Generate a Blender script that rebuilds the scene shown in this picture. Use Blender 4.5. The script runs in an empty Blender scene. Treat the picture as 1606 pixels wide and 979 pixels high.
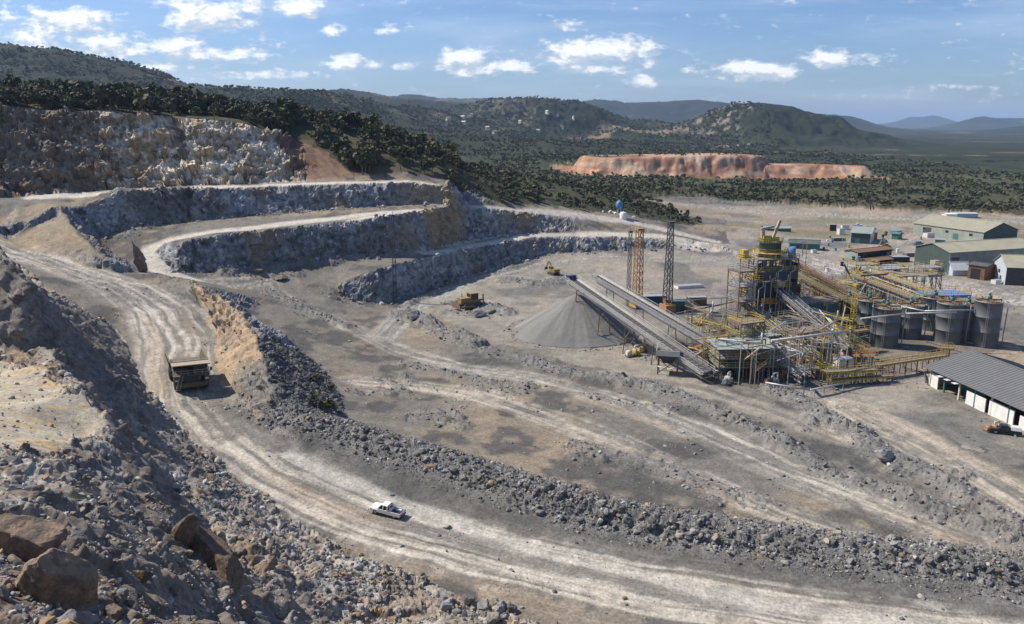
import bpy, bmesh, math, random
import numpy as np
from mathutils import Vector, Matrix, geometry

# ------------------------------------------------------------------ camera, sky, sun
SC = bpy.context.scene
COL = SC.collection
F, CX, CY = 1260.0, 803.0, 489.5          # focal length and centre in photo pixels
PITCH = math.radians(13.2)
CAMZ = 57.0
cam_d = bpy.data.cameras.new('camera')
cam = bpy.data.objects.new('camera', cam_d)
COL.objects.link(cam)
cam.location = (0, 0, CAMZ)
cam.rotation_euler = (math.pi / 2 - PITCH, 0, 0)
cam_d.sensor_fit = 'HORIZONTAL'
cam_d.angle = 2 * math.atan(803.0 / F)
cam_d.clip_start = 0.5
cam_d.clip_end = 80000
SC.camera = cam

SUN_EL = math.radians(46)
SUN_DIR = Vector((-0.95, 0.31, 0)).normalized()          # horizontal direction towards the sun
SUN_STRENGTH = 5.0
SKY_STRENGTH = 0.078
SC.view_settings.view_transform = 'Standard'
SC.view_settings.look = 'None'
SC.view_settings.gamma = 1.0
SC.view_settings.exposure = 0.40
SC.view_settings.use_curve_mapping = False

sun_d = bpy.data.lights.new('sun', 'SUN')
sun_d.energy = SUN_STRENGTH
sun_d.angle = math.radians(0.5)
sun_d.color = (1.0, 0.93, 0.82)
sun = bpy.data.objects.new('sun', sun_d)
COL.objects.link(sun)
S3 = Vector((SUN_DIR.x * math.cos(SUN_EL), SUN_DIR.y * math.cos(SUN_EL), math.sin(SUN_EL)))
sun.rotation_euler = S3.to_track_quat('Z', 'Y').to_euler()
sun.location = (-200, 60, 300)


class NT:
    """small helper for node trees"""
    def __init__(self, tree):
        self.t = tree
        tree.nodes.clear()

    def n(self, kind, **kw):
        nd = self.t.nodes.new(kind)
        for k, v in kw.items():
            setattr(nd, k, v)
        return nd

    def l(self, a, b):
        self.t.links.new(a, b)

    def put(self, sock, v):
        if isinstance(v, bpy.types.NodeSocket):
            self.l(v, sock)
        else:
            sock.default_value = v

    def m(self, op, a, b=0.0, c=0.0, clamp=False):
        nd = self.n('ShaderNodeMath', operation=op, use_clamp=clamp)
        self.put(nd.inputs[0], a)
        self.put(nd.inputs[1], b)
        if len(nd.inputs) > 2:
            self.put(nd.inputs[2], c)
        return nd.outputs[0]

    def ramp(self, v, lo, hi, a=0.0, b=1.0, smooth=True):
        nd = self.n('ShaderNodeMapRange', interpolation_type='SMOOTHSTEP' if smooth else 'LINEAR')
        self.put(nd.inputs['Value'], v)
        nd.inputs['From Min'].default_value = lo
        nd.inputs['From Max'].default_value = hi
        nd.inputs['To Min'].default_value = a
        nd.inputs['To Max'].default_value = b
        return nd.outputs['Result']

    def mix(self, f, a, b, mode='MIX'):
        nd = self.n('ShaderNodeMix', data_type='RGBA', blend_type=mode)
        self.put(nd.inputs[0], f)
        self.put(nd.inputs[6], a)
        self.put(nd.inputs[7], b)
        return nd.outputs[2]

    def noise(self, vec, scale, detail=4, rough=0.55, dist=0.0):
        nd = self.n('ShaderNodeTexNoise')
        if vec is not None:
            self.l(vec, nd.inputs['Vector'])
        nd.inputs['Scale'].default_value = scale
        nd.inputs['Detail'].default_value = detail
        nd.inputs['Roughness'].default_value = rough
        nd.inputs['Distortion'].default_value = dist
        return nd.outputs['Fac']


world = bpy.data.worlds.new('World')
SC.world = world
world.use_nodes = True


def build_world():
    w = NT(world.node_tree)
    out = w.n('ShaderNodeOutputWorld')
    bg = w.n('ShaderNodeBackground')
    bg.inputs['Strength'].default_value = SKY_STRENGTH
    sky = w.n('ShaderNodeTexSky', sky_type='NISHITA')
    sky.sun_disc = False
    sky.sun_elevation = SUN_EL
    sky.sun_rotation = math.atan2(SUN_DIR.x, SUN_DIR.y)
    sky.altitude = 0
    sky.air_density = 1.0
    sky.dust_density = 0.7
    sky.ozone_density = 5.0
    blue = w.mix(1.0, sky.outputs[0], (0.88, 1.0, 1.24, 1), 'MULTIPLY')
    tc = w.n('ShaderNodeTexCoord')
    sep = w.n('ShaderNodeSeparateXYZ')
    w.l(tc.outputs['Generated'], sep.inputs[0])
    x, y, z = sep.outputs
    yy = w.m('MAXIMUM', y, 0.05)
    az = w.m('DIVIDE', x, yy)           # bearing (tangent) and height of a sky direction
    el = w.m('DIVIDE', z, yy)
    comb = w.n('ShaderNodeCombineXYZ')
    w.l(az, comb.inputs[0])
    w.l(w.m('MULTIPLY', el, 2.1), comb.inputs[1])
    comb2 = w.n('ShaderNodeCombineXYZ')
    w.l(w.m('ADD', az, -0.006), comb2.inputs[0])
    w.l(w.m('MULTIPLY', w.m('ADD', el, 0.010), 2.1), comb2.inputs[1])

    # cumulus banks: bearing, height, half width, half height, weight
    banks = []
    for (px, py, rx, ry, s) in [
        (105, 34, 55, 18, .95), (40, 58, 50, 14, .6), (160, 66, 60, 14, .85), (230, 75, 80, 13, .8), (330, 86, 75, 11, .85),
        (60, 78, 70, 9, .75), (330, 26, 52, 22, .95), (345, 46, 30, 8, .6), (397, 16, 20, 13, .8), (470, 14, 32, 14, .8), (520, 48, 16, 9, .7),
        (558, 103, 50, 7, .65), (545, 92, 22, 7, .55), (608, 46, 24, 9, .45), (636, 104, 26, 6, .55), (730, 92, 28, 15, .9), (800, 104, 42, 10, .75),
        (745, 110, 50, 9, .7), (938, 82, 66, 15, 1.1), (950, 108, 60, 8, .6), (895, 42, 17, 12, .55), (1015, 126, 22, 9, .7),
        (1012, 104, 20, 6, .45), (1182, 108, 62, 12, .9), (1292, 92, 34, 11, .75), (1368, 98, 22, 8, .5), (1490, 135, 60, 4, .4), (1222, 118, 30, 7, .6),
        (15, 28, 24, 12, .55), (-120, 60, 90, 20, .7), (1720, 100, 80, 14, .7), (420, 118, 100, 7, .6), (250, 105, 70, 7, .6)]:
        d = math.cos(PITCH) - (489.5 - py) / F * -math.sin(PITCH)
        dy = math.cos(PITCH) + (489.5 - py) / F * math.sin(PITCH)
        dz = -math.sin(PITCH) + (489.5 - py) / F * math.cos(PITCH)
        dx = (px - CX) / F
        banks.append((dx / dy, dz / dy, rx / F, ry / F, s))

    def density(vec, azs, els):
        tot = None
        for (a, e, ra, re, s) in banks:
            da = w.m('DIVIDE', w.m('SUBTRACT', azs, a), ra * 1.22)
            de = w.m('DIVIDE', w.m('SUBTRACT', els, e), re * 1.15)
            r2 = w.m('ADD', w.m('MULTIPLY', da, da), w.m('MULTIPLY', de, de))
            g = w.m('MULTIPLY', w.m('POWER', 2.718, w.m('MULTIPLY', r2, -0.9)), s)
            tot = g if tot is None else w.m('MAXIMUM', tot, g)
        n1 = w.noise(vec, 22, 7, 0.62, 0.3)
        n2 = w.noise(vec, 70, 5, 0.6)
        nn = w.m('ADD', w.m('MULTIPLY', w.m('SUBTRACT', n1, 0.5), 1.9), w.m('MULTIPLY', w.m('SUBTRACT', n2, 0.5), 1.1))
        return w.m('ADD', tot, nn)

    d0 = density(comb.outputs[0], az, el)
    d1 = density(comb2.outputs[0], w.m('ADD', az, -0.006), w.m('ADD', el, 0.010))
    mask = w.ramp(d0, 0.18, 0.80)
    lit = w.ramp(w.m('SUBTRACT', d0, d1), -0.30, 0.34)
    # thin high veil
    mp = w.n('ShaderNodeMapping')
    mp.inputs['Scale'].default_value = (1.0, 3.4, 1)
    mp.inputs['Rotation'].default_value = (0, 0, 0.12)
    w.l(comb.outputs[0], mp.inputs['Vector'])
    v1 = w.noise(mp.outputs[0], 2.6, 6, 0.55, 0.4)
    veil = w.m('MULTIPLY', w.ramp(v1, 0.40, 0.80), 0.50)
    v2 = w.noise(mp.outputs[0], 14, 5, 0.6, 0.5)
    veil = w.m('ADD', veil, w.m('MULTIPLY', w.ramp(v2, 0.55, 0.85), 0.22))
    up = w.ramp(el, 0.0, 0.02)
    k = 1.0 / SKY_STRENGTH
    c_hi = (0.93 * k, 0.93 * k, 0.92 * k, 1)
    c_lo = (0.50 * k, 0.55 * k, 0.62 * k, 1)
    c_veil = (0.58 * k, 0.67 * k, 0.80 * k, 1)
    ccol = w.mix(lit, c_lo, c_hi)
    c = w.mix(w.m('MULTIPLY', veil, up), blue, c_veil)
    c = w.mix(w.m('MULTIPLY', w.m('MULTIPLY', mask, 0.90), up), c, ccol)
    w.l(c, bg.inputs['Color'])
    w.l(bg.outputs[0], out.inputs['Surface'])


build_world()


# ------------------------------------------------------------------ photo pixel -> point in the place
def ray(px, py):
    a, b = (px - CX) / F, (CY - py) / F
    return (a, math.cos(PITCH) + b * math.sin(PITCH), -math.sin(PITCH) + b * math.cos(PITCH))


def U(px, py, z=0.0):
    d = ray(px, py)
    t = (z - CAMZ) / d[2]
    return (d[0] * t, d[1] * t, z)


def UD(px, py, Y):
    d = ray(px, py)
    t = Y / d[1]
    return (d[0] * t, Y, CAMZ + d[2] * t)


# ------------------------------------------------------------------ numpy noise
def _hash(ix, iy, iz, seed):
    h = (ix.astype(np.uint32) * np.uint32(374761393) + iy.astype(np.uint32) * np.uint32(668265263)
         + iz.astype(np.uint32) * np.uint32(2147483647) + np.uint32(seed * 144665 + 1013))
    h = (h ^ (h >> np.uint32(13))) * np.uint32(1274126177)
    h = (h ^ (h >> np.uint32(16))) * np.uint32(2246822519)
    return h ^ (h >> np.uint32(15))


def vnoise(x, y, z, seed=0):
    """value noise, -1..1"""
    x = np.asarray(x, np.float32); y = np.asarray(y, np.float32); z = np.asarray(z, np.float32)
    fx, fy, fz = np.floor(x), np.floor(y), np.floor(z)
    ix, iy, iz = fx.astype(np.int64), fy.astype(np.int64), fz.astype(np.int64)
    tx, ty, tz = x - fx, y - fy, z - fz
    tx = tx * tx * tx * (tx * (tx * 6 - 15) + 10)
    ty = ty * ty * ty * (ty * (ty * 6 - 15) + 10)
    tz = tz * tz * tz * (tz * (tz * 6 - 15) + 10)

    def c(a, b, d):
        return _hash(ix + a, iy + b, iz + d, seed).astype(np.float32) * np.float32(2.0 / 4294967295.0) - np.float32(1)
    x00 = c(0, 0, 0) * (1 - tx) + c(1, 0, 0) * tx
    x10 = c(0, 1, 0) * (1 - tx) + c(1, 1, 0) * tx
    x01 = c(0, 0, 1) * (1 - tx) + c(1, 0, 1) * tx
    x11 = c(0, 1, 1) * (1 - tx) + c(1, 1, 1) * tx
    return (x00 * (1 - ty) + x10 * ty) * (1 - tz) + (x01 * (1 - ty) + x11 * ty) * tz


def fbm(x, y, z, octs=4, seed=0, gain=0.5):
    s = 0.0; a = 1.0; tot = 0.0; f = 1.0
    for o in range(octs):
        s = s + a * vnoise(x * f + 17.3 * o, y * f - 9.1 * o, z * f + 3.7 * o, seed + o)
        tot += a; a *= gain; f *= 2.03
    return s / tot


def worley(x, y, z, seed=0):
    """distance to nearest and second nearest point, and the nearest cell's random value"""
    fx, fy, fz = np.floor(x), np.floor(y), np.floor(z)
    ix, iy, iz = fx.astype(np.int64), fy.astype(np.int64), fz.astype(np.int64)
    rx, ry, rz = (x - fx).astype(np.float32), (y - fy).astype(np.float32), (z - fz).astype(np.float32)
    d1 = np.full(x.shape, 9.0, np.float32); d2 = d1.copy(); v = np.zeros(x.shape, np.float32)
    k = np.float32(1 / 1023.0)
    for a in (-1, 0, 1):
        for b in (-1, 0, 1):
            for c in (-1, 0, 1):
                h = _hash(ix + a, iy + b, iz + c, seed)
                dx = a + (h & np.uint32(1023)).astype(np.float32) * k - rx
                dy = b + ((h >> np.uint32(10)) & np.uint32(1023)).astype(np.float32) * k - ry
                dz = c + ((h >> np.uint32(20)) & np.uint32(1023)).astype(np.float32) * k - rz
                d = dx * dx + dy * dy + dz * dz
                n = d < d1
                d2 = np.where(n, d1, np.minimum(d2, d))
                v = np.where(n, ((h >> np.uint32(5)) & np.uint32(1023)).astype(np.float32) * k, v)
                d1 = np.where(n, d, d1)
    return np.sqrt(d1), np.sqrt(d2), v


def facets(x, y, z, seed=0):
    """broken rock: every cell is a block with its own height and its own tilted flat face"""
    fx, fy, fz = np.floor(x), np.floor(y), np.floor(z)
    ix, iy, iz = fx.astype(np.int64), fy.astype(np.int64), fz.astype(np.int64)
    rx, ry, rz = (x - fx).astype(np.float32), (y - fy).astype(np.float32), (z - fz).astype(np.float32)
    d1 = np.full(x.shape, 9.0, np.float32); v = np.zeros(x.shape, np.float32)
    k = np.float32(1 / 1023.0)
    for a in (-1, 0, 1):
        for b in (-1, 0, 1):
            for c in (-1, 0, 1):
                h = _hash(ix + a, iy + b, iz + c, seed)
                dx = rx - a - (h & np.uint32(1023)).astype(np.float32) * k
                dy = ry - b - ((h >> np.uint32(10)) & np.uint32(1023)).astype(np.float32) * k
                dz = rz - c - ((h >> np.uint32(20)) & np.uint32(1023)).astype(np.float32) * k
                d = dx * dx + dy * dy + dz * dz
                g = h * np.uint32(2654435761)
                t = (((g >> np.uint32(3)) & np.uint32(1023)).astype(np.float32) * k - .5) * dx + (((g >> np.uint32(12)) & np.uint32(1023)).astype(np.float32) * k - .5) * dy \
                    + (((g >> np.uint32(21)) & np.uint32(1023)).astype(np.float32) * k - .5) * dz
                w_ = ((h >> np.uint32(5)) & np.uint32(1023)).astype(np.float32) * k - .5 + 1.9 * t
                n = d < d1
                v = np.where(n, w_, v); d1 = np.where(n, d, d1)
    return v


def sstep(v, lo, hi):
    t = np.clip((v - lo) / (hi - lo), 0, 1)
    return t * t * (3 - 2 * t)


def poly_dist(x, y, pts, reach=1e9):
    """distance to a polyline, length along it, signed side"""
    d = np.full(x.shape, 1e9, np.float32); s = np.zeros(x.shape, np.float32); sd = np.zeros(x.shape, np.float32)
    acc = 0.0
    for (a, b) in zip(pts[:-1], pts[1:]):
        ax, ay, bx, by = a[0], a[1], b[0], b[1]
        L = math.hypot(bx - ax, by - ay)
        if L < 1e-6:
            continue
        m = np.nonzero((x > min(ax, bx) - reach) & (x < max(ax, bx) + reach) & (y > min(ay, by) - reach) & (y < max(ay, by) + reach))
        if m[0].size:
            xx, yy = x[m] - ax, y[m] - ay
            t = np.clip((xx * (bx - ax) + yy * (by - ay)) / (L * L), 0, 1)
            ex, ey = xx - t * (bx - ax), yy - t * (by - ay)
            dd = np.sqrt(ex * ex + ey * ey)
            side = np.sign((bx - ax) * ey - (by - ay) * ex)
            k = dd < d[m]
            idx = tuple(mm[k] for mm in m)
            d[idx] = dd[k]; s[idx] = acc + t[k] * L; sd[idx] = side[k] * dd[k]
        acc += L
    return d, s, sd


def poly_z(s, pts):
    acc = [0.0]
    for a, b in zip(pts[:-1], pts[1:]):
        acc.append(acc[-1] + math.hypot(b[0] - a[0], b[1] - a[1]))
    return np.interp(s, acc, [p[2] for p in pts])

# ------------------------------------------------------------------ the lie of the land
PTS = []


def line(pts, step=3.0):
    """breakline through world points, thickened to a point every few metres"""
    for a, b in zip(pts[:-1], pts[1:]):
        L = math.dist(a[:2], b[:2])
        n = max(1, int(L / step))
        for i in range(n):
            t = i / n
            PTS.append(tuple(a[j] + (b[j] - a[j]) * t for j in range(3)))
    PTS.append(tuple(pts[-1]))
    return pts


def PL(pix):
    return [U(*p) for p in pix]


def crest_of(toe, pix, off):
    xs = [p[0] for p in sorted(toe)]
    ys = [U(*p)[1] for p in sorted(toe)]
    return [UD(px, py, float(np.interp(px, xs, ys)) + off) for px, py in pix]


CLIFF_TOE = []
# foreground hillside
for row in [
    [(-420, 979, 43), (-200, 979, 42), (0, 979, 41), (150, 979, 37), (300, 979, 22), (420, 979, 12), (520, 979, 6), (640, 979, 2.5), (760, 979, 1), (900, 979, -.6), (1200, 979, -1.3), (1606, 979, -2), (1900, 979, -2.4)],
    [(-420, 900, 39), (0, 900, 38), (80, 900, 37), (200, 900, 30), (300, 900, 20), (400, 900, 11), (480, 900, 5), (560, 900, 2), (640, 905, 0.3)],
    [(-420, 830, 36), (0, 830, 35), (100, 830, 31), (200, 830, 24), (260, 835, 18), (300, 825, 13), (368, 830, 5.5), (430, 830, 2.2)],
    [(-420, 760, 33), (0, 760, 31), (100, 760, 27), (170, 745, 22)],
    [(-420, 690, 29), (0, 690, 27), (80, 690, 25.5), (140, 690, 22)],
    [(-420, 640, 26), (0, 640, 25), (70, 630, 24), (110, 620, 23)],
    [(-420, 585, 25), (0, 585, 24), (60, 575, 23.5)],
    # cliff edge above the shaded face, then its toe
    [(75, 545, 25.5), (128, 600, 24.8), (163, 658, 23.4), (186, 708, 22.2), (228, 763, 20.2), (248, 801, 18.6), (294, 822, 16)],
    # shaded rock knob at the left
    [(-420, 330, 42), (-150, 340, 41), (0, 386, 38.5), (25, 410, 36.5), (45, 435, 34.5), (60, 465, 31.5), (78, 500, 27.5), (100, 530, 23.5)],
    [(-420, 500, 28), (-150, 520, 27), (0, 545, 25), (30, 547, 25), (60, 555, 24)],
    # left edge of the haul road
    [(-420, 420, 28), (-150, 412, 24), (0, 402, 21), (30, 415, 20.5), (75, 450, 17.2), (120, 480, 14), (170, 510, 11.3), (190, 528, 10.3), (207, 565, 9), (222, 612, 7.5), (258, 652, 6),
     (300, 687, 4.5), (370, 752, 2.5), (450, 814, 1), (540, 864, 0.3), (640, 907, 0), (760, 948, -.4), (860, 979, -.6)],
]:
    line(PL(row))
for (px, py, z), dz in zip([(75, 545, 25.5), (128, 600, 24.8), (163, 658, 23.4), (186, 708, 22.2), (228, 763, 20.2), (248, 801, 18.6), (294, 822, 16)], [12, 14.4, 15.4, 15.4, 14.6, 13, 10]):
    q = U(px, py, z)
    CLIFF_TOE.append((q[0] + .74 * .56 * dz, q[1] + .67 * .56 * dz, z - dz))
line(CLIFF_TOE)
# haul road right edge, berm
ROAD_R = line(PL([(-420, 350, 29), (-150, 355, 25), (0, 372, 22), (60, 395, 20), (130, 418, 17), (200, 432, 14.5), (270, 446, 13.5), (320, 475, 11.5), (335, 520, 9.5), (338, 570, 8), (350, 612, 6.5), (400, 657, 5), (430, 692, 4),
                  (560, 737, 1.7), (700, 777, .5), (850, 806, 0), (1000, 836, -.3), (1200, 874, -.7), (1400, 903, -1), (1606, 926, -1.5), (1900, 950, -2)]))
BERM = line(PL([(240, 430, 14.6), (290, 438, 14.6), (340, 460, 14.7), (375, 490, 14.0), (400, 528, 12.7), (415, 570, 11), (430, 610, 9), (470, 642, 7), (560, 672, 5), (640, 695, 4.3), (700, 712, 3.8), (780, 740, 2.9), (850, 762, 2.4),
                (950, 790, 2.1), (1050, 808, 1.8), (1200, 833, 1.3), (1400, 857, 1.0), (1606, 882, .6), (1900, 905, .2)]))
line(PL([(379, 502, 6), (446, 529, 4), (487, 562, 3), (522, 603, 2.5), (542, 655, 2.2), (580, 664, 2), (640, 684, 1.8), (700, 699, 1.5), (780, 724, 1), (850, 747, .8), (950, 774, .5),
         (1050, 793, .3), (1200, 817, -.1), (1400, 840, -.5), (1606, 864, -1), (1900, 888, -1.5)]))
# rim left of the pit and hollow behind it
for row in [
    [(-420, 345, 33), (0, 345, 27.5), (60, 352, 25.5)],
    [(92, 322, 31), (100, 333, 29), (112, 352, 26.3), (140, 382, 22.3), (165, 407, 18.8), (180, 426, 16)],
    [(150, 374, 19.5), (165, 392, 16.5), (200, 412, 14), (215, 425, 13.6)],
    # lower ramp from road B, bench at the toe of face C
    [(330, 365, 21.8), (270, 377, 19.6), (240, 390, 17.4), (242, 408, 15), (262, 428, 12.6)],
    [(262, 380, 19.7), (252, 397, 16.7), (262, 412, 14.4), (280, 428, 12.1)],
    [(300, 440, 11.9), (350, 440, 10), (440, 440, 8.2), (450, 460, 6), (480, 475, 4), (520, 490, 2), (560, 505, 1), (620, 530, .5)],
    [(380, 450, 8), (420, 470, 5.5)], [(500, 428, 8.6), (560, 417, 10.6)],
    [(640, 480, 0), (700, 465, 0), (760, 445, .5), (850, 420, 1.5), (900, 410, 2), (960, 415, 2)],
]:
    line(PL(row))
# face B
TOE_B = [(150, 372, 20), (190, 358, 21.5), (260, 350, 22.5), (330, 344, 23.5), (400, 337, 24.2), (480, 332, 25), (560, 326, 26), (640, 321, 26.5), (690, 316, 27)]
CRB = [(120, 326), (190, 303), (260, 299), (330, 297), (400, 294), (480, 290), (560, 288), (640, 286), (692, 292)]
line(PL(TOE_B))
line(crest_of(TOE_B, CRB, 4.6))
TOE_A = [(-420, 316), (-150, 313), (0, 309), (100, 302), (190, 296), (260, 292), (330, 289.5), (400, 287), (450, 286), (480, 285), (560, 283), (640, 281), (700, 285)]
ya = lambda px: float(np.interp(px, [-420, -150, 0, 100, 190, 260, 330, 400, 480, 560, 640, 700], [270, 275, 282, 290, 300, 303, 306, 311, 316, 320, 326, 331]))
TA = line([UD(px, py, ya(px)) for px, py in TOE_A])
line([UD(px, py, ya(px) - 10) for px, py in [(-420, 335), (-150, 328), (0, 320), (80, 313), (120, 312)]])
# upper wall, crest and the first ledge
line([UD(px, py, ya(px) + o) for px, py, o in [(-420, 128, 22), (-150, 148, 20), (0, 166, 24), (60, 173, 23), (120, 177, 21), (150, 174, 20), (200, 179, 20), (260, 183, 20), (300, 187, 20), (350, 191, 20), (400, 197, 20), (425, 215, 19), (445, 240, 15), (465, 265, 9)]])
for row in [[(-420, 132, 376), (0, 150, 380), (150, 157, 372), (300, 170, 372), (400, 179, 372), (470, 188, 374), (540, 197, 374), (600, 213, 372), (650, 233, 370), (690, 252, 370), (740, 275, 375), (800, 298, 385)],
            [(-420, 145, 500), (0, 163, 500), (150, 168, 500), (300, 180, 500), (400, 190, 490), (540, 212, 490), (650, 240, 480), (760, 266, 480), (850, 284, 480)],
            [(470, 225, 350), (540, 228, 350), (600, 240, 350), (650, 255, 348), (690, 268, 346)],
            [(500, 262, 329), (560, 262, 332), (640, 265, 337), (710, 277, 340)],
            [(850, 308, 430), (900, 319, 410), (950, 329, 404), (1000, 339, 406), (1050, 349, 409), (1100, 350, 440)],
            [(1000, 311, 560), (900, 297, 560), (800, 287, 530)]]:
    line([UD(*p) for p in row], 5)
# road B, face C
line([UD(px, py, Y) for px, py, Y in [(730, 317, 334), (790, 322, 354), (850, 327.5, 366), (900, 333, 375), (950, 340, 385), (1000, 347, 389), (1060, 362, 387), (1120, 377, 381)]])
line([UD(px, py, Y) for px, py, Y in [(850, 336, 358), (900, 340, 368), (950, 346, 378), (1000, 353, 382), (1060, 368, 379), (1120, 381, 373)]])
TOE_C = [(280, 430, 11.5), (300, 428, 11.5), (350, 425, 11.5), (420, 415, 11.5), (500, 408, 11.8), (600, 402, 12), (650, 393, 12), (700, 382, 11.4), (740, 376, 11.2), (800, 366, 11.4), (836, 361, 11.8)]
CRC = [(275, 388), (300, 374), (350, 367), (430, 359), (520, 350), (600, 340), (680, 328), (720, 325), (760, 329), (800, 332), (836, 336)]
line(PL(TOE_C))
line(crest_of(TOE_C, CRC, 4.2))
# road C and face D
TOE_D = [(522, 461, 4.6), (535, 466, 3.4), (560, 472, 2), (600, 475, 1), (625, 470, .4), (680, 452, .3), (740, 430, 1), (800, 415, 1.5), (840, 402, 3), (870, 398, 3), (950, 395, 2.6), (1040, 392, 2), (1120, 393, 1.2)]
CRD = [(528, 450), (545, 441), (580, 424), (640, 411), (700, 399), (760, 386), (800, 379), (840, 373), (900, 371.5), (950, 371), (1000, 372), (1040, 374), (1120, 385)]
line(PL(TOE_D))
line(crest_of(TOE_D, CRD[:8], 4.2)[:-1] + crest_of(TOE_D, CRD[7:], 7.0))
line([UD(px, py, Y) for px, py, Y in [(850, 364, 348), (900, 364, 356), (950, 364, 363), (1000, 365.5, 368), (1040, 368, 369), (1120, 381, 364)]])
# floor, plant yard, plain
for (px, py, z) in [(700, 500, 0), (800, 520, 0), (900, 540, 0), (1000, 560, 0), (1200, 590, 0), (1400, 620, 0), (1606, 700, 0), (1400, 720, 0), (1600, 800, -.6), (1900, 800, -.8), (1200, 700, 0), (1000, 680, .3), (800, 640, .5),
                    (700, 620, .5), (600, 580, .7), (560, 600, 1.2), (600, 640, 1.5), (700, 560, .3), (800, 580, 0), (900, 600, 0), (900, 700, .3), (1200, 760, 0), (1400, 790, -.3), (1100, 420, 1), (1200, 450, 0), (1300, 430, 0),
                    (1400, 450, 0), (1600, 480, 0), (1600, 420, 0), (1300, 370, 0), (1150, 352, 1.5), (1300, 340, 0), (1600, 350, 0), (1900, 420, 0), (1900, 500, 0), (1900, 700, -1), (1200, 335, .5), (1450, 345, 0), (1100, 330, 2), (1600, 340, 0), (1900, 345, 0)]:
    PTS.append(U(px, py, z))
# under and beside the viewpoint
PTS += [(-60, 0, 54), (-30, 0, 54), (0, 0, 53), (0, 8, 50), (30, 0, 52), (80, 0, 45), (-120, 0, 55), (20, 40, 22), (60, 40, 20), (0, 45, 19), (-10, 30, 31), (60, 70, 1), (120, 60, 4), (200, 60, 6), (200, 0, 40), (650, 0, 10), (300, 150, 0), (-200, 60, 52), (-650, 0, 60), (-300, 150, 46),
        (-650, 270, 60), (-400, 280, 45), (-650, 400, 80), (-650, 520, 80), (0, 66, 3), (20, 66, 2), (-12, 62, 8)]

# ------------------------------------------------------------------ far hills (ridge lines)
HILLS = []


def hill(pix, width, rough=0.10, back=1.0):
    HILLS.append(([UD(px, py, Y) for px, py, Y in pix], width, rough))


hill([(-700, 60, 1500), (-450, 62, 1600), (-300, 80, 1700), (-120, 76, 1750), (0, 73, 1800), (60, 77, 1800), (120, 88, 1800), (180, 104, 1800), (240, 123, 1800), (300, 138, 1820), (380, 150, 1900), (450, 158, 2050), (520, 168, 2200), (600, 176, 2500)], 620)
hill([(330, 160, 3300), (450, 152, 3500), (500, 147, 3500), (540, 141, 3500), (565, 144, 3500), (600, 150, 3500), (680, 160, 3500), (760, 172, 3500)], 800)
hill([(540, 158, 5600), (620, 151, 5800), (655, 149, 5800), (700, 155, 5800), (770, 154, 5900), (840, 166, 6000)], 1100)
hill([(690, 184, 2400), (720, 170, 2400), (760, 160, 2450), (800, 156, 2500), (840, 155, 2500), (880, 160, 2500), (930, 172, 2550), (985, 190, 2600)], 330)
hill([(880, 168, 6200), (910, 160, 6200), (940, 157, 6200), (980, 161, 6200), (1040, 159, 6200), (1090, 156, 6200), (1130, 161, 6200), (1200, 174, 6200)], 900)
hill([(1070, 199, 2250), (1088, 190, 2200), (1110, 178, 2200), (1150, 164, 2200), (1190, 160, 2200), (1230, 165, 2200), (1265, 180, 2230), (1300, 196, 2300)], 190)
hill([(1290, 197, 15000), (1340, 192, 15000), (1380, 193, 15000), (1415, 188, 15000), (1432, 181, 15000), (1450, 184, 15000), (1462, 179, 15000), (1490, 191, 15000), (1530, 188, 15000), (1560, 184, 15000), (1700, 190, 15000), (1850, 180, 15000)], 1100)
hill([(1470, 201, 9000), (1510, 190, 9000), (1540, 181, 9000), (1560, 184, 9000), (1606, 184, 9000), (1680, 184, 9000), (1800, 186, 9000)], 650)
hill([(1560, 205, 5000), (1640, 196, 5000), (1750, 188, 5000)], 700)
hill([(560, 215, 1300), (640, 226, 1250), (700, 238, 1150), (740, 248, 1050)], 260)
MESA = [UD(px, py, Y) for px, py, Y in [(962, 243, 895), (985, 242, 890), (1050, 241, 885), (1135, 240.5, 885)]]
MESA3 = [UD(px, py, Y) for px, py, Y in [(925, 257, 900), (948, 251, 893)]]
MESA2 = [UD(px, py, Y) for px, py, Y in [(1120, 250, 885), (1180, 255, 878), (1260, 256, 874), (1322, 258, 872)]]


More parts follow.
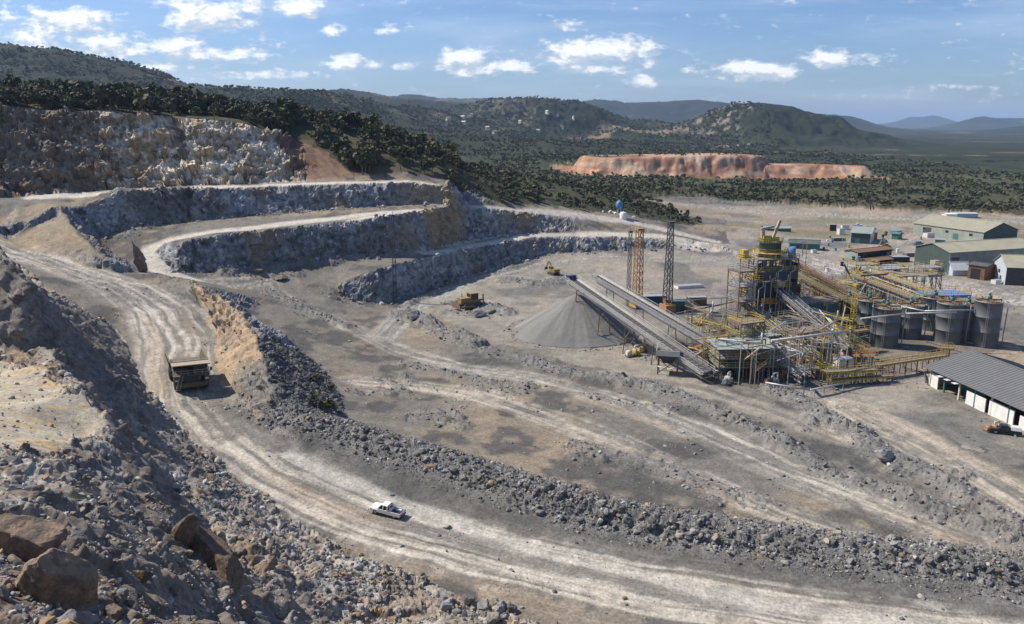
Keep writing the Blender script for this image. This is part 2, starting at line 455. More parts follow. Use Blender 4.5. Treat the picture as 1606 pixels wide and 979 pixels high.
def far_z(x, y):
    r = np.hypot(x, y)
    z = 4.0 * fbm(x / 420.0, y / 420.0, 0 * x, 3, 5) * sstep(r, 600, 1500)
    for k, (pts, width, rough) in enumerate(HILLS):
        zmax = max(p[2] for p in pts)
        d, s, _ = poly_dist(x, y, pts, width * 3)
        m = d < width * 3
        if not m.any():
            continue
        dm, sm = d[m], s[m]
        h = poly_z(sm, pts)
        xx, yy = x[m], y[m]
        n = fbm(xx / (width * .55), yy / (width * .55), 0 * xx + k, 4, 31 + k)
        spur = np.abs(vnoise(xx / (width * .35), yy / (width * .35), 0 * xx + 9 + k, 77)) - .3
        fall = np.exp(-(dm / (width * (1 + .35 * n))) ** 2 * 1.3)
        hz = h * fall * (1 + (rough * n * 2.2 + .22 * spur) * np.clip(dm / width * 2.0, 0, 1))
        hz = hz + h * 0.035 * fbm(xx / (width * .07), yy / (width * .07), 0 * xx, 3, 3) * np.clip(dm / width * 6, .25, 1)
        z[m] = np.maximum(z[m], hz)
    # red mined terrace standing in the bush
    for pts, half in ((MESA, 34.0), (MESA2, 20.0), (MESA3, 7.0)):
        d, s, sd = poly_dist(x, y, pts, 200)
        m = d < 200
        n = fbm(x[m] / 26, y[m] / 26, 0 * x[m], 3, 12)
        n2 = fbm(x[m] / 9, y[m] / 9, 0 * x[m], 3, 14)
        hh = poly_z(s[m], pts) - 1 + n * 1.5
        prof = 1 - sstep(d[m] + n * 7 + n2 * 4, half, half + 18)
        # a bench half way
        prof = 0.75 * prof + 0.25 * (1 - sstep(d[m] + n * 7 + n2 * 3, half + 14, half + 26))
        z[m] = np.maximum(z[m], hh * prof)
    return z


# ------------------------------------------------------------------ near ground: triangulate the breaklines, rasterise to a 0.5 m grid
GX0, GX1, GY0, GY1, GS = -650.0, 650.0, 0.0, 660.0, 0.5
bxs = np.concatenate([np.linspace(GX0, GX1, 60), np.full(8, GX0), np.full(8, GX1)])
bys = np.concatenate([np.full(60, 655.0), np.linspace(560, 640, 8), np.linspace(560, 640, 8)])
bz = far_z(bxs.copy(), bys.copy())
PTS += [(float(a), float(b), float(c)) for a, b, c in zip(bxs, bys, bz)]
PTS += [(650, 150, 0), (650, 300, 0), (650, 450, 0), (500, 300, 0), (500, 500, 0)]
co2, zs = [], []
seen = {}
for p in PTS:
    if not (GX0 - 1 < p[0] < GX1 + 1 and -1 < p[1] < GY1):
        continue
    k = (round(p[0] / .4), round(p[1] / .4))
    if k in seen:
        continue
    seen[k] = 1
    co2.append(Vector((p[0], p[1]))); zs.append(p[2])
vv, _, ff, ov, _, _ = geometry.delaunay_2d_cdt(co2, [], [], 0, 1e-4)
tz = np.zeros(len(vv))
for i, o in enumerate(ov):
    tz[i] = zs[o[0]] if o else 0
NX, NY = int((GX1 - GX0) / GS) + 1, int((GY1 - GY0) / GS) + 1
GZ = np.zeros((NY, NX), np.float32)
for f in ff:
    (x0, y0), (x1, y1), (x2, y2) = [(vv[i].x, vv[i].y) for i in f]
    i0, i1 = max(0, math.floor((min(x0, x1, x2) - GX0) / GS)), min(NX - 1, math.ceil((max(x0, x1, x2) - GX0) / GS))
    j0, j1 = max(0, math.floor((min(y0, y1, y2) - GY0) / GS)), min(NY - 1, math.ceil((max(y0, y1, y2) - GY0) / GS))
    if i1 < i0 or j1 < j0:
        continue
    det = (y1 - y2) * (x0 - x2) + (x2 - x1) * (y0 - y2)
    if abs(det) < 1e-9:
        continue
    X = GX0 + GS * np.arange(i0, i1 + 1)[None, :]
    Y = GY0 + GS * np.arange(j0, j1 + 1)[:, None]
    a = ((y1 - y2) * (X - x2) + (x2 - x1) * (Y - y2)) / det
    b = ((y2 - y0) * (X - x2) + (x0 - x2) * (Y - y2)) / det
    c = 1 - a - b
    m = (a > -1e-4) & (b > -1e-4) & (c > -1e-4)
    sub = GZ[j0:j1 + 1, i0:i1 + 1]
    sub[m] = (a * tz[f[0]] + b * tz[f[1]] + c * tz[f[2]])[m]


def blur(a, n):
    for _ in range(n):
        a = np.concatenate([a[:1], a, a[-1:]], 0)
        a = .25 * a[:-2] + .5 * a[1:-1] + .25 * a[2:]
        a = np.concatenate([a[:, :1], a, a[:, -1:]], 1)
        a = .25 * a[:, :-2] + .5 * a[:, 1:-1] + .25 * a[:, 2:]
    return a


GZ = blur(GZ, 2)


def grid_at(G, x, y):
    fx = np.clip((x - GX0) / GS, 0, NX - 1.001); fy = np.clip((y - GY0) / GS, 0, NY - 1.001)
    i, j = fx.astype(np.int64), fy.astype(np.int64)
    tx, ty = fx - i, fy - j
    return (G[j, i] * (1 - tx) + G[j, i + 1] * tx) * (1 - ty) + (G[j + 1, i] * (1 - tx) + G[j + 1, i + 1] * tx) * ty


# rubble windrows and heaps lying on the floor of the pit: centre line, height, half width
RIDGES = []


def ridge(pix, h, w):
    RIDGES.append(([U(*p) for p in pix], h, w))


ridge([(640, 572, .6), (700, 585, .4), (760, 600, .3), (830, 606, .2)], 1.1, 2.6)
ridge([(760, 553, .2), (830, 565, .1), (900, 588, 0), (1000, 603, 0), (1060, 622, 0), (1110, 643, 0), (1190, 676, 0), (1235, 700, 0), (1300, 742, 0), (1400, 775, -.2), (1500, 812, -.4), (1590, 850, -.8)], 1.9, 3.4)
ridge([(1215, 612, 0), (1260, 632, 0), (1290, 655, 0), (1345, 680, 0), (1385, 712, 0)], 2.0, 3.6)
ridge([(1372, 708, 0), (1400, 722, 0)], 2.2, 4.0)
ridge([(1400, 715, 0), (1460, 745, -.1), (1530, 790, -.3), (1606, 832, -.6)], 1.5, 3.6)
ridge([(425, 466, 5.3), (470, 482, 4), (540, 512, 1.6)], 1.7, 3.0)
ridge([(625, 497, .2), (660, 505, .2), (700, 526, .1), (740, 540, .1)], 3.2, 5.0)
ridge([(628, 498, .2), (650, 503, .2)], 2.4, 4.0)
ridge([(380, 438, 8.8), (440, 437, 8), (470, 432, 8.6)], 1.0, 2.4)
ridge([(900, 700, .3), (960, 716, .2), (1030, 735, .1), (1120, 765, 0), (1200, 790, 0)], .9, 3.5)
ridge([(640, 655, 1.4), (690, 660, 1.1), (720, 672, 1)], 1.0, 3.5)
ridge([(720, 478, 0), (750, 482, 0), (785, 490, 0)], 2.4, 6.0)
ridge([(700, 490, 0), (760, 497, 0)], 1.2, 3.0)
ridge([(1110, 640, 0), (1000, 640, .1), (920, 620, .1)], .5, 3.0)
ridge([(1010, 560, 0), (1080, 565, 0)], .5, 5.0)
ridge([(180, 352, 21.8), (230, 352, 22), (280, 347, 22.6), (330, 343, 23.3)], 2.0, 4.5)
ridge([(230, 368, 19), (200, 378, 18)], 1.6, 4)
ridge([(350, 428, 11.3), (420, 419, 11.3), (470, 412, 11.5), (560, 406, 11.8), (650, 397, 11.9)], 1.8, 3.0)
ridge([(640, 478, 0), (690, 455, .3), (760, 432, .9), (840, 410, 2.2)], 1.2, 2.5)
ridge([(800, 441, .7), (850, 446, .8), (880, 440, 1)], 1.8, 6)
ridge([(1430, 560, 0), (1470, 600, 0)], .3, 3)

rh_ = random.Random(17)
for (px, py, dx_, dy_, n_) in [(670, 660, 40, 8, 5), (950, 705, 60, 14, 6), (590, 612, 45, 22, 6), (1120, 770, 60, 14, 5), (780, 612, 50, 10, 4), (1450, 735, 50, 18, 5), (1290, 660, 40, 14, 4), (860, 520, 60, 20, 4), (480, 500, 40, 16, 4)]:
    for _ in range(n_):
        a, b = px + rh_.uniform(-dx_, dx_), py + rh_.uniform(-dy_, dy_)
        ridge([(a, b, .3), (a + rh_.uniform(6, 22), b + rh_.uniform(1, 7), .3)], rh_.uniform(.5, 1.3), rh_.uniform(1.4, 2.8))


def ridge_z(x, y):
    out = np.zeros(x.shape, np.float32)
    for pts, h, w in RIDGES:
        d, s, _ = poly_dist(x, y, pts, w * 2.2)
        m = d < w * 2.2
        if m.any():
            n = 1 + .38 * fbm(x[m] / 3.1, y[m] / 3.1, 0 * x[m], 3, 21)
            q = np.clip(1 - d[m] / (w * n), 0, 1)
            out[m] = np.maximum(out[m], h * .85 * (q * (1.35 - .35 * q)) * (.8 + .45 * vnoise(x[m] / 6, y[m] / 6, 0 * x[m], 8)))
    return out


# the plant's crushed ore cone has its own mesh; the ground stays flat below it


def base_z(x, y):
    z = grid_at(GZ, x, y)
    r = np.hypot(x, y)
    out = y > 640
    far = out | (np.abs(x) > 640)
    if far.any():
        fz = far_z(x[far], y[far])
        w = np.maximum(sstep(y[far], 640, 655), sstep(np.abs(x[far]), 640, 650))
        z = z.astype(np.float32).copy()
        z[far] = z[far] * (1 - w) + fz * w
    z = z + ridge_z(x, y)
    z = z - (r * r) / (2 * 6371000.0)
    return z

# ------------------------------------------------------------------ ground sheet: one mesh, denser where it is steep or near
NCOL, NROW = 1250, 1750
ang = np.radians(np.linspace(-47, 47, NCOL))
rr = np.exp(np.linspace(math.log(16.0), math.log(24000.0), 4200))
XX = np.empty((NCOL, NROW)); YY = np.empty((NCOL, NROW))
for i0 in range(0, NCOL, 50):
    a = ang[i0:i0 + 50][:, None]
    X, Y = np.sin(a) * rr[None], np.cos(a) * rr[None]
    Z = base_z(X, Y)
    dr = np.diff(rr)[None]; dz = np.diff(Z, axis=1)
    rm = rr[1:][None]
    fac = np.maximum(np.minimum(.55, 57 / rm), .11)
    ds = np.sqrt((dr * fac) ** 2 + (dz * .95) ** 2) / rm
    S = np.concatenate([np.zeros((X.shape[0], 1)), np.cumsum(ds, 1)], 1)
    for k in range(X.shape[0]):
        rk = np.interp(np.linspace(0, S[k, -1], NROW), S[k], rr)
        XX[i0 + k] = math.sin(ang[i0 + k]) * rk; YY[i0 + k] = math.cos(ang[i0 + k]) * rk
# even out the row positions between neighbouring columns
RR = np.hypot(XX, YY)
for _ in range(3):
    RR[1:-1] = .25 * RR[:-2] + .5 * RR[1:-1] + .25 * RR[2:]
XX = np.sin(ang)[:, None] * RR; YY = np.cos(ang)[:, None] * RR
vx, vy = XX.ravel(), YY.ravel()
vz = base_z(vx, vy)
near = (vy < 650)
NI = np.nonzero(near)[0]
nx_, ny_, nz_ = vx[NI], vy[NI], vz[NI]
gy_, gx_ = np.gradient(blur(GZ, 1), GS)
gxs, gys = grid_at(gx_, nx_, ny_), grid_at(gy_, nx_, ny_)
slope = np.degrees(np.arctan(np.hypot(gxs, gys)))
nl = np.sqrt(1 + gxs ** 2 + gys ** 2)
NXv, NYv, NZv = -gxs / nl, -gys / nl, 1 / nl
del gy_, gx_


def inside(poly, x, y):
    r = np.zeros(x.shape, bool)
    n = len(poly)
    for i in range(n):
        x0, y0 = poly[i][:2]; x1, y1 = poly[(i + 1) % n][:2]
        c = (y0 > y) != (y1 > y)
        if y1 != y0:
            r ^= c & (x < (x1 - x0) * (y - y0) / (y1 - y0) + x0)
    return r


WALL_TOP = [UD(px, py, ya(px) + o) for px, py, o in [(-420, 128, 28), (-150, 148, 27), (0, 166, 26), (60, 173, 25), (150, 174, 23), (200, 179, 23), (300, 187, 22), (400, 197, 22)]]
VEG = WALL_TOP + [UD(*p) for p in [(425, 196, 352), (475, 215, 350), (520, 240, 343), (560, 270, 327), (640, 274, 332), (703, 285, 332), (722, 304, 337), (740, 313, 346), (800, 318, 358), (850, 323.5, 376), (900, 330, 386), (940, 336, 394), (985, 342, 402), (1040, 351, 406), (1105, 351, 430), (1060, 335, 480)]] \
    + [U(1020, 322, 4), U(985, 312, 8), U(1060, 311, 3), U(1100, 313, 0), U(1250, 323, 0), U(1400, 331, 0), U(1606, 338, 0), U(2300, 356, 0), (2000, 24000, 0), (26000, 26000, 0), (-26000, 26000, 0), (-26000, 200, 0)]
wob = 5.0 * fbm(vx / 14, vy / 14, 0 * vx, 3, 61) + 2 * fbm(vx / 3, vy / 3, 0 * vx, 2, 62)
veg = inside(VEG, vx + wob, vy + wob * .7)

FG_LEFT = PL([(190, 524, 10.3), (207, 563, 9), (222, 610, 7.5), (258, 650, 6), (300, 685, 4.5), (370, 750, 2.5), (450, 812, 1), (540, 862, 0.3), (640, 907, 0), (760, 950, -.4), (900, 1000, -.6)])
FGPOLY = [(-90, 0), (-400, 100)] + PL([(-300, 418, 25), (0, 402, 21), (30, 415, 20.5), (75, 450, 17.2), (120, 480, 14), (170, 510, 11.3)]) + FG_LEFT + [(30, 60), (10, 0)]
fgw = inside(FGPOLY, nx_ + .8 * fbm(nx_ / 3, ny_ / 3, 0 * nx_, 2, 4), ny_)
BENCHPOLY = PL([(-420, 590, 24.5), (0, 572, 24), (55, 585, 24), (105, 612, 23), (135, 650, 22), (150, 690, 21), (90, 700, 25.5), (0, 705, 27), (-420, 710, 29)])
bench = inside(BENCHPOLY, nx_ + fbm(nx_ / 4, ny_ / 4, 0 * nx_, 3, 40) * 2.5, ny_ + fbm(nx_ / 4, ny_ / 4, 0 * nx_ + 3, 3, 41) * 2.5)
bd, bs, bside = poly_dist(nx_, ny_, BERM, 14)
rz = ridge_z(nx_, ny_)
WALLPOLY = [UD(px, py, ya(px) - 1) for px, py in [(-420, 316), (0, 309), (200, 295), (330, 289), (480, 285)]] + [UD(475, 240, 345), UD(440, 205, 345)] + WALL_TOP[::-1]
wall = inside(WALLPOLY, nx_, ny_) & ~veg[NI]
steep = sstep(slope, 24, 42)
fgrock = fgw & ~bench
# rock displacement: blocky fractured relief pushed out along the slope
rock = np.where(wall, sstep(slope, 18, 34), steep)
rock = np.maximum(rock, np.where(fgrock, .35, 0))
disp = np.zeros(nx_.shape)
k = np.nonzero((rock > .02) | (bd < 9) | (rz > .1))[0]
px_, py_, pz_ = nx_[k], ny_[k], nz_[k]
q1 = fbm(px_ / 9, py_ / 9, pz_ / 9, 3, 90)
wx = px_ + 1.2 * vnoise(px_ / 2.5, py_ / 2.5, pz_ / 2.5, 91); wy = py_ + 1.2 * vnoise(px_ / 2.5, py_ / 2.5, pz_ / 2.5, 92); wz = pz_ + .8 * vnoise(px_ / 2.5, py_ / 2.5, pz_ / 2.5, 93)
wsc = np.where(wall[k], 5.5, 4.0)
a1, a2, av = worley(wx / wsc, wy / wsc, wz / wsc * 1.3, 95)
b1, b2, bv = worley(wx / 1.5, wy / 1.5, wz / 1.2, 97)
qx = px_ + .35 * (wx - px_); qy = py_ + .35 * (wy - py_); qz = pz_ + .35 * (wz - pz_)
fa1 = facets(qx / wsc, qy / wsc, qz / wsc * 1.1, 195); fa2 = facets(qx / 1.7, qy / 1.7, qz / 1.7, 197)
f3 = fbm(px_ * 1.3, py_ * 1.3, pz_ * 1.3, 3, 99)
isw = wall[k]; isf = fgrock[k]
amp = np.where(isw, 2.1, np.where(isf, .55, .85))
crack = np.minimum((a2 - a1) * 3.5, 1)
D = amp * (.9 * q1 + 1.15 * fa1 + .52 * fa2 + .16 * f3)
sw = (pz_ + 1.5 * q1) / 6.5; sw = sw - np.floor(sw)
D = D + np.where(isw, 1.5 * (.5 - sw), .0)
D *= np.clip(np.maximum(rock[k], .0), 0, 1)
# foreground hillside: lumps of broken rock at every size
lump = 1.6 * np.abs(fbm(px_ / 9, py_ / 9, pz_ / 9, 3, 101)) + .65 * fa1 + .38 * fa2 + .17 * facets(wx / .62, wy / .62, wz / .62, 199) + .15 * f3 - .3
lump = lump * (.45 + .55 * sstep(np.hypot(px_, py_), 34, 62))
D = np.where(isf, np.maximum(D, 0) * steep[k] + lump * (1 - .5 * steep[k]), D)
# windrows
bk = np.clip(1 - bd[k] / 8, 0, 1)
D = D + np.where(isf, 0, (bk + np.clip(rz[k], 0, 1)) * (.5 * fa2 + .2 * np.clip(.8 - b1, 0, 1) + .3 * f3))
disp[k] = D
cA = np.full(nx_.shape, .5, np.float32); cB = cA.copy(); cF = np.zeros(nx_.shape, np.float32)
cA[k] = av; cB[k] = bv; cF[k] = fa2
edge_fade = sstep(np.hypot(nx_, ny_), 16, 30)
g = .10 * fbm(nx_ / 5, ny_ / 5, 0 * nx_, 4, 120) + .035 * fbm(nx_ * .9, ny_ * .9, 0 * nx_, 3, 121)
disp = disp + g * (1 - np.clip(rock, 0, 1))
dfull = np.zeros(len(vx), np.float32); dfull[NI] = disp
dsm = blur(dfull.reshape(NCOL, NROW), 1).ravel()[NI]
wn = .7 * fgrock * (1 - sstep(np.hypot(nx_, ny_), 60, 100))
disp = disp * (1 - wn) + dsm * wn
vx[NI] += NXv * disp; vy[NI] += NYv * disp; vz[NI] += NZv * disp

# the closed canopy of far woodland has a lumpy top
far_i = np.nonzero(veg & (np.hypot(vx, vy) > 560) & (vx * vx + vy * vy < 9000.0 ** 2))[0]
fx_, fy_ = vx[far_i], vy[far_i]
rf = np.hypot(fx_, fy_)
can = np.zeros(len(far_i))
for sc_, lo, hi, h_ in ((9.0, 500, 3000, 4.5), (26.0, 1500, 20000, 9.0)):
    c1, c2, cv = worley(fx_ / sc_, fy_ / sc_, 0 * fx_ + .5, 55)
    can = np.maximum(can, h_ * np.clip(1.0 - c1 * .9, 0, 1) * (.3 + .9 * cv) * sstep(rf, lo, lo * 1.3) * (1 - sstep(rf, hi * .9, hi)))
can *= sstep(fbm(fx_ / 70, fy_ / 70, 0 * fx_, 3, 56), -.45, .1)
dmm = np.minimum(poly_dist(fx_, fy_, MESA, 90)[0], poly_dist(fx_, fy_, MESA2, 90)[0])
vz[far_i] += can * sstep(dmm, 45, 75)

# ------------------------------------------------------------------ ground colours (what the dirt, rock and bush are made of)


def mixc(c, col, w):
    w = np.clip(w, 0, 1)[:, None]
    return c * (1 - w) + np.array(col)[None] * w


n_big = fbm(nx_ / 34, ny_ / 34, 0 * nx_, 4, 201)
n_mid = fbm(nx_ / 9, ny_ / 9, 0 * nx_, 4, 202)
n_sm = fbm(nx_ / 1.6, ny_ / 1.6, nz_ / 1.6, 3, 203)
C = np.tile(np.array([.160, .147, .126]), (len(nx_), 1))
C = mixc(C, (.26, .21, .148), sstep(n_big, -.1, .4) * .8)
C = mixc(C, (.078, .076, .073), sstep(n_mid + .5 * fbm(nx_ / 3, ny_ / 3, 0 * nx_, 3, 264), .0, .35) * .85)
# plant yard: pale trodden dust
YARD = PL([(640, 470, 0), (760, 430, .6), (900, 395, 2), (1150, 388, .5), (1140, 345, 1), (1000, 335, 8), (1000, 312, 6), (1300, 323, 0), (1606, 337, 0), (2300, 356, 0), (2300, 800, 0), (1606, 720, 0), (1400, 660, 0), (1150, 600, 0), (1000, 590, 0), (900, 570, 0), (760, 540, 0)])
yd = inside(YARD, nx_ + n_mid * 6, ny_ + n_mid * 6)
C = mixc(C, (.30, .27, .225), yd * (.62 + .6 * n_mid))
C = mixc(C, (.31, .235, .17), yd * sstep(n_big, .0, .5) * sstep(nx_, 60, 110) * .7)
C = mixc(C, (.115, .115, .11), yd * sstep(fbm(nx_ / 16, ny_ / 16, 0 * nx_, 3, 208), .05, .4) * .75)
PLANTG = PL([(1085, 520, 0), (1150, 470, 0), (1260, 455, 0), (1400, 455, 0), (1560, 500, 0), (1580, 545, 0), (1480, 570, 0), (1380, 600, 0), (1250, 612, 0), (1110, 605, 0)])
pg = inside(PLANTG, nx_ + n_mid * 4, ny_ + n_mid * 4)
C = mixc(C, (.085, .08, .072), pg * (.62 + .6 * n_mid))
C = mixc(C, (.12, .12, .115), inside(PL([(1500, 478, 0), (1640, 500, 0), (1640, 560, 0), (1560, 530, 0)]), nx_ + n_mid * 3, ny_ + n_mid * 3) * .7)
C = mixc(C, (.17, .155, .095), yd * (ny_ > 400) * sstep(fbm(nx_ / 55, ny_ / 16, 0 * nx_, 4, 209), -.08, .22) * .8)
C = mixc(C, (.30, .20, .13), yd * (ny_ > 420) * sstep(fbm(nx_ / 40, ny_ / 9, 0 * nx_, 3, 212), .15, .4) * .6)
RD = [
    ([(-420, 385, 28), (-150, 382, 24.5), (0, 386, 21.5), (60, 404, 19.5), (130, 432, 16.4), (200, 455, 13.8), (255, 485, 11.9), (278, 530, 10), (280, 580, 8.4), (292, 630, 6.6), (340, 690, 4.2), (420, 745, 2.2), (520, 790, .9), (640, 835, .2), (800, 875, -.2), (1000, 918, -.6), (1200, 950, -1), (1450, 985, -1.5), (1700, 1010, -2)], 9.5, 1.0, (.47, .425, .36)),
    ([(300, 440, 12), (440, 440, 7.6), (452, 458, 5.6), (500, 482, 3), (560, 520, .9), (640, 553, .4), (720, 576, .3), (830, 592, .1), (920, 615, 0), (1010, 645, 0), (1100, 680, 0), (1250, 745, -.1), (1400, 806, -.4), (1520, 850, -.8)], 5.0, .9, (.44, .40, .34)),
    ([(560, 600, 1.2), (660, 606, .7), (760, 622, .5), (860, 655, .4), (960, 692, .2), (1050, 732, .1), (1180, 790, -.1), (1340, 838, -.3)], 4.6, .85, (.46, .40, .32)),
    ([(960, 590, 0), (1100, 610, 0), (1220, 650, 0), (1330, 690, 0)], 4.5, .6, (.40, .35, .28)),
    ([(1330, 640, 0), (1430, 690, 0), (1520, 742, -.2), (1640, 815, -.6)], 6.5, .85, (.45, .39, .31)),
    ([(600, 530, .7), (650, 478, .1), (740, 442, .8), (850, 413, 2), (950, 404, 2.4), (1100, 408, 1.4), (1180, 400, 1)], 5.0, .7, (.38, .37, .345)),
    ([(1000, 318, 5), (1100, 326, 1.5), (1250, 336, 0), (1400, 342, 0), (1700, 352, 0)], 14, .6, (.40, .375, .32)),
    ([(1240, 400, 0), (1350, 425, 0), (1450, 440, 0), (1606, 470, 0), (1800, 500, 0)], 13, .8, (.47, .42, .365)),
    ([(1330, 400, 0), (1420, 375, 0), (1500, 350, 0)], 10, .6, (.44, .36, .29)),
]
MAIN = None
for q, (pix, hw, st, colr) in enumerate(RD):
    pts = [U(*p) for p in pix]
    d, s, sd = poly_dist(nx_, ny_, pts, hw * 2)
    m = np.nonzero(d < hw * 1.8)[0]
    n0 = fbm((sd[m] + 1.5 * n_mid[m]) * .42, s[m] * .02, 0 * s[m] + q, 4, 300 + q)
    n1 = fbm((sd[m] + .8 * n_mid[m]) * 1.5, s[m] * .05, 0 * s[m] + q, 3, 330 + q)
    edge = 1 - sstep(np.abs(sd[m]) + 1.6 * n_mid[m], hw * .55, hw * 1.15)
    pale = sstep(n0 + .5 * n1 + .25 * n_sm[m] + .18, -.25, .5)
    cc = C[m]
    cc = mixc(cc, (.20, .188, .168), edge * .6 * st)
    cc = mixc(cc, colr, edge * pale * st)
    cc = mixc(cc, (.12, .115, .105), edge * sstep(n0 - .6 * n1, .12, .5) * .75 * st)
    cc = mixc(cc, (.34, .26, .18), edge * sstep(vnoise(s[m] / 30, sd[m] / 4, 0 * s[m], 5), .25, .8) * .45)
    for o_ in (-.55, -.28, .05, .34, .6):
        wan = o_ * hw + 1.6 * vnoise(s[m] / 26 + 7 * o_, 0 * s[m] + q, 0 * s[m], 71) + .5 * vnoise(s[m] / 7 + 3 * o_, 0 * s[m] + q, 0 * s[m], 72)
        for half in (-1.15, 1.15):
            e2 = np.exp(-((sd[m] - wan - half) / .30) ** 2) * edge * sstep(vnoise(s[m] / 18 + 11 * o_, 0 * s[m], 0 * s[m] + q, 73), -.5, .3)
            cc = mixc(cc, (.15, .138, .12), e2 * .5 * st)
    C[m] = cc
# dark gravel margin right of the haul road, below the windrow
mr, _, mrs = poly_dist(nx_, ny_, [p for p in ROAD_R], 9)
right_part = sstep(nx_, -40, -22)
C = mixc(C, (.105, .102, .096), right_part * (1 - sstep(np.abs(mr - 2) + n_mid * 2.5, 2.0, 6.5)) * .85)
# pale crown of that road
pc = [U(*p) for p in [(455, 715, 3), (540, 755, 1.5), (640, 795, .6), (760, 835, .2), (860, 868, -.1), (960, 890, -.3), (1100, 925, -.7), (1300, 960, -1.2), (1500, 985, -1.6)]]
d, s, sd = poly_dist(nx_, ny_, pc, 6)
m = d < 6
C[m] = mixc(C[m], (.47, .44, .385), (1 - sstep(d[m] + 1.2 * n_mid[m] + 1.0 * fbm(sd[m] * 1.6, s[m] * .05, 0 * s[m], 3, 5), .4, 2.8)) * .75)
# benches: pale trodden roads along A, B and C
for pix, hw, colr in [
    ([UD(px, py, Y) for px, py, Y in [(60, 313, 283), (120, 307, 287), (190, 299.5, 291), (260, 295.5, 294), (330, 293.5, 298), (400, 291, 303), (480, 288, 308), (560, 286, 312), (640, 284, 318), (700, 288, 324)]], 3.4, (.50, .46, .40)),
    (PL([(300, 440, 12), (262, 428, 12.6), (242, 408, 15), (240, 390, 17.4), (270, 377, 19.6), (330, 365, 21.8), (400, 356, 23)]) + [UD(px, py, Y) for px, py, Y in [(480, 347, 280), (560, 338, 287), (640, 327, 297), (690, 322, 306), (730, 320.5, 322), (790, 326, 343), (850, 331.5, 360), (900, 336.5, 371), (950, 343, 381), (1000, 350, 385), (1060, 365, 383), (1120, 379, 377)]], 3.6, (.47, .435, .375)),
    ([UD(px, py, Y) for px, py, Y in [(560, 418, 276), (640, 405, 288), (700, 394, 292), (760, 382, 314), (830, 370.5, 339), (900, 368, 350), (950, 367.5, 358), (1000, 368.5, 363), (1040, 371, 365), (1120, 383, 360)]], 3.8, (.50, .46, .39))]:
    d, s, sd = poly_dist(nx_, ny_, pix, 9)
    w = (1 - sstep(d + n_mid * 1.3, hw * .8, hw * 1.5)) * (1 - .6 * steep)
    C = mixc(C, colr, w * .9)
# left approach: tan dirt
LEFTTAN = PL([(-420, 330, 34), (60, 318, 31), (110, 335, 29), (180, 425, 16.5), (60, 395, 20), (-420, 350, 29)])
C = mixc(C, (.30, .235, .155), inside(LEFTTAN, nx_ + n_mid * 5, ny_) * (.55 + .6 * n_mid))
# exposed rock
rk = np.clip(steep, 0, 1)
streak = fbm(nx_ / 1.4, ny_ / 1.4, nz_ / 9, 3, 210)
patch = fbm(nx_ / 14, ny_ / 14, nz_ / 8, 3, 211)
RC = np.tile(np.array([.215, .22, .225]), (len(nx_), 1))
RC = mixc(RC, (.10, .105, .115), sstep(streak, 0.0, .5) * .7)
RC = mixc(RC, (.40, .40, .395), sstep(patch, .12, .45) * .6)
RC = mixc(RC, (.42, .42, .41), (cB > .91) * .7)
RC = mixc(RC, (.075, .08, .088), (cB < .18) * .7)
RC = mixc(RC, (.26, .265, .275), (cA > .75) * .4)
RC = mixc(RC, (.075, .08, .09), sstep(fbm(nx_ / .9, ny_ / .9, nz_ / 14, 3, 262), .1, .5) * .65)
RC = mixc(RC, (.25, .19, .125), sstep(fbm(nx_ / 12, ny_ / 12, nz_ / 20, 3, 263), .18, .42) * .6)
RC = mixc(RC, (.27, .21, .14), sstep(fbm(nx_ / 22, ny_ / 22, nz_ / 22, 3, 214), .15, .5) * .6)
C = C * (1 - rk[:, None]) + RC * rk[:, None]
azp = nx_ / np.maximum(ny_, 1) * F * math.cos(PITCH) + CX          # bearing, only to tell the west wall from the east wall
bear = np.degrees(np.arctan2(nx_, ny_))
# upper wall: cream and ochre rock, darker and browner to the west
WC = np.tile(np.array([.43, .36, .26]), (len(nx_), 1))
WC = mixc(WC, (.60, .55, .46), sstep(patch, -.10, .30) * .85)
WC = mixc(WC, (.36, .235, .11), sstep(fbm(nx_ / 10, ny_ / 10, nz_ / 16, 3, 215), .10, .42) * .85)
WC = mixc(WC, (.16, .135, .11), sstep(streak, .2, .65) * .55)
WC = mixc(WC, (.66, .61, .52), (cB > .70) * .75)
WC = mixc(WC, (.37, .25, .125), (cA < .22) * .6)
WC = mixc(WC, (.17, .15, .125), (cB < .15) * .65)
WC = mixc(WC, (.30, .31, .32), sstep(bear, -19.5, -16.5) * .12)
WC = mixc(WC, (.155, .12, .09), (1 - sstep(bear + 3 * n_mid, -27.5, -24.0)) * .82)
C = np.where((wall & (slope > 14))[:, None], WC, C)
# red earth slide beside the wall
SL = [UD(*p) for p in [(395, 197, 350), (480, 215, 352), (520, 240, 343), (560, 263, 334), (640, 283, 330), (470, 285, 317), (440, 225, 338)]]
sls = fbm((nx_ * .8 + ny_ * .5) / 2.2, (ny_ * .8 - nx_ * .5) / 16, 0 * nx_, 3, 260)
C = mixc(C, (.20, .12, .078), inside(SL, nx_ + n_mid * 4, ny_ + n_mid * 3) * (.85 + .4 * n_mid))
C = mixc(C, (.10, .07, .05), inside(SL, nx_ + n_mid * 4, ny_ + n_mid * 3) * sstep(sls, 0, .4) * .7)
C = mixc(C, (.30, .22, .13), (sstep(bear, -9.5, -6) * (1 - sstep(bear, -4.0, -3.0)) * (ny_ > 300) * (ny_ < 330)) * rk * .8)
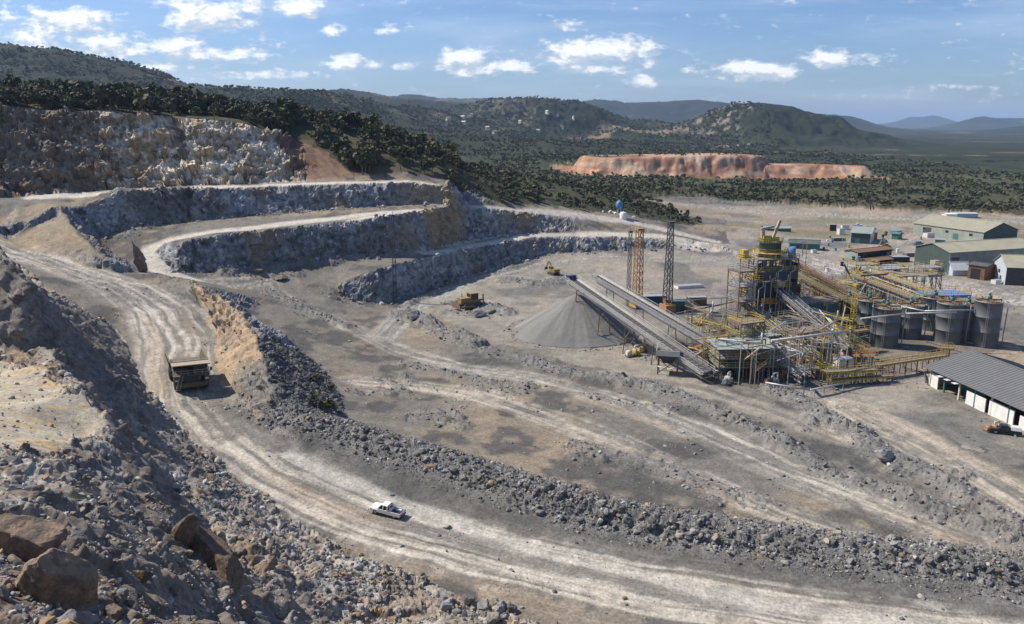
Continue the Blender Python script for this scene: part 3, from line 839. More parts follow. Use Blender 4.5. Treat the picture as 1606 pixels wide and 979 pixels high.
# orange spoil bank beside the haul road
OR = PL([(300, 450, 13), (345, 458, 15.5), (378, 489, 14.2), (404, 526, 12.7), (420, 570, 11), (432, 612, 9), (410, 655, 5.4), (350, 610, 6.6), (338, 570, 8), (334, 520, 9.6), (318, 475, 11.5)])
C = mixc(C, (.35, .255, .165), inside(OR, nx_ + 1.5 * n_mid, ny_ + 1.5 * n_mid) * (.8 + .5 * n_sm))
# stony windrow
wr = (1 - sstep(bd + n_mid * 2, 3.5, 7)) * sstep(ny_ * -1, -158, -150)
C = mixc(C, (.16, .158, .152), wr * .85)
C = mixc(C, (.175, .17, .16), np.clip(rz * 1.3, 0, 1) * .8)
DKR = PL([(404, 532, 12), (440, 545, 6), (490, 562, 3), (525, 603, 2.5), (545, 655, 2.2), (470, 640, 7), (432, 612, 9), (418, 570, 11)])
C = mixc(C, (.105, .103, .10), inside(DKR, nx_ + 1.5 * n_mid, ny_) * .8)
# foreground hillside and its pale bench
FC = np.tile(np.array([.30, .262, .212]), (len(nx_), 1))
FC = mixc(FC, (.35, .34, .33), sstep(fbm(nx_ / 7, ny_ / 7, nz_ / 7, 3, 220), .0, .4) * .7)
FC = mixc(FC, (.27, .185, .115), sstep(fbm(nx_ / 5, ny_ / 5, nz_ / 5, 3, 221), .0, .36) * .8)
FC = mixc(FC, (.095, .088, .082), sstep(n_sm, .15, .6) * .45)
FC = mixc(FC, (.42, .40, .37), (cB > .84) * .6)
FC = mixc(FC, (.12, .105, .092), (cB < .2) * .55)
FC = mixc(FC, (.21, .13, .085), (1 - sstep(np.hypot(nx_ + 22, ny_ - 32) + 5 * n_mid, 8, 26)) * .7)
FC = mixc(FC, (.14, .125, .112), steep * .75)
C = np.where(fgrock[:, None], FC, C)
BC = np.tile(np.array([.40, .345, .26]), (len(nx_), 1))
BC = mixc(BC, (.24, .22, .19), sstep(n_mid, 0, .5) * .8)
BC = mixc(BC, (.42, .29, .11), sstep(fbm(nx_ / 6, ny_ / 1.6, 0 * nx_, 3, 223), .26, .5) * .55)
C = np.where(bench[:, None], BC, C)
yl = np.hypot(nx_ - U(130, 790, 26)[0], ny_ - U(130, 790, 26)[1])
C = mixc(C, (.42, .34, .08), (1 - sstep(yl + n_sm * 1.0, .4, 1.6)) * .55)
C = C * (1 + .22 * n_sm + .14 * fbm(nx_ * 2.2, ny_ * 2.2, nz_ * 2.2, 2, 230))[:, None]

COLR = np.zeros((len(vx), 3))
rall = np.hypot(vx, vy)
# bush country: dark scrub, paler grass, bare patches, more bare rock on the small hills
vb = fbm(vx / 60, vy / 60, 0 * vx, 4, 240); vm = fbm(vx / 260, vy / 260, 0 * vx, 4, 241); vs = fbm(vx / 9, vy / 9, 0 * vx, 3, 242)
V = np.tile(np.array([.048, .059, .028]), (len(vx), 1))
V = mixc(V, (.028, .036, .018), sstep(vb + .4 * vs, -.05, .35) * .8)
V = mixc(V, (.105, .098, .055), sstep(vm + .3 * vb, .10, .45) * .5 * (1 - .6 * sstep(vz, 40, 110)))
V = mixc(V, (.022, .030, .017), sstep(vz, 30, 90) * .6)
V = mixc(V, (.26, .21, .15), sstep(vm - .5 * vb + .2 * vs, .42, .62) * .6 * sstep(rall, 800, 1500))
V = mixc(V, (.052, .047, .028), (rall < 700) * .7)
V = mixc(V, (.12, .10, .065), ((vs > .22) & (rall < 700)) * .5)
bare = np.zeros(len(vx))
for cx_, cy_, Y, rx, rz_ in [(790, 190, 2330, 150, 210), (745, 192, 2300, 70, 150), (1125, 180, 2130, 75, 130), (1105, 190, 2100, 90, 90), (1160, 168, 2150, 60, 60), (950, 212, 3000, 200, 300), (1010, 210, 3000, 180, 300)]:
    bxy = UD(cx_, cy_, Y)
    e = ((vx - bxy[0]) / rx) ** 2 + ((vy - bxy[1]) / rz_) ** 2
    bare = np.maximum(bare, (1 - sstep(e + 1.2 * vb, .1, 1.0)) * sstep(vs + vb, -.15, .35))
V = mixc(V, (.30, .26, .21), bare * np.where(vx / np.maximum(vy, 1) > .15, .7, .35))
# pale tailings ridge and a farm field far off
t1 = [UD(*p) for p in [(1075, 232, 1650), (1100, 222, 1750), (1150, 210, 1900), (1165, 208, 1950)]]
d, s, sd = poly_dist(vx, vy, t1, 60)
V = mixc(V, (.42, .41, .37), (1 - sstep(d + 14 * vs, 10, 26)))
for pix, hw, cc in [([(890, 222, 2050), (960, 218, 2250), (1050, 220, 2150)], 42, (.34, .27, .18)), ([(1320, 236, 1500), (1420, 237, 1480), (1540, 238, 1480)], 15, (.27, .25, .14)), ([(930, 226, 1800), (1010, 226, 1800)], 12, (.36, .30, .21)),
                    ([(560, 178, 2800), (640, 184, 2900)], 60, (.12, .13, .06)), ([(890, 243, 960), (960, 241, 960), (1140, 240, 960)], 6, (.42, .33, .25))]:
    pts = [UD(*p) for p in pix]
    d, s, sd = poly_dist(vx, vy, pts, hw * 3)
    V = mixc(V, cc, (1 - sstep(d + hw * .6 * vb + hw * .3 * vs, hw * .4, hw)) * .85)
# the red terrace: raw laterite on its faces and lip
dm = np.minimum(poly_dist(vx, vy, MESA, 90)[0], poly_dist(vx, vy, MESA2, 90)[0] + 8)
dm = np.minimum(dm, poly_dist(vx, vy, MESA3, 90)[0] + 16)
mz = (1 - sstep(dm + 14 * vs * .6, 50, 64)) * (vy > 700)
lay = fbm(vx / 40, vy / 40, vz / 3.0, 3, 250)
M = np.tile(np.array([.36, .20, .125]), (len(vx), 1))
M = mixc(M, (.46, .33, .24), sstep(lay, -.15, .30) * .9)
M = mixc(M, (.27, .125, .075), sstep(fbm(vx / 14, vy / 14, vz / 14, 3, 251), .08, .4) * .8)
M = mixc(M, (.40, .27, .10), sstep(fbm(vx / 20, vy / 20, vz / 20, 3, 252), .25, .5) * .6)
top = sstep(vz, 18.5, 21) * sstep(-dm, -34, -24)
M = mixc(M, (.06, .07, .035), top * sstep(vb, -.2, .1) * .9)
V = V * (1 - mz[:, None]) + M * mz[:, None]
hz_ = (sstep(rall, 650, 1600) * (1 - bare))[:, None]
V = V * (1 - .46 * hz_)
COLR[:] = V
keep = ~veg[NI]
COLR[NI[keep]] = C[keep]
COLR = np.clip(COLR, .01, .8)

idx = np.arange(NCOL * NROW).reshape(NCOL, NROW)
quads = np.stack([idx[:-1, :-1], idx[1:, :-1], idx[1:, 1:], idx[:-1, 1:]], -1).reshape(-1, 4)


def raw_mesh(name, verts, faces, smooth=True, colors=None, fcolors=None):
    """numpy -> mesh; faces is an (n, 3 or 4) array"""
    me = bpy.data.meshes.new(name)
    nf, k = faces.shape
    me.vertices.add(len(verts)); me.vertices.foreach_set('co', np.ascontiguousarray(verts, np.float32).ravel())
    me.loops.add(nf * k); me.loops.foreach_set('vertex_index', np.ascontiguousarray(faces, np.int32).ravel())
    me.polygons.add(nf); me.polygons.foreach_set('loop_start', np.arange(0, nf * k, k, dtype=np.int32))
    me.polygons.foreach_set('use_smooth', np.full(nf, smooth, bool) if isinstance(smooth, bool) else smooth)
    if colors is not None:
        at = me.color_attributes.new('Col', 'FLOAT_COLOR', 'POINT')
        at.data.foreach_set('color', np.concatenate([colors, np.ones((len(colors), 1))], 1).astype(np.float32).ravel())
    if fcolors is not None:
        at = me.attributes.new('Tint', 'FLOAT_COLOR', 'FACE')
        at.data.foreach_set('color', np.concatenate([fcolors, np.ones((len(fcolors), 1))], 1).astype(np.float32).ravel())
    me.update(); me.validate()
    return me


def link(name, me, mat=None, parent=None):
    o = bpy.data.objects.new(name, me)
    if mat:
        me.materials.append(mat)
    o.parent = parent
    COL.objects.link(o)
    return o


def attr_mat(name, attr, scales=((2.2, .25), (.35, .12)), rough=.95, bump=.35, bscale=3.0, spec=.15):
    mt = bpy.data.materials.new(name); mt.use_nodes = True
    w = NT(mt.node_tree)
    out = w.n('ShaderNodeOutputMaterial'); b = w.n('ShaderNodeBsdfPrincipled')
    at = w.n('ShaderNodeAttribute', attribute_name=attr)
    geo = w.n('ShaderNodeNewGeometry')
    c = at.outputs['Color']
    for sc, am in scales:
        nz = w.noise(geo.outputs['Position'], sc, 5, .6)
        c = w.mix(1.0, c, w.mix(1.0, w.ramp(nz, .25, .75, 1 - am * 1.6, 1 + am * 1.6, False), (1, 1, 1, 1), 'MULTIPLY'), 'MULTIPLY')
    w.l(c, b.inputs['Base Color'])
    b.inputs['Roughness'].default_value = rough
    b.inputs['Specular IOR Level'].default_value = spec
    if bump:
        bp = w.n('ShaderNodeBump'); bp.inputs['Strength'].default_value = bump; bp.inputs['Distance'].default_value = .35
        w.l(w.noise(geo.outputs['Position'], bscale, 6, .7), bp.inputs['Height'])
        w.l(bp.outputs[0], b.inputs['Normal'])
    w.l(b.outputs[0], out.inputs['Surface'])
    return mt


M_GROUND = attr_mat('ground_dirt', 'Col', bump=.55)
GV = np.stack([vx, vy, vz], 1)
rock_all = np.zeros(len(vx)); rock_all[NI] = rock * (np.hypot(nx_, ny_) > 150) * ~fgrock
ground = link('ground', raw_mesh('ground', GV, quads, rock_all[quads[:, 0]] < .3, COLR), M_GROUND)
ground['kind'] = 'structure'
GVg = GV.reshape(NCOL, NROW, 3)


def ground_at(x, y):
    """height of the finished ground sheet at a point"""
    a = math.atan2(x, y); r = math.hypot(x, y)
    i = (a - ang[0]) / (ang[1] - ang[0]); i = min(max(i, 0), NCOL - 1.001)
    i0 = int(i)
    z = 0
    for j, wt in ((i0, 1 - (i - i0)), (i0 + 1, i - i0)):
        z += wt * float(np.interp(r, RR[j], GVg[j, :, 2]))
    return z

# ------------------------------------------------------------------ haze (the air between here and the hills)
def build_haze():
    me = bpy.data.meshes.new('haze')
    bm = bmesh.new()
    bmesh.ops.create_cube(bm, size=1.0)
    lo, hi = float(vz.min()) - 1.0, 420.0
    for v in bm.verts:
        v.co = Vector((v.co.x * 60000, v.co.y * 60000, lo + (v.co.z + .5) * (hi - lo)))
    bm.to_mesh(me); bm.free()
    mt = bpy.data.materials.new('haze_air'); mt.use_nodes = True
    w = NT(mt.node_tree)
    out = w.n('ShaderNodeOutputMaterial')
    v = w.n('ShaderNodeVolumePrincipled')
    v.inputs['Color'].default_value = (.50, .69, .98, 1)
    v.inputs['Density'].default_value = 0.000055
    v.inputs['Anisotropy'].default_value = 0.1
    w.l(v.outputs[0], out.inputs['Volume'])
    o = link('haze', me, mt)
    o['kind'] = 'stuff'


build_haze()

# ------------------------------------------------------------------ helpers for things
def tag(o, label=None, cat=None, group=None, kind=None):
    if label: o['label'] = label
    if cat: o['category'] = cat
    if group: o['group'] = group
    if kind or cat: o['kind'] = kind or 'thing'
    return o


def empty(name, loc, label, cat, group=None, rz=0.0):
    o = bpy.data.objects.new(name, None)
    o.empty_display_size = .5
    COL.objects.link(o)
    o.location = loc; o.rotation_euler = (0, 0, rz)
    return tag(o, label, cat, group)


RNG = np.random.default_rng(7)
# every vertex of the ground carries the area it stands for, so stones and bushes can be strewn evenly
P3 = GVg
du = np.zeros_like(P3); dv = np.zeros_like(P3)
du[1:-1] = (P3[2:] - P3[:-2]) / 2; dv[:, 1:-1] = (P3[:, 2:] - P3[:, :-2]) / 2
AREA = np.linalg.norm(np.cross(du, dv), axis=2).ravel()
UPZ = np.cross(du, dv)
UPZ = (np.abs(UPZ[..., 2]) / np.maximum(np.linalg.norm(UPZ, axis=2), 1e-9)).ravel()
del du, dv


def strew(ids, dens, seed):
    """pick ground vertices, dens per square metre (array or number)"""
    r = np.random.default_rng(seed)
    w = AREA[ids] * dens
    tot = float(w.sum())
    n = r.poisson(tot)
    if n == 0:
        return ids[:0]
    return ids[r.choice(len(ids), n, p=w / tot)]


def ico(sub):
    bm = bmesh.new(); bmesh.ops.create_icosphere(bm, subdivisions=sub, radius=1.0)
    v = np.array([x.co[:] for x in bm.verts]); f = np.array([[y.index for y in x.verts] for x in bm.faces]); bm.free()
    return v, f


ICO0, ICO1, ICO2, ICO3 = ico(1), ico(2), ico(3), ico(5)


def rock_shape(base, seed, planes=11, rough=.06):
    r = np.random.default_rng(seed)
    v, f = base
    n = r.normal(size=(planes, 3)); n /= np.linalg.norm(n, axis=1)[:, None]
    dd = r.uniform(.38, .92, planes)
    dot = v @ n.T
    rad = np.where(dot > .05, dd / np.maximum(dot, .05), 9).min(1)
    rad = np.minimum(rad, 1.15)
    p = v * rad[:, None]
    p = p * (1 + rough * fbm(v[:, 0] * 3 + seed, v[:, 1] * 3, v[:, 2] * 3, 3, seed))[:, None]
    p *= r.uniform(.62, 1.2, 3)
    return p, f


SMALL = [rock_shape(ICO0, 10 + i, 7, .0) for i in range(10)]
MED = [rock_shape(ICO1, 30 + i, 9, .05) for i in range(10)]


def rotmats(n, r):
    q = r.normal(size=(n, 4)); q /= np.linalg.norm(q, axis=1)[:, None]
    a, b, c, d = q.T
    return np.stack([np.stack([1 - 2 * (c * c + d * d), 2 * (b * c - a * d), 2 * (b * d + a * c)], -1),
                     np.stack([2 * (b * c + a * d), 1 - 2 * (b * b + d * d), 2 * (c * d - a * b)], -1),
                     np.stack([2 * (b * d - a * c), 2 * (c * d + a * b), 1 - 2 * (b * b + c * c)], -1)], 1)


def rock_cloud(pos, size, shapes, col, seed):
    """many stones as one vertex/face/colour array"""
    r = np.random.default_rng(seed)
    V, Fc, Cc = [], [], []
    kind = r.integers(0, len(shapes), len(pos)); off = 0
    for k, (sv, sf) in enumerate(shapes):
        m = kind == k
        if not m.any():
            continue
        R = rotmats(m.sum(), r)
        p = np.einsum('nij,vj->nvi', R, sv) * size[m][:, None, None]
        p[..., 2] *= .85
        p += (pos[m] + np.array([0, 0, 1.0]) * (size[m] * .08)[:, None])[:, None]
        V.append(p.reshape(-1, 3))
        Fc.append((sf[None] + (off + np.arange(m.sum()) * len(sv))[:, None, None]).reshape(-1, 3)); off += m.sum() * len(sv)
        Cc.append(np.repeat(col[m], len(sf), 0))
    return np.concatenate(V), np.concatenate(Fc), np.concatenate(Cc)


def rock_cols(n, r, tone):
    """grey, bluish, pale and ochre stones in the proportions of a zone"""
    pal = {'grey': ([(.23, .225, .215), (.14, .14, .14), (.30, .305, .32), (.40, .39, .37), (.30, .225, .14)], [.40, .26, .18, .10, .06]),
           'bank': ([(.205, .198, .185), (.12, .118, .114), (.27, .268, .262), (.37, .355, .33), (.27, .21, .14)], [.40, .30, .16, .08, .06]),
           'hill': ([(.31, .28, .24), (.17, .152, .133), (.37, .36, .35), (.34, .235, .14), (.42, .40, .37)], [.36, .2, .2, .16, .08]),
           'dark': ([(.115, .115, .115), (.17, .165, .16), (.085, .085, .085), (.28, .28, .28)], [.45, .3, .2, .05])}[tone]
    c = np.array(pal[0])[r.choice(len(pal[0]), n, p=pal[1])]
    return np.clip(c * r.uniform(.75, 1.25, (n, 1)), .02, .8)


M_ROCK = attr_mat('broken_rock', 'Tint', scales=((3.0, .16),), bump=.5, bscale=4.5)

bdv = np.full(len(vx), 99.0); bdv[NI] = bd
rzv = np.zeros(len(vx)); rzv[NI] = rz
fgv = np.zeros(len(vx), bool); fgv[NI] = fgrock
bev = np.zeros(len(vx), bool); bev[NI] = bench
orv = np.zeros(len(vx), bool); orv[NI] = inside(OR, nx_, ny_)
dkv = np.zeros(len(vx), bool); dkv[NI] = inside(DKR, nx_, ny_)
rkv = np.zeros(len(vx)); rkv[NI] = steep
wlv = np.zeros(len(vx), bool); wlv[NI] = wall
apv = np.zeros(len(vx), bool)
apv[NI] = inside(PL([(199, 611, 13.5), (258, 668, 10.2), (300, 722, 7.6), (318, 775, 5.4), (372, 838, 4), (420, 900, 9), (520, 940, 5), (640, 925, 0), (540, 866, 0.3), (450, 816, 1), (370, 755, 2.5), (300, 690, 4.5), (258, 655, 6), (222, 615, 7.5)]), nx_, ny_)
opn = np.zeros(len(vx), bool); opn[NI] = ~fgrock & (steep < .3) & ~veg[NI] & (ny_ < 260) & (ny_ > 70)
toe = np.zeros(len(vx)); 
for tl in (PL(TOE_C), PL(TOE_D), PL(TOE_B)):
    dd_, _, _ = poly_dist(nx_, ny_, tl, 9)
    toe[NI] = np.maximum(toe[NI], 1 - sstep(dd_, 1, 6))
inview = np.abs(np.degrees(np.arctan2(vx, vy))) < 42
sets = []


def zone(mask, dens, lo, hi, power, tone, seed):
    ids = np.nonzero(mask & inview)[0]
    d_ = dens[ids] if isinstance(dens, np.ndarray) else dens
    ch = strew(ids, d_, seed)
    r = np.random.default_rng(seed + 1)
    size = lo * (1 - r.random(len(ch))) ** (-1.0 / power)
    size = np.minimum(size, hi * r.uniform(.7, 1, len(ch)))
    pos = np.stack([vx[ch], vy[ch], vz[ch]], 1)
    pos[:, :2] += r.normal(size=(len(ch), 2)) * .15
    sets.append((pos, size, rock_cols(len(ch), r, tone), np.full(len(ch), seed)))


berm_zone = (bdv < 6.5) & (vy < 158) & ~orv & ~dkv
zone(berm_zone & (bdv < 4.5), 4.4, .12, .78, 2.2, 'bank', 1)
zone(berm_zone, 4.5, .08, .4, 2.4, 'bank', 2)
zone(dkv, 3.0, .17, .8, 2.2, 'dark', 3)
zone(orv, .25, .12, .5, 2.2, 'hill', 4)
rn = np.hypot(vx, vy)
fpat = np.zeros(len(vx)); fpat[NI] = sstep(fbm(nx_ / 6, ny_ / 6, nz_ / 6, 3, 281), -.12, .35)
zone(fgv & (rn > 45) & (rkv < .85), .9 + 3.0 * fpat, .10, .8, 2.1, 'hill', 5)
zone(fgv & (rn < 88) & (rkv >= .5), 3.2 * (.3 + fpat), .07, .5, 1.9, 'hill', 5)
zone(fgv & (rn <= 45), 4.0 + 8.0 * fpat, .05, .5, 1.8, 'hill', 6)
zone(apv & (rkv < .6), .5 + 2.2 * fpat, .14, .85, 2.1, 'grey', 7)
zone(bev, .35, .10, .5, 1.9, 'hill', 8)
zone(rzv > .15, 1.3, .11, .5, 2.2, 'bank', 9)
zone(opn & (bdv > 6), .05 + .10 * sstep(rzv * 0 + 0, 0, 1), .09, .4, 2.2, 'grey', 10)
zone((toe > .1) & (rkv < .75), .55 * toe, .22, 1.3, 2.0, 'grey', 11)
zone(wlv & (rkv > .2), .05, .4, 1.3, 2.2, 'grey', 12)
zone((np.abs(np.hypot(vx - 18.2, vy - 219.5) - 19.3) < 1.6), .9, .12, .55, 2.0, 'bank', 9)
patchy = np.zeros(len(vx)); patchy[NI] = sstep(fbm(nx_ / 11, ny_ / 11, 0 * nx_, 3, 280), .12, .4)
zone(opn & (bdv > 6) & (patchy > .02) & (vy < 210), .45 * patchy, .10, .5, 2.1, 'grey', 13)
pos = np.concatenate([s[0] for s in sets]); size = np.concatenate([s[1] for s in sets]); rcol = np.concatenate([s[2] for s in sets]); zid = np.concatenate([s[3] for s in sets])
dist = np.linalg.norm(pos - np.array([0, 0, CAMZ]), axis=1)
# in the picture's field of view the stones that show largest stand on their own
rel = pos - np.array([0, 0, CAMZ])
cz = rel[:, 1] * math.cos(PITCH) - rel[:, 2] * math.sin(PITCH)
cpx = CX + rel[:, 0] / cz * F; cpy = CY - (rel[:, 1] * math.sin(PITCH) + rel[:, 2] * math.cos(PITCH)) / cz * F
seen_ = (cpx > 5) & (cpx < 1600) & (cpy > 0) & (cpy < 975)
app = np.where(seen_, size / dist, 0)
BIG = np.zeros(len(pos), bool)
BIG[np.argsort(-app)[:270]] = True
sm = ~BIG
far_or_small = sm & (app * F < 2.2)
mid = sm & ~far_or_small
va, fa, ca = rock_cloud(pos[far_or_small], size[far_or_small], SMALL, rcol[far_or_small], 5)
vb_, fb, cb = rock_cloud(pos[mid], size[mid], MED, rcol[mid], 6)
rub = link('rubble', raw_mesh('rubble', np.concatenate([va, vb_]), np.concatenate([fa, fb + len(va)]), False, None, np.concatenate([ca, cb])), M_ROCK)
tag(rub, kind='stuff')
print('stones', far_or_small.sum(), mid.sum())

# rock material for single boulders, varied per object
def rock_mat(name, cols, scale=1.2):
    mt = bpy.data.materials.new(name); mt.use_nodes = True
    w = NT(mt.node_tree)
    out = w.n('ShaderNodeOutputMaterial'); b = w.n('ShaderNodeBsdfPrincipled')
    tc = w.n('ShaderNodeNewGeometry'); oi = w.n('ShaderNodeObjectInfo')
    a = w.mix(w.ramp(w.noise(tc.outputs['Position'], scale, 6, .6), .35, .65), cols[0], cols[1])
    a = w.mix(w.ramp(w.noise(tc.outputs['Position'], scale * .45, 4, .6), .5, .68), a, cols[2])
    a = w.mix(1.0, a, w.mix(1.0, w.ramp(oi.outputs['Random'], 0, 1, .62, 1.35, False), (1, 1, 1, 1), 'MULTIPLY'), 'MULTIPLY')
    w.l(a, b.inputs['Base Color']); b.inputs['Roughness'].default_value = .95; b.inputs['Specular IOR Level'].default_value = .15
    bp = w.n('ShaderNodeBump'); bp.inputs['Strength'].default_value = .9; bp.inputs['Distance'].default_value = .2
    w.l(w.noise(tc.outputs['Position'], 5, 7, .7), bp.inputs['Height']); w.l(bp.outputs[0], b.inputs['Normal'])
    w.l(b.outputs[0], out.inputs['Surface'])
    return mt


M_BOULDER = rock_mat('grey_boulder', [(.26, .255, .25, 1), (.16, .158, .155, 1), (.33, .27, .20, 1)])
M_BROWN = rock_mat('brown_boulder', [(.24, .18, .13, 1), (.135, .11, .09, 1), (.31, .225, .155, 1)], 2.4)
protos = [raw_mesh('boulder', *rock_shape(ICO2, 60 + i, 12, .07), False) for i in range(9)]
for me in protos:
    me.materials.append(M_BOULDER)
BL = {1: ('grey angular boulder piled on the long stony bank beside the haul road', 'boulders on the bank beside the haul road'), 5: ('broken rock lying loose on the shaded rocky hillside in the foreground', 'loose rocks on the foreground hillside'),
      3: ('dark rock on the black rubble heap behind the orange bank', 'dark rocks on the black heap'), 7: ('grey boulder on the rubble apron between the cliff and the haul road', 'boulders on the rubble apron'), 8: ('rock lying on the pale dirt ledge at the left', 'rocks on the pale ledge'),
      9: ('grey stone on a low rubble windrow across the pit floor', 'stones on the windrows of the pit floor'), 4: ('rock stuck in the orange earth bank beside the haul road', 'rocks in the orange bank'), 11: ('fallen block lying at the foot of a quarry face', 'fallen blocks under the quarry faces'),
      10: ('loose stone lying alone on the open pit floor', 'loose stones on the pit floor'), 12: ('pale block jutting from the upper quarry wall', 'blocks on the upper wall')}
BL[2] = BL[1]; BL[6] = BL[5]; BL[13] = BL[10]
rb = random.Random(3)
for i in np.nonzero(BIG)[0]:
    o = bpy.data.objects.new('boulder', protos[rb.randrange(len(protos))])
    s = float(size[i])
    o.location = (float(pos[i, 0]), float(pos[i, 1]), float(pos[i, 2]) + s * .1)
    o.scale = (s * rb.uniform(.85, 1.2), s * rb.uniform(.8, 1.15), s * rb.uniform(.7, 1.0))
    o.rotation_euler = (rb.uniform(-.6, .6), rb.uniform(-.6, .6), rb.uniform(0, 6.28))
    COL.objects.link(o)
    lab, grp = BL[int(zid[i])]
    tag(o, lab, 'rock', grp)


def big_rock(px, py, z, w, h, d, seed, mat, label, rot=(0, 0, 0), sink=.25, planes=14, base=None, Y=None):
    me = raw_mesh('boulder', *rock_shape(base or ICO3, seed, planes, .10), False)
    x, y, _ = U(px, py, z)
    zz = ground_at(x, y)
    o = link('boulder', me, mat)
    co = np.array([v.co[:] for v in me.vertices]); ext = co.max(0) - co.min(0)
    o.scale = (w / ext[0], d / ext[1], h / ext[2])
    o.rotation_euler = rot
    o.location = (x, y, zz + h * (.5 - sink))
    tag(o, label, 'rock')
    return o


big_rock(84, 952, 37.0, 3.3, 4.0, 3.2, 203, M_BROWN, 'largest brown boulder with a sunlit flat top, bottom left corner of the hillside', (0.05, -.12, .3))
big_rock(28, 862, 35.5, 4.3, 2.6, 3.2, 204, M_BROWN, 'wide dark brown boulder behind the largest one, cut by the left edge', (0, .1, .2))
big_rock(72, 858, 35.3, 1.8, 2.0, 1.6, 207, M_BROWN, 'rounded brown boulder leaning on the wide dark one near the left edge', (.1, 0, .9))
big_rock(346, 905, 16.5, 7.6, 4.4, 3.6, 211, M_BROWN, 'long brown slab of rock lying tilted downhill on the foreground slope', (0, .55, -.5), sink=.35)
big_rock(297, 862, 18.5, 2.6, 4.6, 2.4, 215, M_BROWN, 'upright tan rock at the upper end of the tilted brown slab', (.1, .2, .3), sink=.25)
for k, (px, py, z, w, h, lab) in enumerate([
        (95, 968, 38.5, .8, .85, 'pointed orange brown rock under the largest boulder at the bottom edge'), (128, 975, 38, .9, .7, 'orange brown rock right of the pointed one at the bottom edge'),
        (60, 978, 39, .8, .7, 'brown rock at the bottom edge left of the pointed orange one'), (180, 968, 35, .9, .7, 'tan rock standing apart at the bottom edge of the slope'), (225, 905, 28, 1.3, .9, 'reddish brown rock on the slope right of the largest boulder'),
        (20, 972, 39.5, 1.0, .8, 'dull brown rock in the bottom left corner')]):
    big_rock(px, py, z, w, h, w * .9, 220 + k, M_BROWN, lab, (rb.uniform(-.3, .3), rb.uniform(-.3, .3), rb.uniform(0, 6)), base=ICO2)
# heap of grey boulders at the bottom edge
for k in range(22):
    px, py = rb.uniform(688, 800), rb.uniform(950, 985)
    s = rb.uniform(.7, 1.9)
    o = big_rock(px, py, -.3, s, s * .85, s * .9, 240 + k, M_BOULDER, 'grey boulder in the small heap at the bottom edge below the pickup', (rb.uniform(-.5, .5), rb.uniform(-.5, .5), rb.uniform(0, 6)), base=ICO2)
    o['group'] = 'boulders in the small heap at the bottom edge'

# ------------------------------------------------------------------ trees and bush
def leaf_mat(name, cols):
    mt = bpy.data.materials.new(name); mt.use_nodes = True
    w = NT(mt.node_tree)
    out = w.n('ShaderNodeOutputMaterial'); b = w.n('ShaderNodeBsdfPrincipled')
    g = w.n('ShaderNodeNewGeometry')
    a = w.mix(w.ramp(g.outputs['Random Per Island'], 0, 1, smooth=False), cols[0], cols[1])
    a = w.mix(w.ramp(w.noise(g.outputs['Position'], .11, 3, .6), .42, .62), a, cols[2])
    a = w.mix(w.m('MULTIPLY', w.ramp(w.noise(g.outputs['Position'], .34, 2, .5), .54, .66), .6), a, (.105, .10, .042, 1))
    w.l(a, b.inputs['Base Color']); b.inputs['Roughness'].default_value = .75; b.inputs['Specular IOR Level'].default_value = .2
    w.l(b.outputs[0], out.inputs['Surface'])
    return mt


M_LEAF = leaf_mat('scrub_leaves', [(.032, .046, .020, 1), (.088, .102, .042, 1), (.098, .088, .044, 1)])
M_BUSH = leaf_mat('bush_leaves', [(.045, .056, .026, 1), (.095, .10, .05, 1), (.11, .097, .055, 1)])
M_BARK = rock_mat('bark', [(.13, .10, .075, 1), (.08, .065, .05, 1), (.16, .13, .10, 1)])


def crown_arrays(seed, n, lobes, leaf, flat=.8):
    """leaf clumps scattered through a few uneven lobes; unit height 1, radius about .45"""
    r = np.random.default_rng(seed)
    cen = np.stack([r.uniform(-.26, .26, lobes), r.uniform(-.26, .26, lobes), r.uniform(.36, .82, lobes)], 1)
    rad = r.uniform(.14, .27, lobes)
    which = r.integers(0, lobes, n)
    d = r.normal(size=(n, 3)); d /= np.linalg.norm(d, axis=1)[:, None]
    p = cen[which] + d * (rad[which] * r.uniform(.55, 1.1, n))[:, None] * np.array([1, 1, flat])
    nrm = d + r.normal(size=(n, 3)) * .55; nrm /= np.linalg.norm(nrm, axis=1)[:, None]
    t = np.cross(nrm, r.normal(size=(n, 3))); t /= np.linalg.norm(t, axis=1)[:, None]
    b = np.cross(nrm, t)
    s = leaf * r.uniform(.6, 1.3, n)[:, None]
    q = np.stack([p - t * s - b * s * .6, p + t * s * .9 - b * s, p + t * s + b * s * .7, p - t * s * .8 + b * s], 1)
    q[..., 2] = np.maximum(q[..., 2], .03)
    return q.reshape(-1, 3), np.arange(n * 4).reshape(n, 4)


CROWNS = [crown_arrays(400 + i, 190, 4 + (i * 3) % 7, .062) for i in range(8)]
LOW = [crown_arrays(440 + i, 26, 4, .17, .7) for i in range(6)]


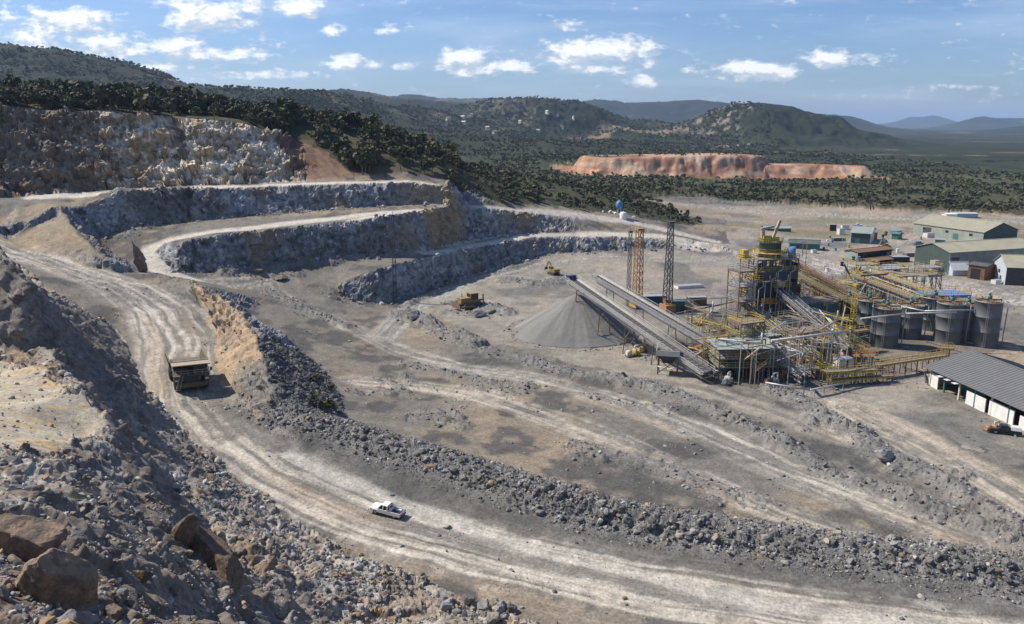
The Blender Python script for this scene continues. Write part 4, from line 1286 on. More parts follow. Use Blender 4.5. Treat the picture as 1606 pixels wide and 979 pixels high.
def trunk_mesh(seed):
    r = random.Random(seed)
    bm = bmesh.new()

    def limb(a, b, r0, r1):
        a, b = Vector(a), Vector(b)
        q = (b - a).to_track_quat('Z', 'Y')
        v0 = [bm.verts.new(a + q @ Vector((r0 * math.cos(k * 1.047), r0 * math.sin(k * 1.047), 0))) for k in range(6)]
        v1 = [bm.verts.new(b + q @ Vector((r1 * math.cos(k * 1.047), r1 * math.sin(k * 1.047), 0))) for k in range(6)]
        for k in range(6):
            bm.faces.new((v0[k], v0[(k + 1) % 6], v1[(k + 1) % 6], v1[k]))
        bm.faces.new(v1)
    top = (r.uniform(-.04, .04), r.uniform(-.04, .04), .42)
    limb((0, 0, -.08), top, .035, .022)
    for k in range(3):
        a = k * 2.1 + r.uniform(0, 1)
        limb(top, (top[0] + .2 * math.cos(a), top[1] + .2 * math.sin(a), r.uniform(.6, .75)), .018, .006)
    me = bpy.data.meshes.new('trunk'); bm.to_mesh(me); bm.free()
    me.materials.append(M_BARK)
    return me


crown_me = []
M_LEAF2 = leaf_mat('dark_leaves', [(.020, .030, .016, 1), (.050, .062, .030, 1), (.045, .048, .024, 1)])
M_LEAF3 = leaf_mat('olive_leaves', [(.055, .060, .026, 1), (.12, .12, .055, 1), (.13, .105, .055, 1)])
for ci, (v, f) in enumerate(CROWNS):
    me = raw_mesh('crown', v, f, False); me.materials.append([M_LEAF, M_LEAF2, M_LEAF3, M_LEAF][ci % 4]); crown_me.append(me)
bush_me = []
for v, f in CROWNS[:4]:
    me = raw_mesh('crown', v, f, False); me.materials.append(M_BUSH); bush_me.append(me)
trunk_me = [trunk_mesh(i) for i in range(4)]


def cloud(pos, h, wd, shapes, seed):
    r = np.random.default_rng(seed)
    V, Fc = [], []; off = 0
    kind = r.integers(0, len(shapes), len(pos))
    for k, (sv, sf) in enumerate(shapes):
        m = kind == k; n = int(m.sum())
        if not n: continue
        a = r.uniform(0, 6.283, n); c, s = np.cos(a), np.sin(a)
        x = sv[None, :, 0] * c[:, None] - sv[None, :, 1] * s[:, None]; y = sv[None, :, 0] * s[:, None] + sv[None, :, 1] * c[:, None]
        p = np.stack([x * (h * wd)[m][:, None], y * (h * wd)[m][:, None], sv[None, :, 2] * h[m][:, None]], -1) + pos[m][:, None]
        V.append(p.reshape(-1, 3)); Fc.append((sf[None] + (off + np.arange(n) * len(sv))[:, None, None]).reshape(-1, 4)); off += n * len(sv)
    return np.concatenate(V), np.concatenate(Fc)


vegnear = veg & (rn < 640) & inview
dens_n = np.zeros(len(vx))
nv = np.nonzero(vegnear)[0]
clump = fbm(vx[nv] / 22, vy[nv] / 22, 0 * nv, 3, 310)
ridge_part = (vz[nv] > 34) * 1.0
dens_n[nv] = (.012 + .085 * sstep(clump, -.30, .25)) * (.75 + .55 * ridge_part)
wt = np.array([(p[0], p[1]) for p in WALL_TOP])
tid = strew(nv, dens_n[nv], 77)
tp = np.stack([vx[tid], vy[tid], vz[tid]], 1)
r77 = np.random.default_rng(78)
onridge = vz[tid] > 36
th = np.where(onridge, r77.uniform(3.2, 7.6, len(tid)), r77.uniform(1.3, 3.8, len(tid))) * np.where(r77.random(len(tid)) < .10, 1.5, 1)
tw = r77.uniform(.55, 1.35, len(tid))
drel = tp - np.array([0, 0, CAMZ])
cz = drel[:, 1] * math.cos(PITCH) - drel[:, 2] * math.sin(PITCH)
cpx = CX + drel[:, 0] / cz * F
app = np.where((cpx > 5) & (cpx < 1600), th / np.linalg.norm(drel, axis=1), 0)
# the front rows hide the rest, so prefer trees near the lip
app = app * np.where(drel[:, 1] < np.interp(cpx, [0, 400, 700, 1000, 1100], [330, 365, 380, 470, 500]), 1.0, .8)
bigt = np.zeros(len(tid), bool); bigt[np.argsort(-app)[:285]] = True
for i in np.nonzero(bigt)[0]:
    ridge_t = bool(onridge[i])
    h = float(th[i]); w_ = float(tw[i]) * h
    px_i = float(cpx[i])
    if ridge_t and px_i < 440:
        lab, grp = 'dark green tree growing along the top of the upper quarry wall', 'trees along the top of the upper quarry wall'
    elif ridge_t:
        lab, grp = 'dark green tree on the spur running down right of the red earth slide', 'trees on the spur right of the earth slide'
    else:
        lab, grp = 'low green bush on the scrub slope right of the quarry benches', 'bushes on the scrub slope right of the benches'
    e = empty('tree' if ridge_t else 'bush', (float(tp[i, 0]), float(tp[i, 1]), float(tp[i, 2])), lab, 'tree' if ridge_t else 'bush', grp, rb.uniform(0, 6.28))
    c = bpy.data.objects.new('crown', (crown_me if ridge_t else bush_me)[rb.randrange(8 if ridge_t else 4)]); c.parent = e; c.scale = (w_, w_, h); COL.objects.link(c)
    t = bpy.data.objects.new('trunk' if ridge_t else 'stem', trunk_me[rb.randrange(4)]); t.parent = e; t.scale = (h, h, h); COL.objects.link(t)
for k in range(9):
    wx0, wy0, _ = U(rb.uniform(468, 520), rb.uniform(592, 640), 5)
    s = rb.uniform(1.2, 2.4)
    e = empty('weed_clump', (wx0, wy0, ground_at(wx0, wy0)), 'yellow green weed clump growing on the black rubble behind the orange bank', 'weeds', 'weed clumps on the black rubble', rb.uniform(0, 6))
    c = bpy.data.objects.new('foliage', bush_me[k % 4].copy()); c.data.materials[0] = M_LEAF3; c.parent = e; c.scale = (s * 1.3, s * 1.3, s); COL.objects.link(c)
    t = bpy.data.objects.new('stem', trunk_me[k % 4]); t.parent = e; t.scale = (s, s, s); COL.objects.link(t)
rest = ~bigt
hi = rest & onridge
v, f = cloud(tp[hi], th[hi], tw[hi], CROWNS, 80)
wood = link('ridge_woodland', raw_mesh('ridge_woodland', v, f, False), M_LEAF); tag(wood, kind='stuff')
lo_ = rest & ~onridge
v, f = cloud(tp[lo_], th[lo_], tw[lo_], [crown_arrays(470 + i, 60, 5, .12, .7) for i in range(6)], 81)
scr = link('scrub', raw_mesh('scrub', v, f, False), M_BUSH); tag(scr, kind='stuff')
# open bush of the plain
fm = np.nonzero(veg & (rn >= 620) & (rn < 3000) & inview)[0]
cl = fbm(vx[fm] / 60, vy[fm] / 60, 0 * fm, 4, 320)
dist_f = rn[fm]
dm2 = np.minimum(poly_dist(vx[fm], vy[fm], MESA, 90)[0], poly_dist(vx[fm], vy[fm], MESA2, 90)[0])
dd = .036 * sstep(cl, -.35, .2) * (700 / dist_f) ** 1.35 * sstep(dm2, 44, 60) + .006 * (dm2 < 30) * (vz[fm] > 19)
fid = strew(fm, dd, 90)
r9 = np.random.default_rng(91)
fh = r9.uniform(1.3, 4.2, len(fid)) * np.clip(rn[fid] / 900, 1, 2.2) ** .8
fp = np.stack([vx[fid], vy[fid], vz[fid] - .3], 1)
v, f = cloud(fp, fh, r9.uniform(.9, 1.5, len(fid)), LOW, 92)
pl = link('bush_country', raw_mesh('bush_country', v, f, False), M_BUSH); tag(pl, kind='stuff')
print('trees', len(tid), 'plain', len(fid))

# ------------------------------------------------------------------ built things: mesh kit and paints
class MB:
    """collects boxes, bars, tubes and plates and builds them as one mesh object"""
    def __init__(self):
        self.v, self.f, self.sm = [], [], []

    def add(self, vs, fs, smooth=False):
        o = len(self.v)
        self.v += [tuple(x) for x in vs]
        self.f += [tuple(i + o for i in f) for f in fs]
        self.sm += [smooth] * len(fs)
        return self

    def hexa(self, p):          # 4 bottom, 4 top
        return self.add(p, [(3, 2, 1, 0), (4, 5, 6, 7), (0, 1, 5, 4), (1, 2, 6, 5), (2, 3, 7, 6), (3, 0, 4, 7)])

    def box(self, c, s, rz=0.0):
        ca, sa = math.cos(rz), math.sin(rz)
        q = []
        for z in (-.5, .5):
            for x, y in ((-.5, -.5), (.5, -.5), (.5, .5), (-.5, .5)):
                X, Y = x * s[0], y * s[1]
                q.append((c[0] + X * ca - Y * sa, c[1] + X * sa + Y * ca, c[2] + z * s[2]))
        return self.hexa(q)

    def bb(self, x0, x1, y0, y1, z0, z1):
        return self.box(((x0 + x1) / 2, (y0 + y1) / 2, (z0 + z1) / 2), (abs(x1 - x0), abs(y1 - y0), abs(z1 - z0)))

    def bar(self, a, b, w, h=None):
        a, b = Vector(a), Vector(b); h = h or w
        d = (b - a)
        if d.length < 1e-6: return self
        d.normalize()
        up = Vector((0, 0, 1)) if abs(d.z) < .98 else Vector((0, 1, 0))
        x = d.cross(up).normalized() * w / 2; z = x.cross(d).normalized() * h / 2
        return self.hexa([a - x - z, a + x - z, b + x - z, b - x - z, a - x + z, a + x + z, b + x + z, b - x + z])

    def tube(self, a, b, r0, r1=None, n=12, cap=True):
        a, b = Vector(a), Vector(b); r1 = r0 if r1 is None else r1
        q = (b - a).to_track_quat('Z', 'Y')
        vs = [a + q @ Vector((r0 * math.cos(6.28318 * k / n), r0 * math.sin(6.28318 * k / n), 0)) for k in range(n)]
        vs += [b + q @ Vector((r1 * math.cos(6.28318 * k / n), r1 * math.sin(6.28318 * k / n), 0)) for k in range(n)]
        self.add(vs, [(k, (k + 1) % n, n + (k + 1) % n, n + k) for k in range(n)], True)
        if cap:
            o = len(self.v) - 2 * n
            self.f += [tuple(o + i for i in range(n - 1, -1, -1)), tuple(o + n + i for i in range(n))]; self.sm += [False, False]
        return self

    def path(self, pts, r, n=8):
        for a, b in zip(pts[:-1], pts[1:]):
            self.tube(a, b, r, r, n)
        return self

    def lathe(self, prof, n=24, c=(0, 0, 0), axis='Z'):
        vs = []
        for r, z in prof:
            for k in range(n):
                a = 6.28318 * k / n
                p = (r * math.cos(a), r * math.sin(a), z)
                if axis == 'X': p = (z, r * math.cos(a), r * math.sin(a))
                vs.append((p[0] + c[0], p[1] + c[1], p[2] + c[2]))
        m = len(prof)
        return self.add(vs, [(i * n + k, i * n + (k + 1) % n, (i + 1) * n + (k + 1) % n, (i + 1) * n + k) for i in range(m - 1) for k in range(n)], True)

    def rail(self, pts, h=1.1, w=.07, step=2.0, mid=True):
        """posts and rails along a path of floor points"""
        for a, b in zip(pts[:-1], pts[1:]):
            a, b = Vector(a), Vector(b); L = (b - a).length; n = max(1, round(L / step))
            for i in range(n + 1):
                p = a.lerp(b, i / n); self.bar(p, p + Vector((0, 0, h)), w)
            for hh in ((h, h * .5) if mid else (h,)):
                self.bar(a + Vector((0, 0, hh)), b + Vector((0, 0, hh)), w)
        return self

    def split(self, name, mat, parent=None):
        """every separate box or tube becomes a part of its own"""
        par = list(range(len(self.v)))

        def find(a):
            while par[a] != a:
                par[a] = par[par[a]]; a = par[a]
            return a
        for f in self.f:
            for i in f[1:]: par[find(i)] = find(f[0])
        groups = {}
        for f, s in zip(self.f, self.sm): groups.setdefault(find(f[0]), []).append((f, s))
        for fs in groups.values():
            ids = sorted({i for f, _ in fs for i in f}); mp = {j: i for i, j in enumerate(ids)}
            m = MB(); m.add([self.v[i] for i in ids], [])
            for f, s in fs: m.f.append(tuple(mp[i] for i in f)); m.sm.append(s)
            m.build(name, mat, parent)

    def build(self, name, mat, parent=None):
        me = bpy.data.meshes.new(name)
        me.from_pydata(self.v, [], self.f)
        me.polygons.foreach_set('use_smooth', self.sm)
        me.materials.append(mat); me.update()
        o = bpy.data.objects.new(name, me); o.parent = parent
        COL.objects.link(o)
        return o


def paint(name, col, rough=.55, metal=0.0, wear=.35, dust=.25, rust=.0, scale=.9, corr=0.0):
    """weathered paint or sheet metal: blotches, dust on upward faces, rust stains"""
    mt = bpy.data.materials.new(name); mt.use_nodes = True
    w = NT(mt.node_tree)
    out = w.n('ShaderNodeOutputMaterial'); b = w.n('ShaderNodeBsdfPrincipled')
    g = w.n('ShaderNodeNewGeometry'); oi = w.n('ShaderNodeTexCoord')
    n1 = w.noise(g.outputs['Position'], scale, 6, .62); n2 = w.noise(g.outputs['Position'], scale * 4.3, 4, .6)
    c = w.mix(w.m('MULTIPLY', w.ramp(n1, .40, .62), wear), (*col, 1), (col[0] * .55, col[1] * .55, col[2] * .56, 1))
    c = w.mix(w.m('MULTIPLY', w.ramp(n2, .52, .7), wear * .7), c, (min(1, col[0] * 1.3 + .03), min(1, col[1] * 1.3 + .03), min(1, col[2] * 1.3 + .03), 1))
    if rust:
        mp = w.n('ShaderNodeMapping'); mp.inputs['Scale'].default_value = (1, 1, .22); w.l(g.outputs['Position'], mp.inputs['Vector'])
        n3 = w.noise(mp.outputs[0], 1.5, 6, .65)
        c = w.mix(w.m('MULTIPLY', w.ramp(n3, .50, .66), rust), c, (.15, .075, .04, 1))
    sp = w.n('ShaderNodeSeparateXYZ'); w.l(g.outputs['Normal'], sp.inputs[0])
    up = w.m('MULTIPLY', w.ramp(sp.outputs[2], .35, .95), w.ramp(n1, .25, .6))
    c = w.mix(w.m('MULTIPLY', up, dust), c, (.33, .30, .255, 1))
    w.l(c, b.inputs['Base Color'])
    b.inputs['Roughness'].default_value = rough; b.inputs['Metallic'].default_value = metal; b.inputs['Specular IOR Level'].default_value = .35
    bp = w.n('ShaderNodeBump'); bp.inputs['Strength'].default_value = .18; bp.inputs['Distance'].default_value = .03
    w.l(n2, bp.inputs['Height']); w.l(bp.outputs[0], b.inputs['Normal'])
    w.l(b.outputs[0], out.inputs['Surface'])
    return mt


Mt = {
    'yellow': paint('yellow_paint', (.45, .33, .06), rust=.45), 'orange': paint('orange_paint', (.40, .19, .07), rust=.45), 'white': paint('white_paint', (.70, .685, .65), wear=.3, dust=.2, rust=.12),
    'galv': paint('galvanised_steel', (.42, .43, .43), .45, .35), 'grey': paint('grey_steel', (.26, .27, .28), .55, .1, rust=.2), 'dark': paint('dark_steel', (.055, .058, .062), .6, rust=.3),
    'tank': paint('tank_steel', (.125, .135, .145), .55, .1, wear=.3, rust=.22, scale=.35), 'rust': paint('rusty_steel', (.17, .085, .05), .8, rust=.5), 'teal': paint('teal_paint', (.05, .17, .155), rust=.2),
    'blue': paint('blue_paint', (.08, .22, .42), rust=.2), 'navy': paint('navy_paint', (.035, .055, .13)), 'pale': paint('pale_pipe', (.50, .48, .43), .55, wear=.45, rust=.3), 'belt': paint('rubber_belt', (.045, .045, .047), .8, dust=.14),
    'tan': paint('tan_paint', (.42, .32, .22), dust=.5), 'cream': paint('cream_paint', (.62, .58, .47), wear=.25), 'olive': paint('olive_sheet', (.34, .325, .235), .6, wear=.3, dust=.15, scale=.25), 'greenwall': paint('green_sheet', (.31, .335, .285), .6, wear=.45, rust=.2, scale=.3),
    'dkgreen': paint('dark_green_sheet', (.055, .08, .072), .6, scale=.3), 'roofgrey': paint('grey_roof_sheet', (.125, .13, .135), .65, wear=.4, dust=.12, scale=.35, rust=.15), 'palegreen': paint('pale_green_roof', (.29, .33, .295), .5, scale=.4, dust=.1),
    'bluegrey': paint('blue_grey_wall', (.42, .46, .50), .6, wear=.2), 'truck': paint('dusty_truck_paint', (.13, .105, .06), .6, wear=.5, dust=.35, scale=1.5), 'tyre': paint('tyre_rubber', (.03, .03, .03), .9, dust=.35, scale=2), 'rim': paint('wheel_rim', (.22, .19, .13), .5),
    'carwhite': paint('white_car_paint', (.80, .80, .79), .3, wear=.08, dust=.10), 'black': paint('black_paint', (.022, .022, .024), .45, dust=.1), 'red': paint('red_lamp', (.35, .03, .03), .3, dust=0), 'brown': paint('brown_steel', (.20, .15, .10), .75, rust=.4),
    'concrete': paint('concrete', (.36, .35, .33), .9, wear=.3), 'oldyellow': paint('faded_yellow_paint', (.27, .19, .055), .7, wear=.6, rust=.65, dust=.4), 'pink': paint('faded_red_paint', (.42, .24, .22), rust=.2),
}


def glass_mat():
    mt = bpy.data.materials.new('window_glass'); mt.use_nodes = True
    w = NT(mt.node_tree); out = w.n('ShaderNodeOutputMaterial'); b = w.n('ShaderNodeBsdfPrincipled')
    b.inputs['Base Color'].default_value = (.015, .018, .02, 1); b.inputs['Roughness'].default_value = .08
    g = w.n('ShaderNodeNewGeometry')
    w.l(w.ramp(w.noise(g.outputs['Position'], 3, 3), .3, .7, .05, .25), b.inputs['Roughness'])
    w.l(b.outputs[0], out.inputs['Surface'])
    return mt


Mt['glass'] = glass_mat()


def lamp_mat():
    mt = bpy.data.materials.new('lamp_lens'); mt.use_nodes = True
    w = NT(mt.node_tree); out = w.n('ShaderNodeOutputMaterial'); b = w.n('ShaderNodeBsdfPrincipled')
    g = w.n('ShaderNodeNewGeometry')
    w.l(w.mix(w.noise(g.outputs['Position'], 6, 2), (.6, .6, .58, 1), (.8, .8, .78, 1)), b.inputs['Base Color']); b.inputs['Roughness'].default_value = .15
    w.l(b.outputs[0], out.inputs['Surface'])
    return mt


Mt['lens'] = lamp_mat()


def sit(e, fwd, base=3.0):
    """rest a vehicle on the sloping ground, nose along fwd"""
    f = Vector((fwd[0], fwd[1], 0)).normalized(); r = Vector((f.y, -f.x, 0))
    x, y = e.location.x, e.location.y
    h = lambda p: float(base_z(np.array([p.x]), np.array([p.y]))[0])
    c = Vector((x, y, 0))
    a = h(c + f * base) - h(c - f * base); b = h(c + r * base * .6) - h(c - r * base * .6)
    fv = Vector((f.x, f.y, a / (2 * base))).normalized(); rv = Vector((r.x, r.y, b / (1.2 * base))).normalized()
    up = rv.cross(fv).normalized(); rv = fv.cross(up).normalized()
    m = Matrix((rv, fv, up)).transposed()
    e.rotation_euler = m.to_euler()
    return e


def wheel(e, x, y, r, w, rimr, rim='rim'):
    t = MB().lathe([(rimr, -w / 2), (r * .90, -w / 2), (r, -w * .34), (r, w * .34), (r * .90, w / 2), (rimr, w / 2)], 22, axis='X')
    for k in range(22):          # tread lugs
        a = 6.28318 * k / 22
        t.box((0, r * 1.0 * math.cos(a), r * 1.0 * math.sin(a)), (w * .7, .16 * r, .05 * r))
    o = t.build('tyre', Mt['tyre'])
    rm = MB().lathe([(.001, w * .32), (rimr * .35, w * .36), (rimr * .5, w * .25), (rimr * .95, w * .30), (rimr, w * .42), (rimr, -w * .42), (rimr * .95, -w * .30), (rimr * .5, -w * .25), (.001, -w * .3)], 18, axis='X').build('rim', Mt[rim])
    we = bpy.data.objects.new('wheel', None); COL.objects.link(we); we.parent = e; we.location = (x, y, r)
    o.parent = we; rm.parent = we


# ------------------------------------------------------------------ haul truck
def haul_truck():
    x, y, _ = U(296, 600, 7.3)
    e = empty('haul_truck', (x, y, ground_at(x, y) + .05), 'big dusty mining dump truck with tan canopy driving down the haul road', 'dump truck')
    sit(e, (U(312, 640, 6.3)[0] - U(284, 575, 8.3)[0], U(312, 640, 6.3)[1] - U(284, 575, 8.3)[1]), 3.5)
    for sx in (-1, 1):
        wheel(e, sx * 2.55, 3.1, 1.38, 1.0, .66)
        wheel(e, sx * 2.75, -2.5, 1.38, .95, .66); wheel(e, sx * 1.65, -2.5, 1.38, .95, .66)
    c = MB().bb(-.95, .95, -4.3, 3.9, 1.25, 2.0).bb(-2.2, 2.2, 2.7, 3.5, 1.1, 1.5).bb(-2.2, 2.2, -2.9, -2.1, 1.0, 1.7)
    c.bb(-2.6, -1.5, -.9, 1.0, 1.3, 2.5).bb(1.5, 2.6, -.9, 1.0, 1.3, 2.4).build('chassis', Mt['dark'], e)
    MB().bb(-2.9, 2.9, 4.45, 4.85, 1.0, 1.75).bb(-2.0, 2.0, 4.3, 4.6, .75, 1.0).build('bumper', Mt['truck'], e)
    g = MB().bb(-1.25, 1.25, 4.2, 4.5, 1.76, 3.05)
    for k in range(8): g.bb(-1.15, 1.15, 4.5, 4.56, 1.84 + k * .15, 1.92 + k * .15)
    g.build('grille', Mt['dark'], e)
    MB().bb(-1.75, 1.75, 2.0, 4.2, 1.9, 3.1).build('hood', Mt['truck'], e)
    fd = MB()
    for sx in (-1, 1):           # mudguards over the front wheels
        fd.hexa([(sx * 1.8, 1.6, 2.75), (sx * 3.25, 1.6, 2.75), (sx * 3.25, 4.5, 2.95), (sx * 1.8, 4.5, 2.95), (sx * 1.8, 1.6, 2.95), (sx * 3.25, 1.6, 2.95), (sx * 3.25, 4.5, 3.12), (sx * 1.8, 4.5, 3.12)])
        fd.bb(sx * 2.3, sx * 3.2, 4.36, 4.5, 1.8, 2.9)
    fd.build('fender', Mt['truck'], e)
    MB().bb(-3.3, 3.3, 1.5, 4.6, 3.14, 3.24).build('deck', Mt['truck'], e)
    MB().rail([(-3.2, 2.0, 3.24), (-3.2, 4.5, 3.24), (3.2, 4.5, 3.24), (3.2, 2.0, 3.24)], 1.0, .06, 1.3).build('handrail', Mt['galv'], e)
    cab = MB().bb(-2.5, -.4, 1.8, 3.8, 3.25, 4.75).bb(-2.6, -.3, 1.7, 3.95, 4.75, 4.86).build('cab', Mt['truck'], e)
    MB().bb(-2.38, -.52, 3.79, 3.84, 3.85, 4.65).bb(-2.55, -2.49, 2.0, 3.6, 3.85, 4.6).bb(-.41, -.36, 2.0, 3.6, 3.85, 4.6).build('window', Mt['glass'], cab)
    MB().bb(.8, 2.6, 2.0, 3.4, 3.25, 4.2).tube((2.1, 2.5, 4.2), (2.1, 2.5, 4.9), .16).build('air_cleaner', Mt['dark'], e)
    for sx in (-1, 1):
        MB().box((sx * 2.75, 4.52, 2.35), (.55, .08, .3)).build('headlight', Mt['lens'], e)
        MB().bar((sx * 3.3, 4.3, 3.4), (sx * 3.55, 4.5, 4.3), .07).bb(sx * 3.35, sx * 3.75, 4.45, 4.55, 3.85, 4.55).build('mirror', Mt['dark'], e)
    ld = MB()
    for s in (0, .7): ld.bar((2.35 + s, 5.35, .6), (1.55 + s * .9, 4.62, 3.2), .08)
    for k in range(7):
        t = (k + .5) / 7; ld.bar((2.35 - .8 * t, 5.35 - .73 * t, .6 + 2.6 * t), (3.05 - .87 * t, 5.35 - .73 * t, .6 + 2.6 * t), .07, .05)
    ld.build('ladder', Mt['galv'], e)
    # body: open tray with raised sides, floor rising to the tail, canopy over the cab
    b = MB()
    Yf, Yr = 1.55, -5.3
    W0, W1 = 2.85, 3.3
    zf, zr, top = 2.3, 3.15, 5.0
    b.hexa([(-W0, Yr, zr - .2), (W0, Yr, zr - .2), (W0, Yf, zf - .2), (-W0, Yf, zf - .2), (-W0, Yr, zr), (W0, Yr, zr), (W0, Yf, zf), (-W0, Yf, zf)])
    for sx in (-1, 1):
        q = [(sx * (W0 - .01), Yr, zr - .2), (sx * (W0 + .16), Yr, zr - .2), (sx * (W0 + .16), Yf, zf - .2), (sx * (W0 - .01), Yf, zf - .2), (sx * (W1 - .01), Yr, top - .25), (sx * (W1 + .16), Yr, top - .25), (sx * (W1 + .16), Yf, top), (sx * (W1 - .01), Yf, top)]
        b.hexa(q if sx > 0 else [q[i] for i in (1, 0, 3, 2, 5, 4, 7, 6)])
        for k in range(6):
            yy = Yr + .4 + k * 1.2; t = (yy - Yr) / (Yf - Yr)
            b.bar((sx * (W0 + .24), yy, zr - .1 + (zf - zr) * t), (sx * (W1 + .24), yy, top - .3 + .25 * t), .2)
        b.bar((sx * (W1 + .1), Yr, top - .2), (sx * (W1 + .1), Yf, top + .05), .26, .22)
    b.hexa([(-W0, Yf - .1, zf - .2), (W0, Yf - .1, zf - .2), (W0, Yf + .1, zf - .2), (-W0, Yf + .1, zf - .2), (-W1, Yf + .35, top), (W1, Yf + .35, top), (W1, Yf + .55, top), (-W1, Yf + .55, top)])
    bo = b.build('dump_body', Mt['truck'], e)
    cn = MB().hexa([(-W1 - .1, Yf + .45, top - .02), (W1 + .1, Yf + .45, top - .02), (W1 + .1, 4.55, 5.28), (-W1 - .1, 4.55, 5.28), (-W1 - .1, Yf + .45, top + .15), (W1 + .1, Yf + .45, top + .15), (W1 + .1, 4.55, 5.42), (-W1 - .1, 4.55, 5.42)])
    for k in range(5): cn.bar((-W1 + k * W1 / 2, Yf + .6, top - .1), (-W1 + k * W1 / 2, 4.5, 5.2), .16, .18)
    cn.bar((-W1 - .1, Yf + .4, 5.22), (W1 + .1, Yf + .4, 5.22), .16, .2)
    cn.build('canopy', Mt['tan'], bo)
    return e


haul_truck()


# ------------------------------------------------------------------ pickups
def pickup(px, py, z, fwd, paintname, label, group=None, covered=False):
    x, y, _ = U(px, py, z)
    e = empty('pickup_truck', (x, y, ground_at(x, y) + .02), label, 'pickup', group)
    sit(e, fwd, 1.6)
    P = Mt[paintname]
    for sx in (-1, 1):
        for yy in (1.55, -1.6): wheel(e, sx * .76, yy, .38, .27, .22, 'galv')
    prof = [(-2.62, .55), (-2.62, 1.02), (-.55, 1.05), (1.05, 1.06), (2.35, .98), (2.6, .82), (2.6, .5)]
    b = MB()
    for (ya_, za), (yb, zb) in zip(prof[1:5], prof[2:6]):
        if yb <= -.5: continue
        w0, w1 = .90, .90 if yb < 2 else .84
        b.hexa([(-w0, ya_, .5), (w0, ya_, .5), (w1, yb, .5), (-w1, yb, .5), (-w0, ya_, za), (w0, ya_, za), (w1, yb, zb), (-w1, yb, zb)])
    for sx in (-1, 1):
        for yy in (1.55,):
            b.bar((sx * .91, yy - .5, .86), (sx * .91, yy + .5, .86), .10, .14)
    body = b.build('body', P, e)
    bd_ = MB().bb(-.9, .9, -2.6, -.56, .48, .56)
    for sx in (-1, 1):
        bd_.bb(sx * .82, sx * .9, -2.6, -.56, .56, 1.04); bd_.bb(sx * .6, sx * .82, -2.05, -1.15, .56, .80)
    bd_.bb(-.82, .82, -.64, -.56, .56, 1.06)
    bed = bd_.build('cargo_bed', P, e)
    MB().bb(-.82, .82, -2.64, -2.56, .57, 1.04).bb(-.25, .25, -2.66, -2.64, .78, .86).build('tailgate', Mt['galv'] if paintname == 'carwhite' else P, bed)
    MB().bb(-.815, .815, -2.55, -.65, .565, .58).build('bed_liner', Mt['black'], bed)
    # cab: pillars and roof around glass
    c = MB()
    zc, zt = 1.05, 1.76
    c.hexa([(-.74, -.45, zt - .06), (.74, -.45, zt - .06), (.72, .62, zt - .04), (-.72, .62, zt - .04), (-.72, -.40, zt), (.72, -.40, zt), (.69, .55, zt + .015), (-.69, .55, zt + .015)])
    for sx in (-1, 1):
        c.bar((sx * .86, 1.18, zc), (sx * .72, .58, zt - .04), .08); c.bar((sx * .87, .25, zc), (sx * .74, .22, zt - .04), .09); c.bar((sx * .87, -.50, zc), (sx * .74, -.42, zt - .05), .16)
        c.bb(sx * .82, sx * .88, -.52, 1.15, zc - .02, zc + .03)
    cab = c.build('cab', P, e)
    gl = MB().hexa([(-.82, -.47, zc), (.82, -.47, zc), (.82, 1.12, zc), (-.82, 1.12, zc), (-.70, -.42, zt - .06), (.70, -.42, zt - .06), (.68, .58, zt - .05), (-.68, .58, zt - .05)])
    gl.build('window', Mt['glass'], cab)
    for sx in (-1, 1):
        MB().bb(sx * .60, sx * .85, 2.44, 2.56, .70, .86).build('headlight', Mt['lens'], e)
        MB().bb(sx * .82, sx * .91, -2.66, -2.6, .70, .98).build('tail_light', Mt['red'], e)
        MB().bar((sx * .88, .98, 1.10), (sx * 1.02, .95, 1.14), .05).bb(sx * .95, sx * 1.10, .9, .98, 1.06, 1.24).build('mirror', P, e)
        MB().bb(sx * .897, sx * .905, -.35, -.20, .88, .91).build('door_handle', Mt['dark'], e)
    MB().bb(-.86, .86, 2.55, 2.66, .42, .64).bb(-.5, .5, 2.56, 2.62, .66, .84).build('front_bumper', Mt['dark'], e)
    MB().bb(-.86, .86, -2.76, -2.64, .42, .56).build('rear_bumper', Mt['dark'], e)
    MB().bb(-.7, .7, -2.5, 2.4, .36, .5).build('underbody', Mt['dark'], e)
    r = MB()
    for sx in (-1, 1):
        r.tube((sx * .68, -.72, 1.04), (sx * .60, -.72, 1.72), .035, n=8); r.tube((sx * .62, -.72, 1.5), (sx * .72, -1.25, 1.05), .03, n=8)
    r.tube((-.6, -.72, 1.72), (.6, -.72, 1.72), .035, n=8)
    r.build('roll_bar', Mt['galv'] if paintname == 'carwhite' else Mt['dark'], e)
    if covered:
        MB().hexa([(-.86, -2.6, 1.05), (.86, -2.6, 1.05), (.86, -.8, 1.05), (-.86, -.8, 1.05), (-.74, -2.5, 1.7), (.74, -2.5, 1.7), (.74, -.8, 1.7), (-.74, -.8, 1.7)]).build('canopy', Mt['white'], e)
    return e


pickup(607, 806, .6, (-.93, .36), 'carwhite', 'white double cab pickup with open bed driving along the haul road')
pickup(1575, 680, 0, (-.72, .30), 'black', 'black pickup with white canopy parked by the grey roofed shed', covered=True)
pickup(1440, 384, 0, (.9, .3), 'blue', 'blue pickup parked in front of the large olive shed')
pickup(1372, 397, 0, (.8, -.5), 'carwhite', 'small white pickup parked by the rusty scrap roofs in the yard')
pickup(1345, 355, 0, (.9, -.2), 'carwhite', 'white pickup parked on bare ground beyond the green office')


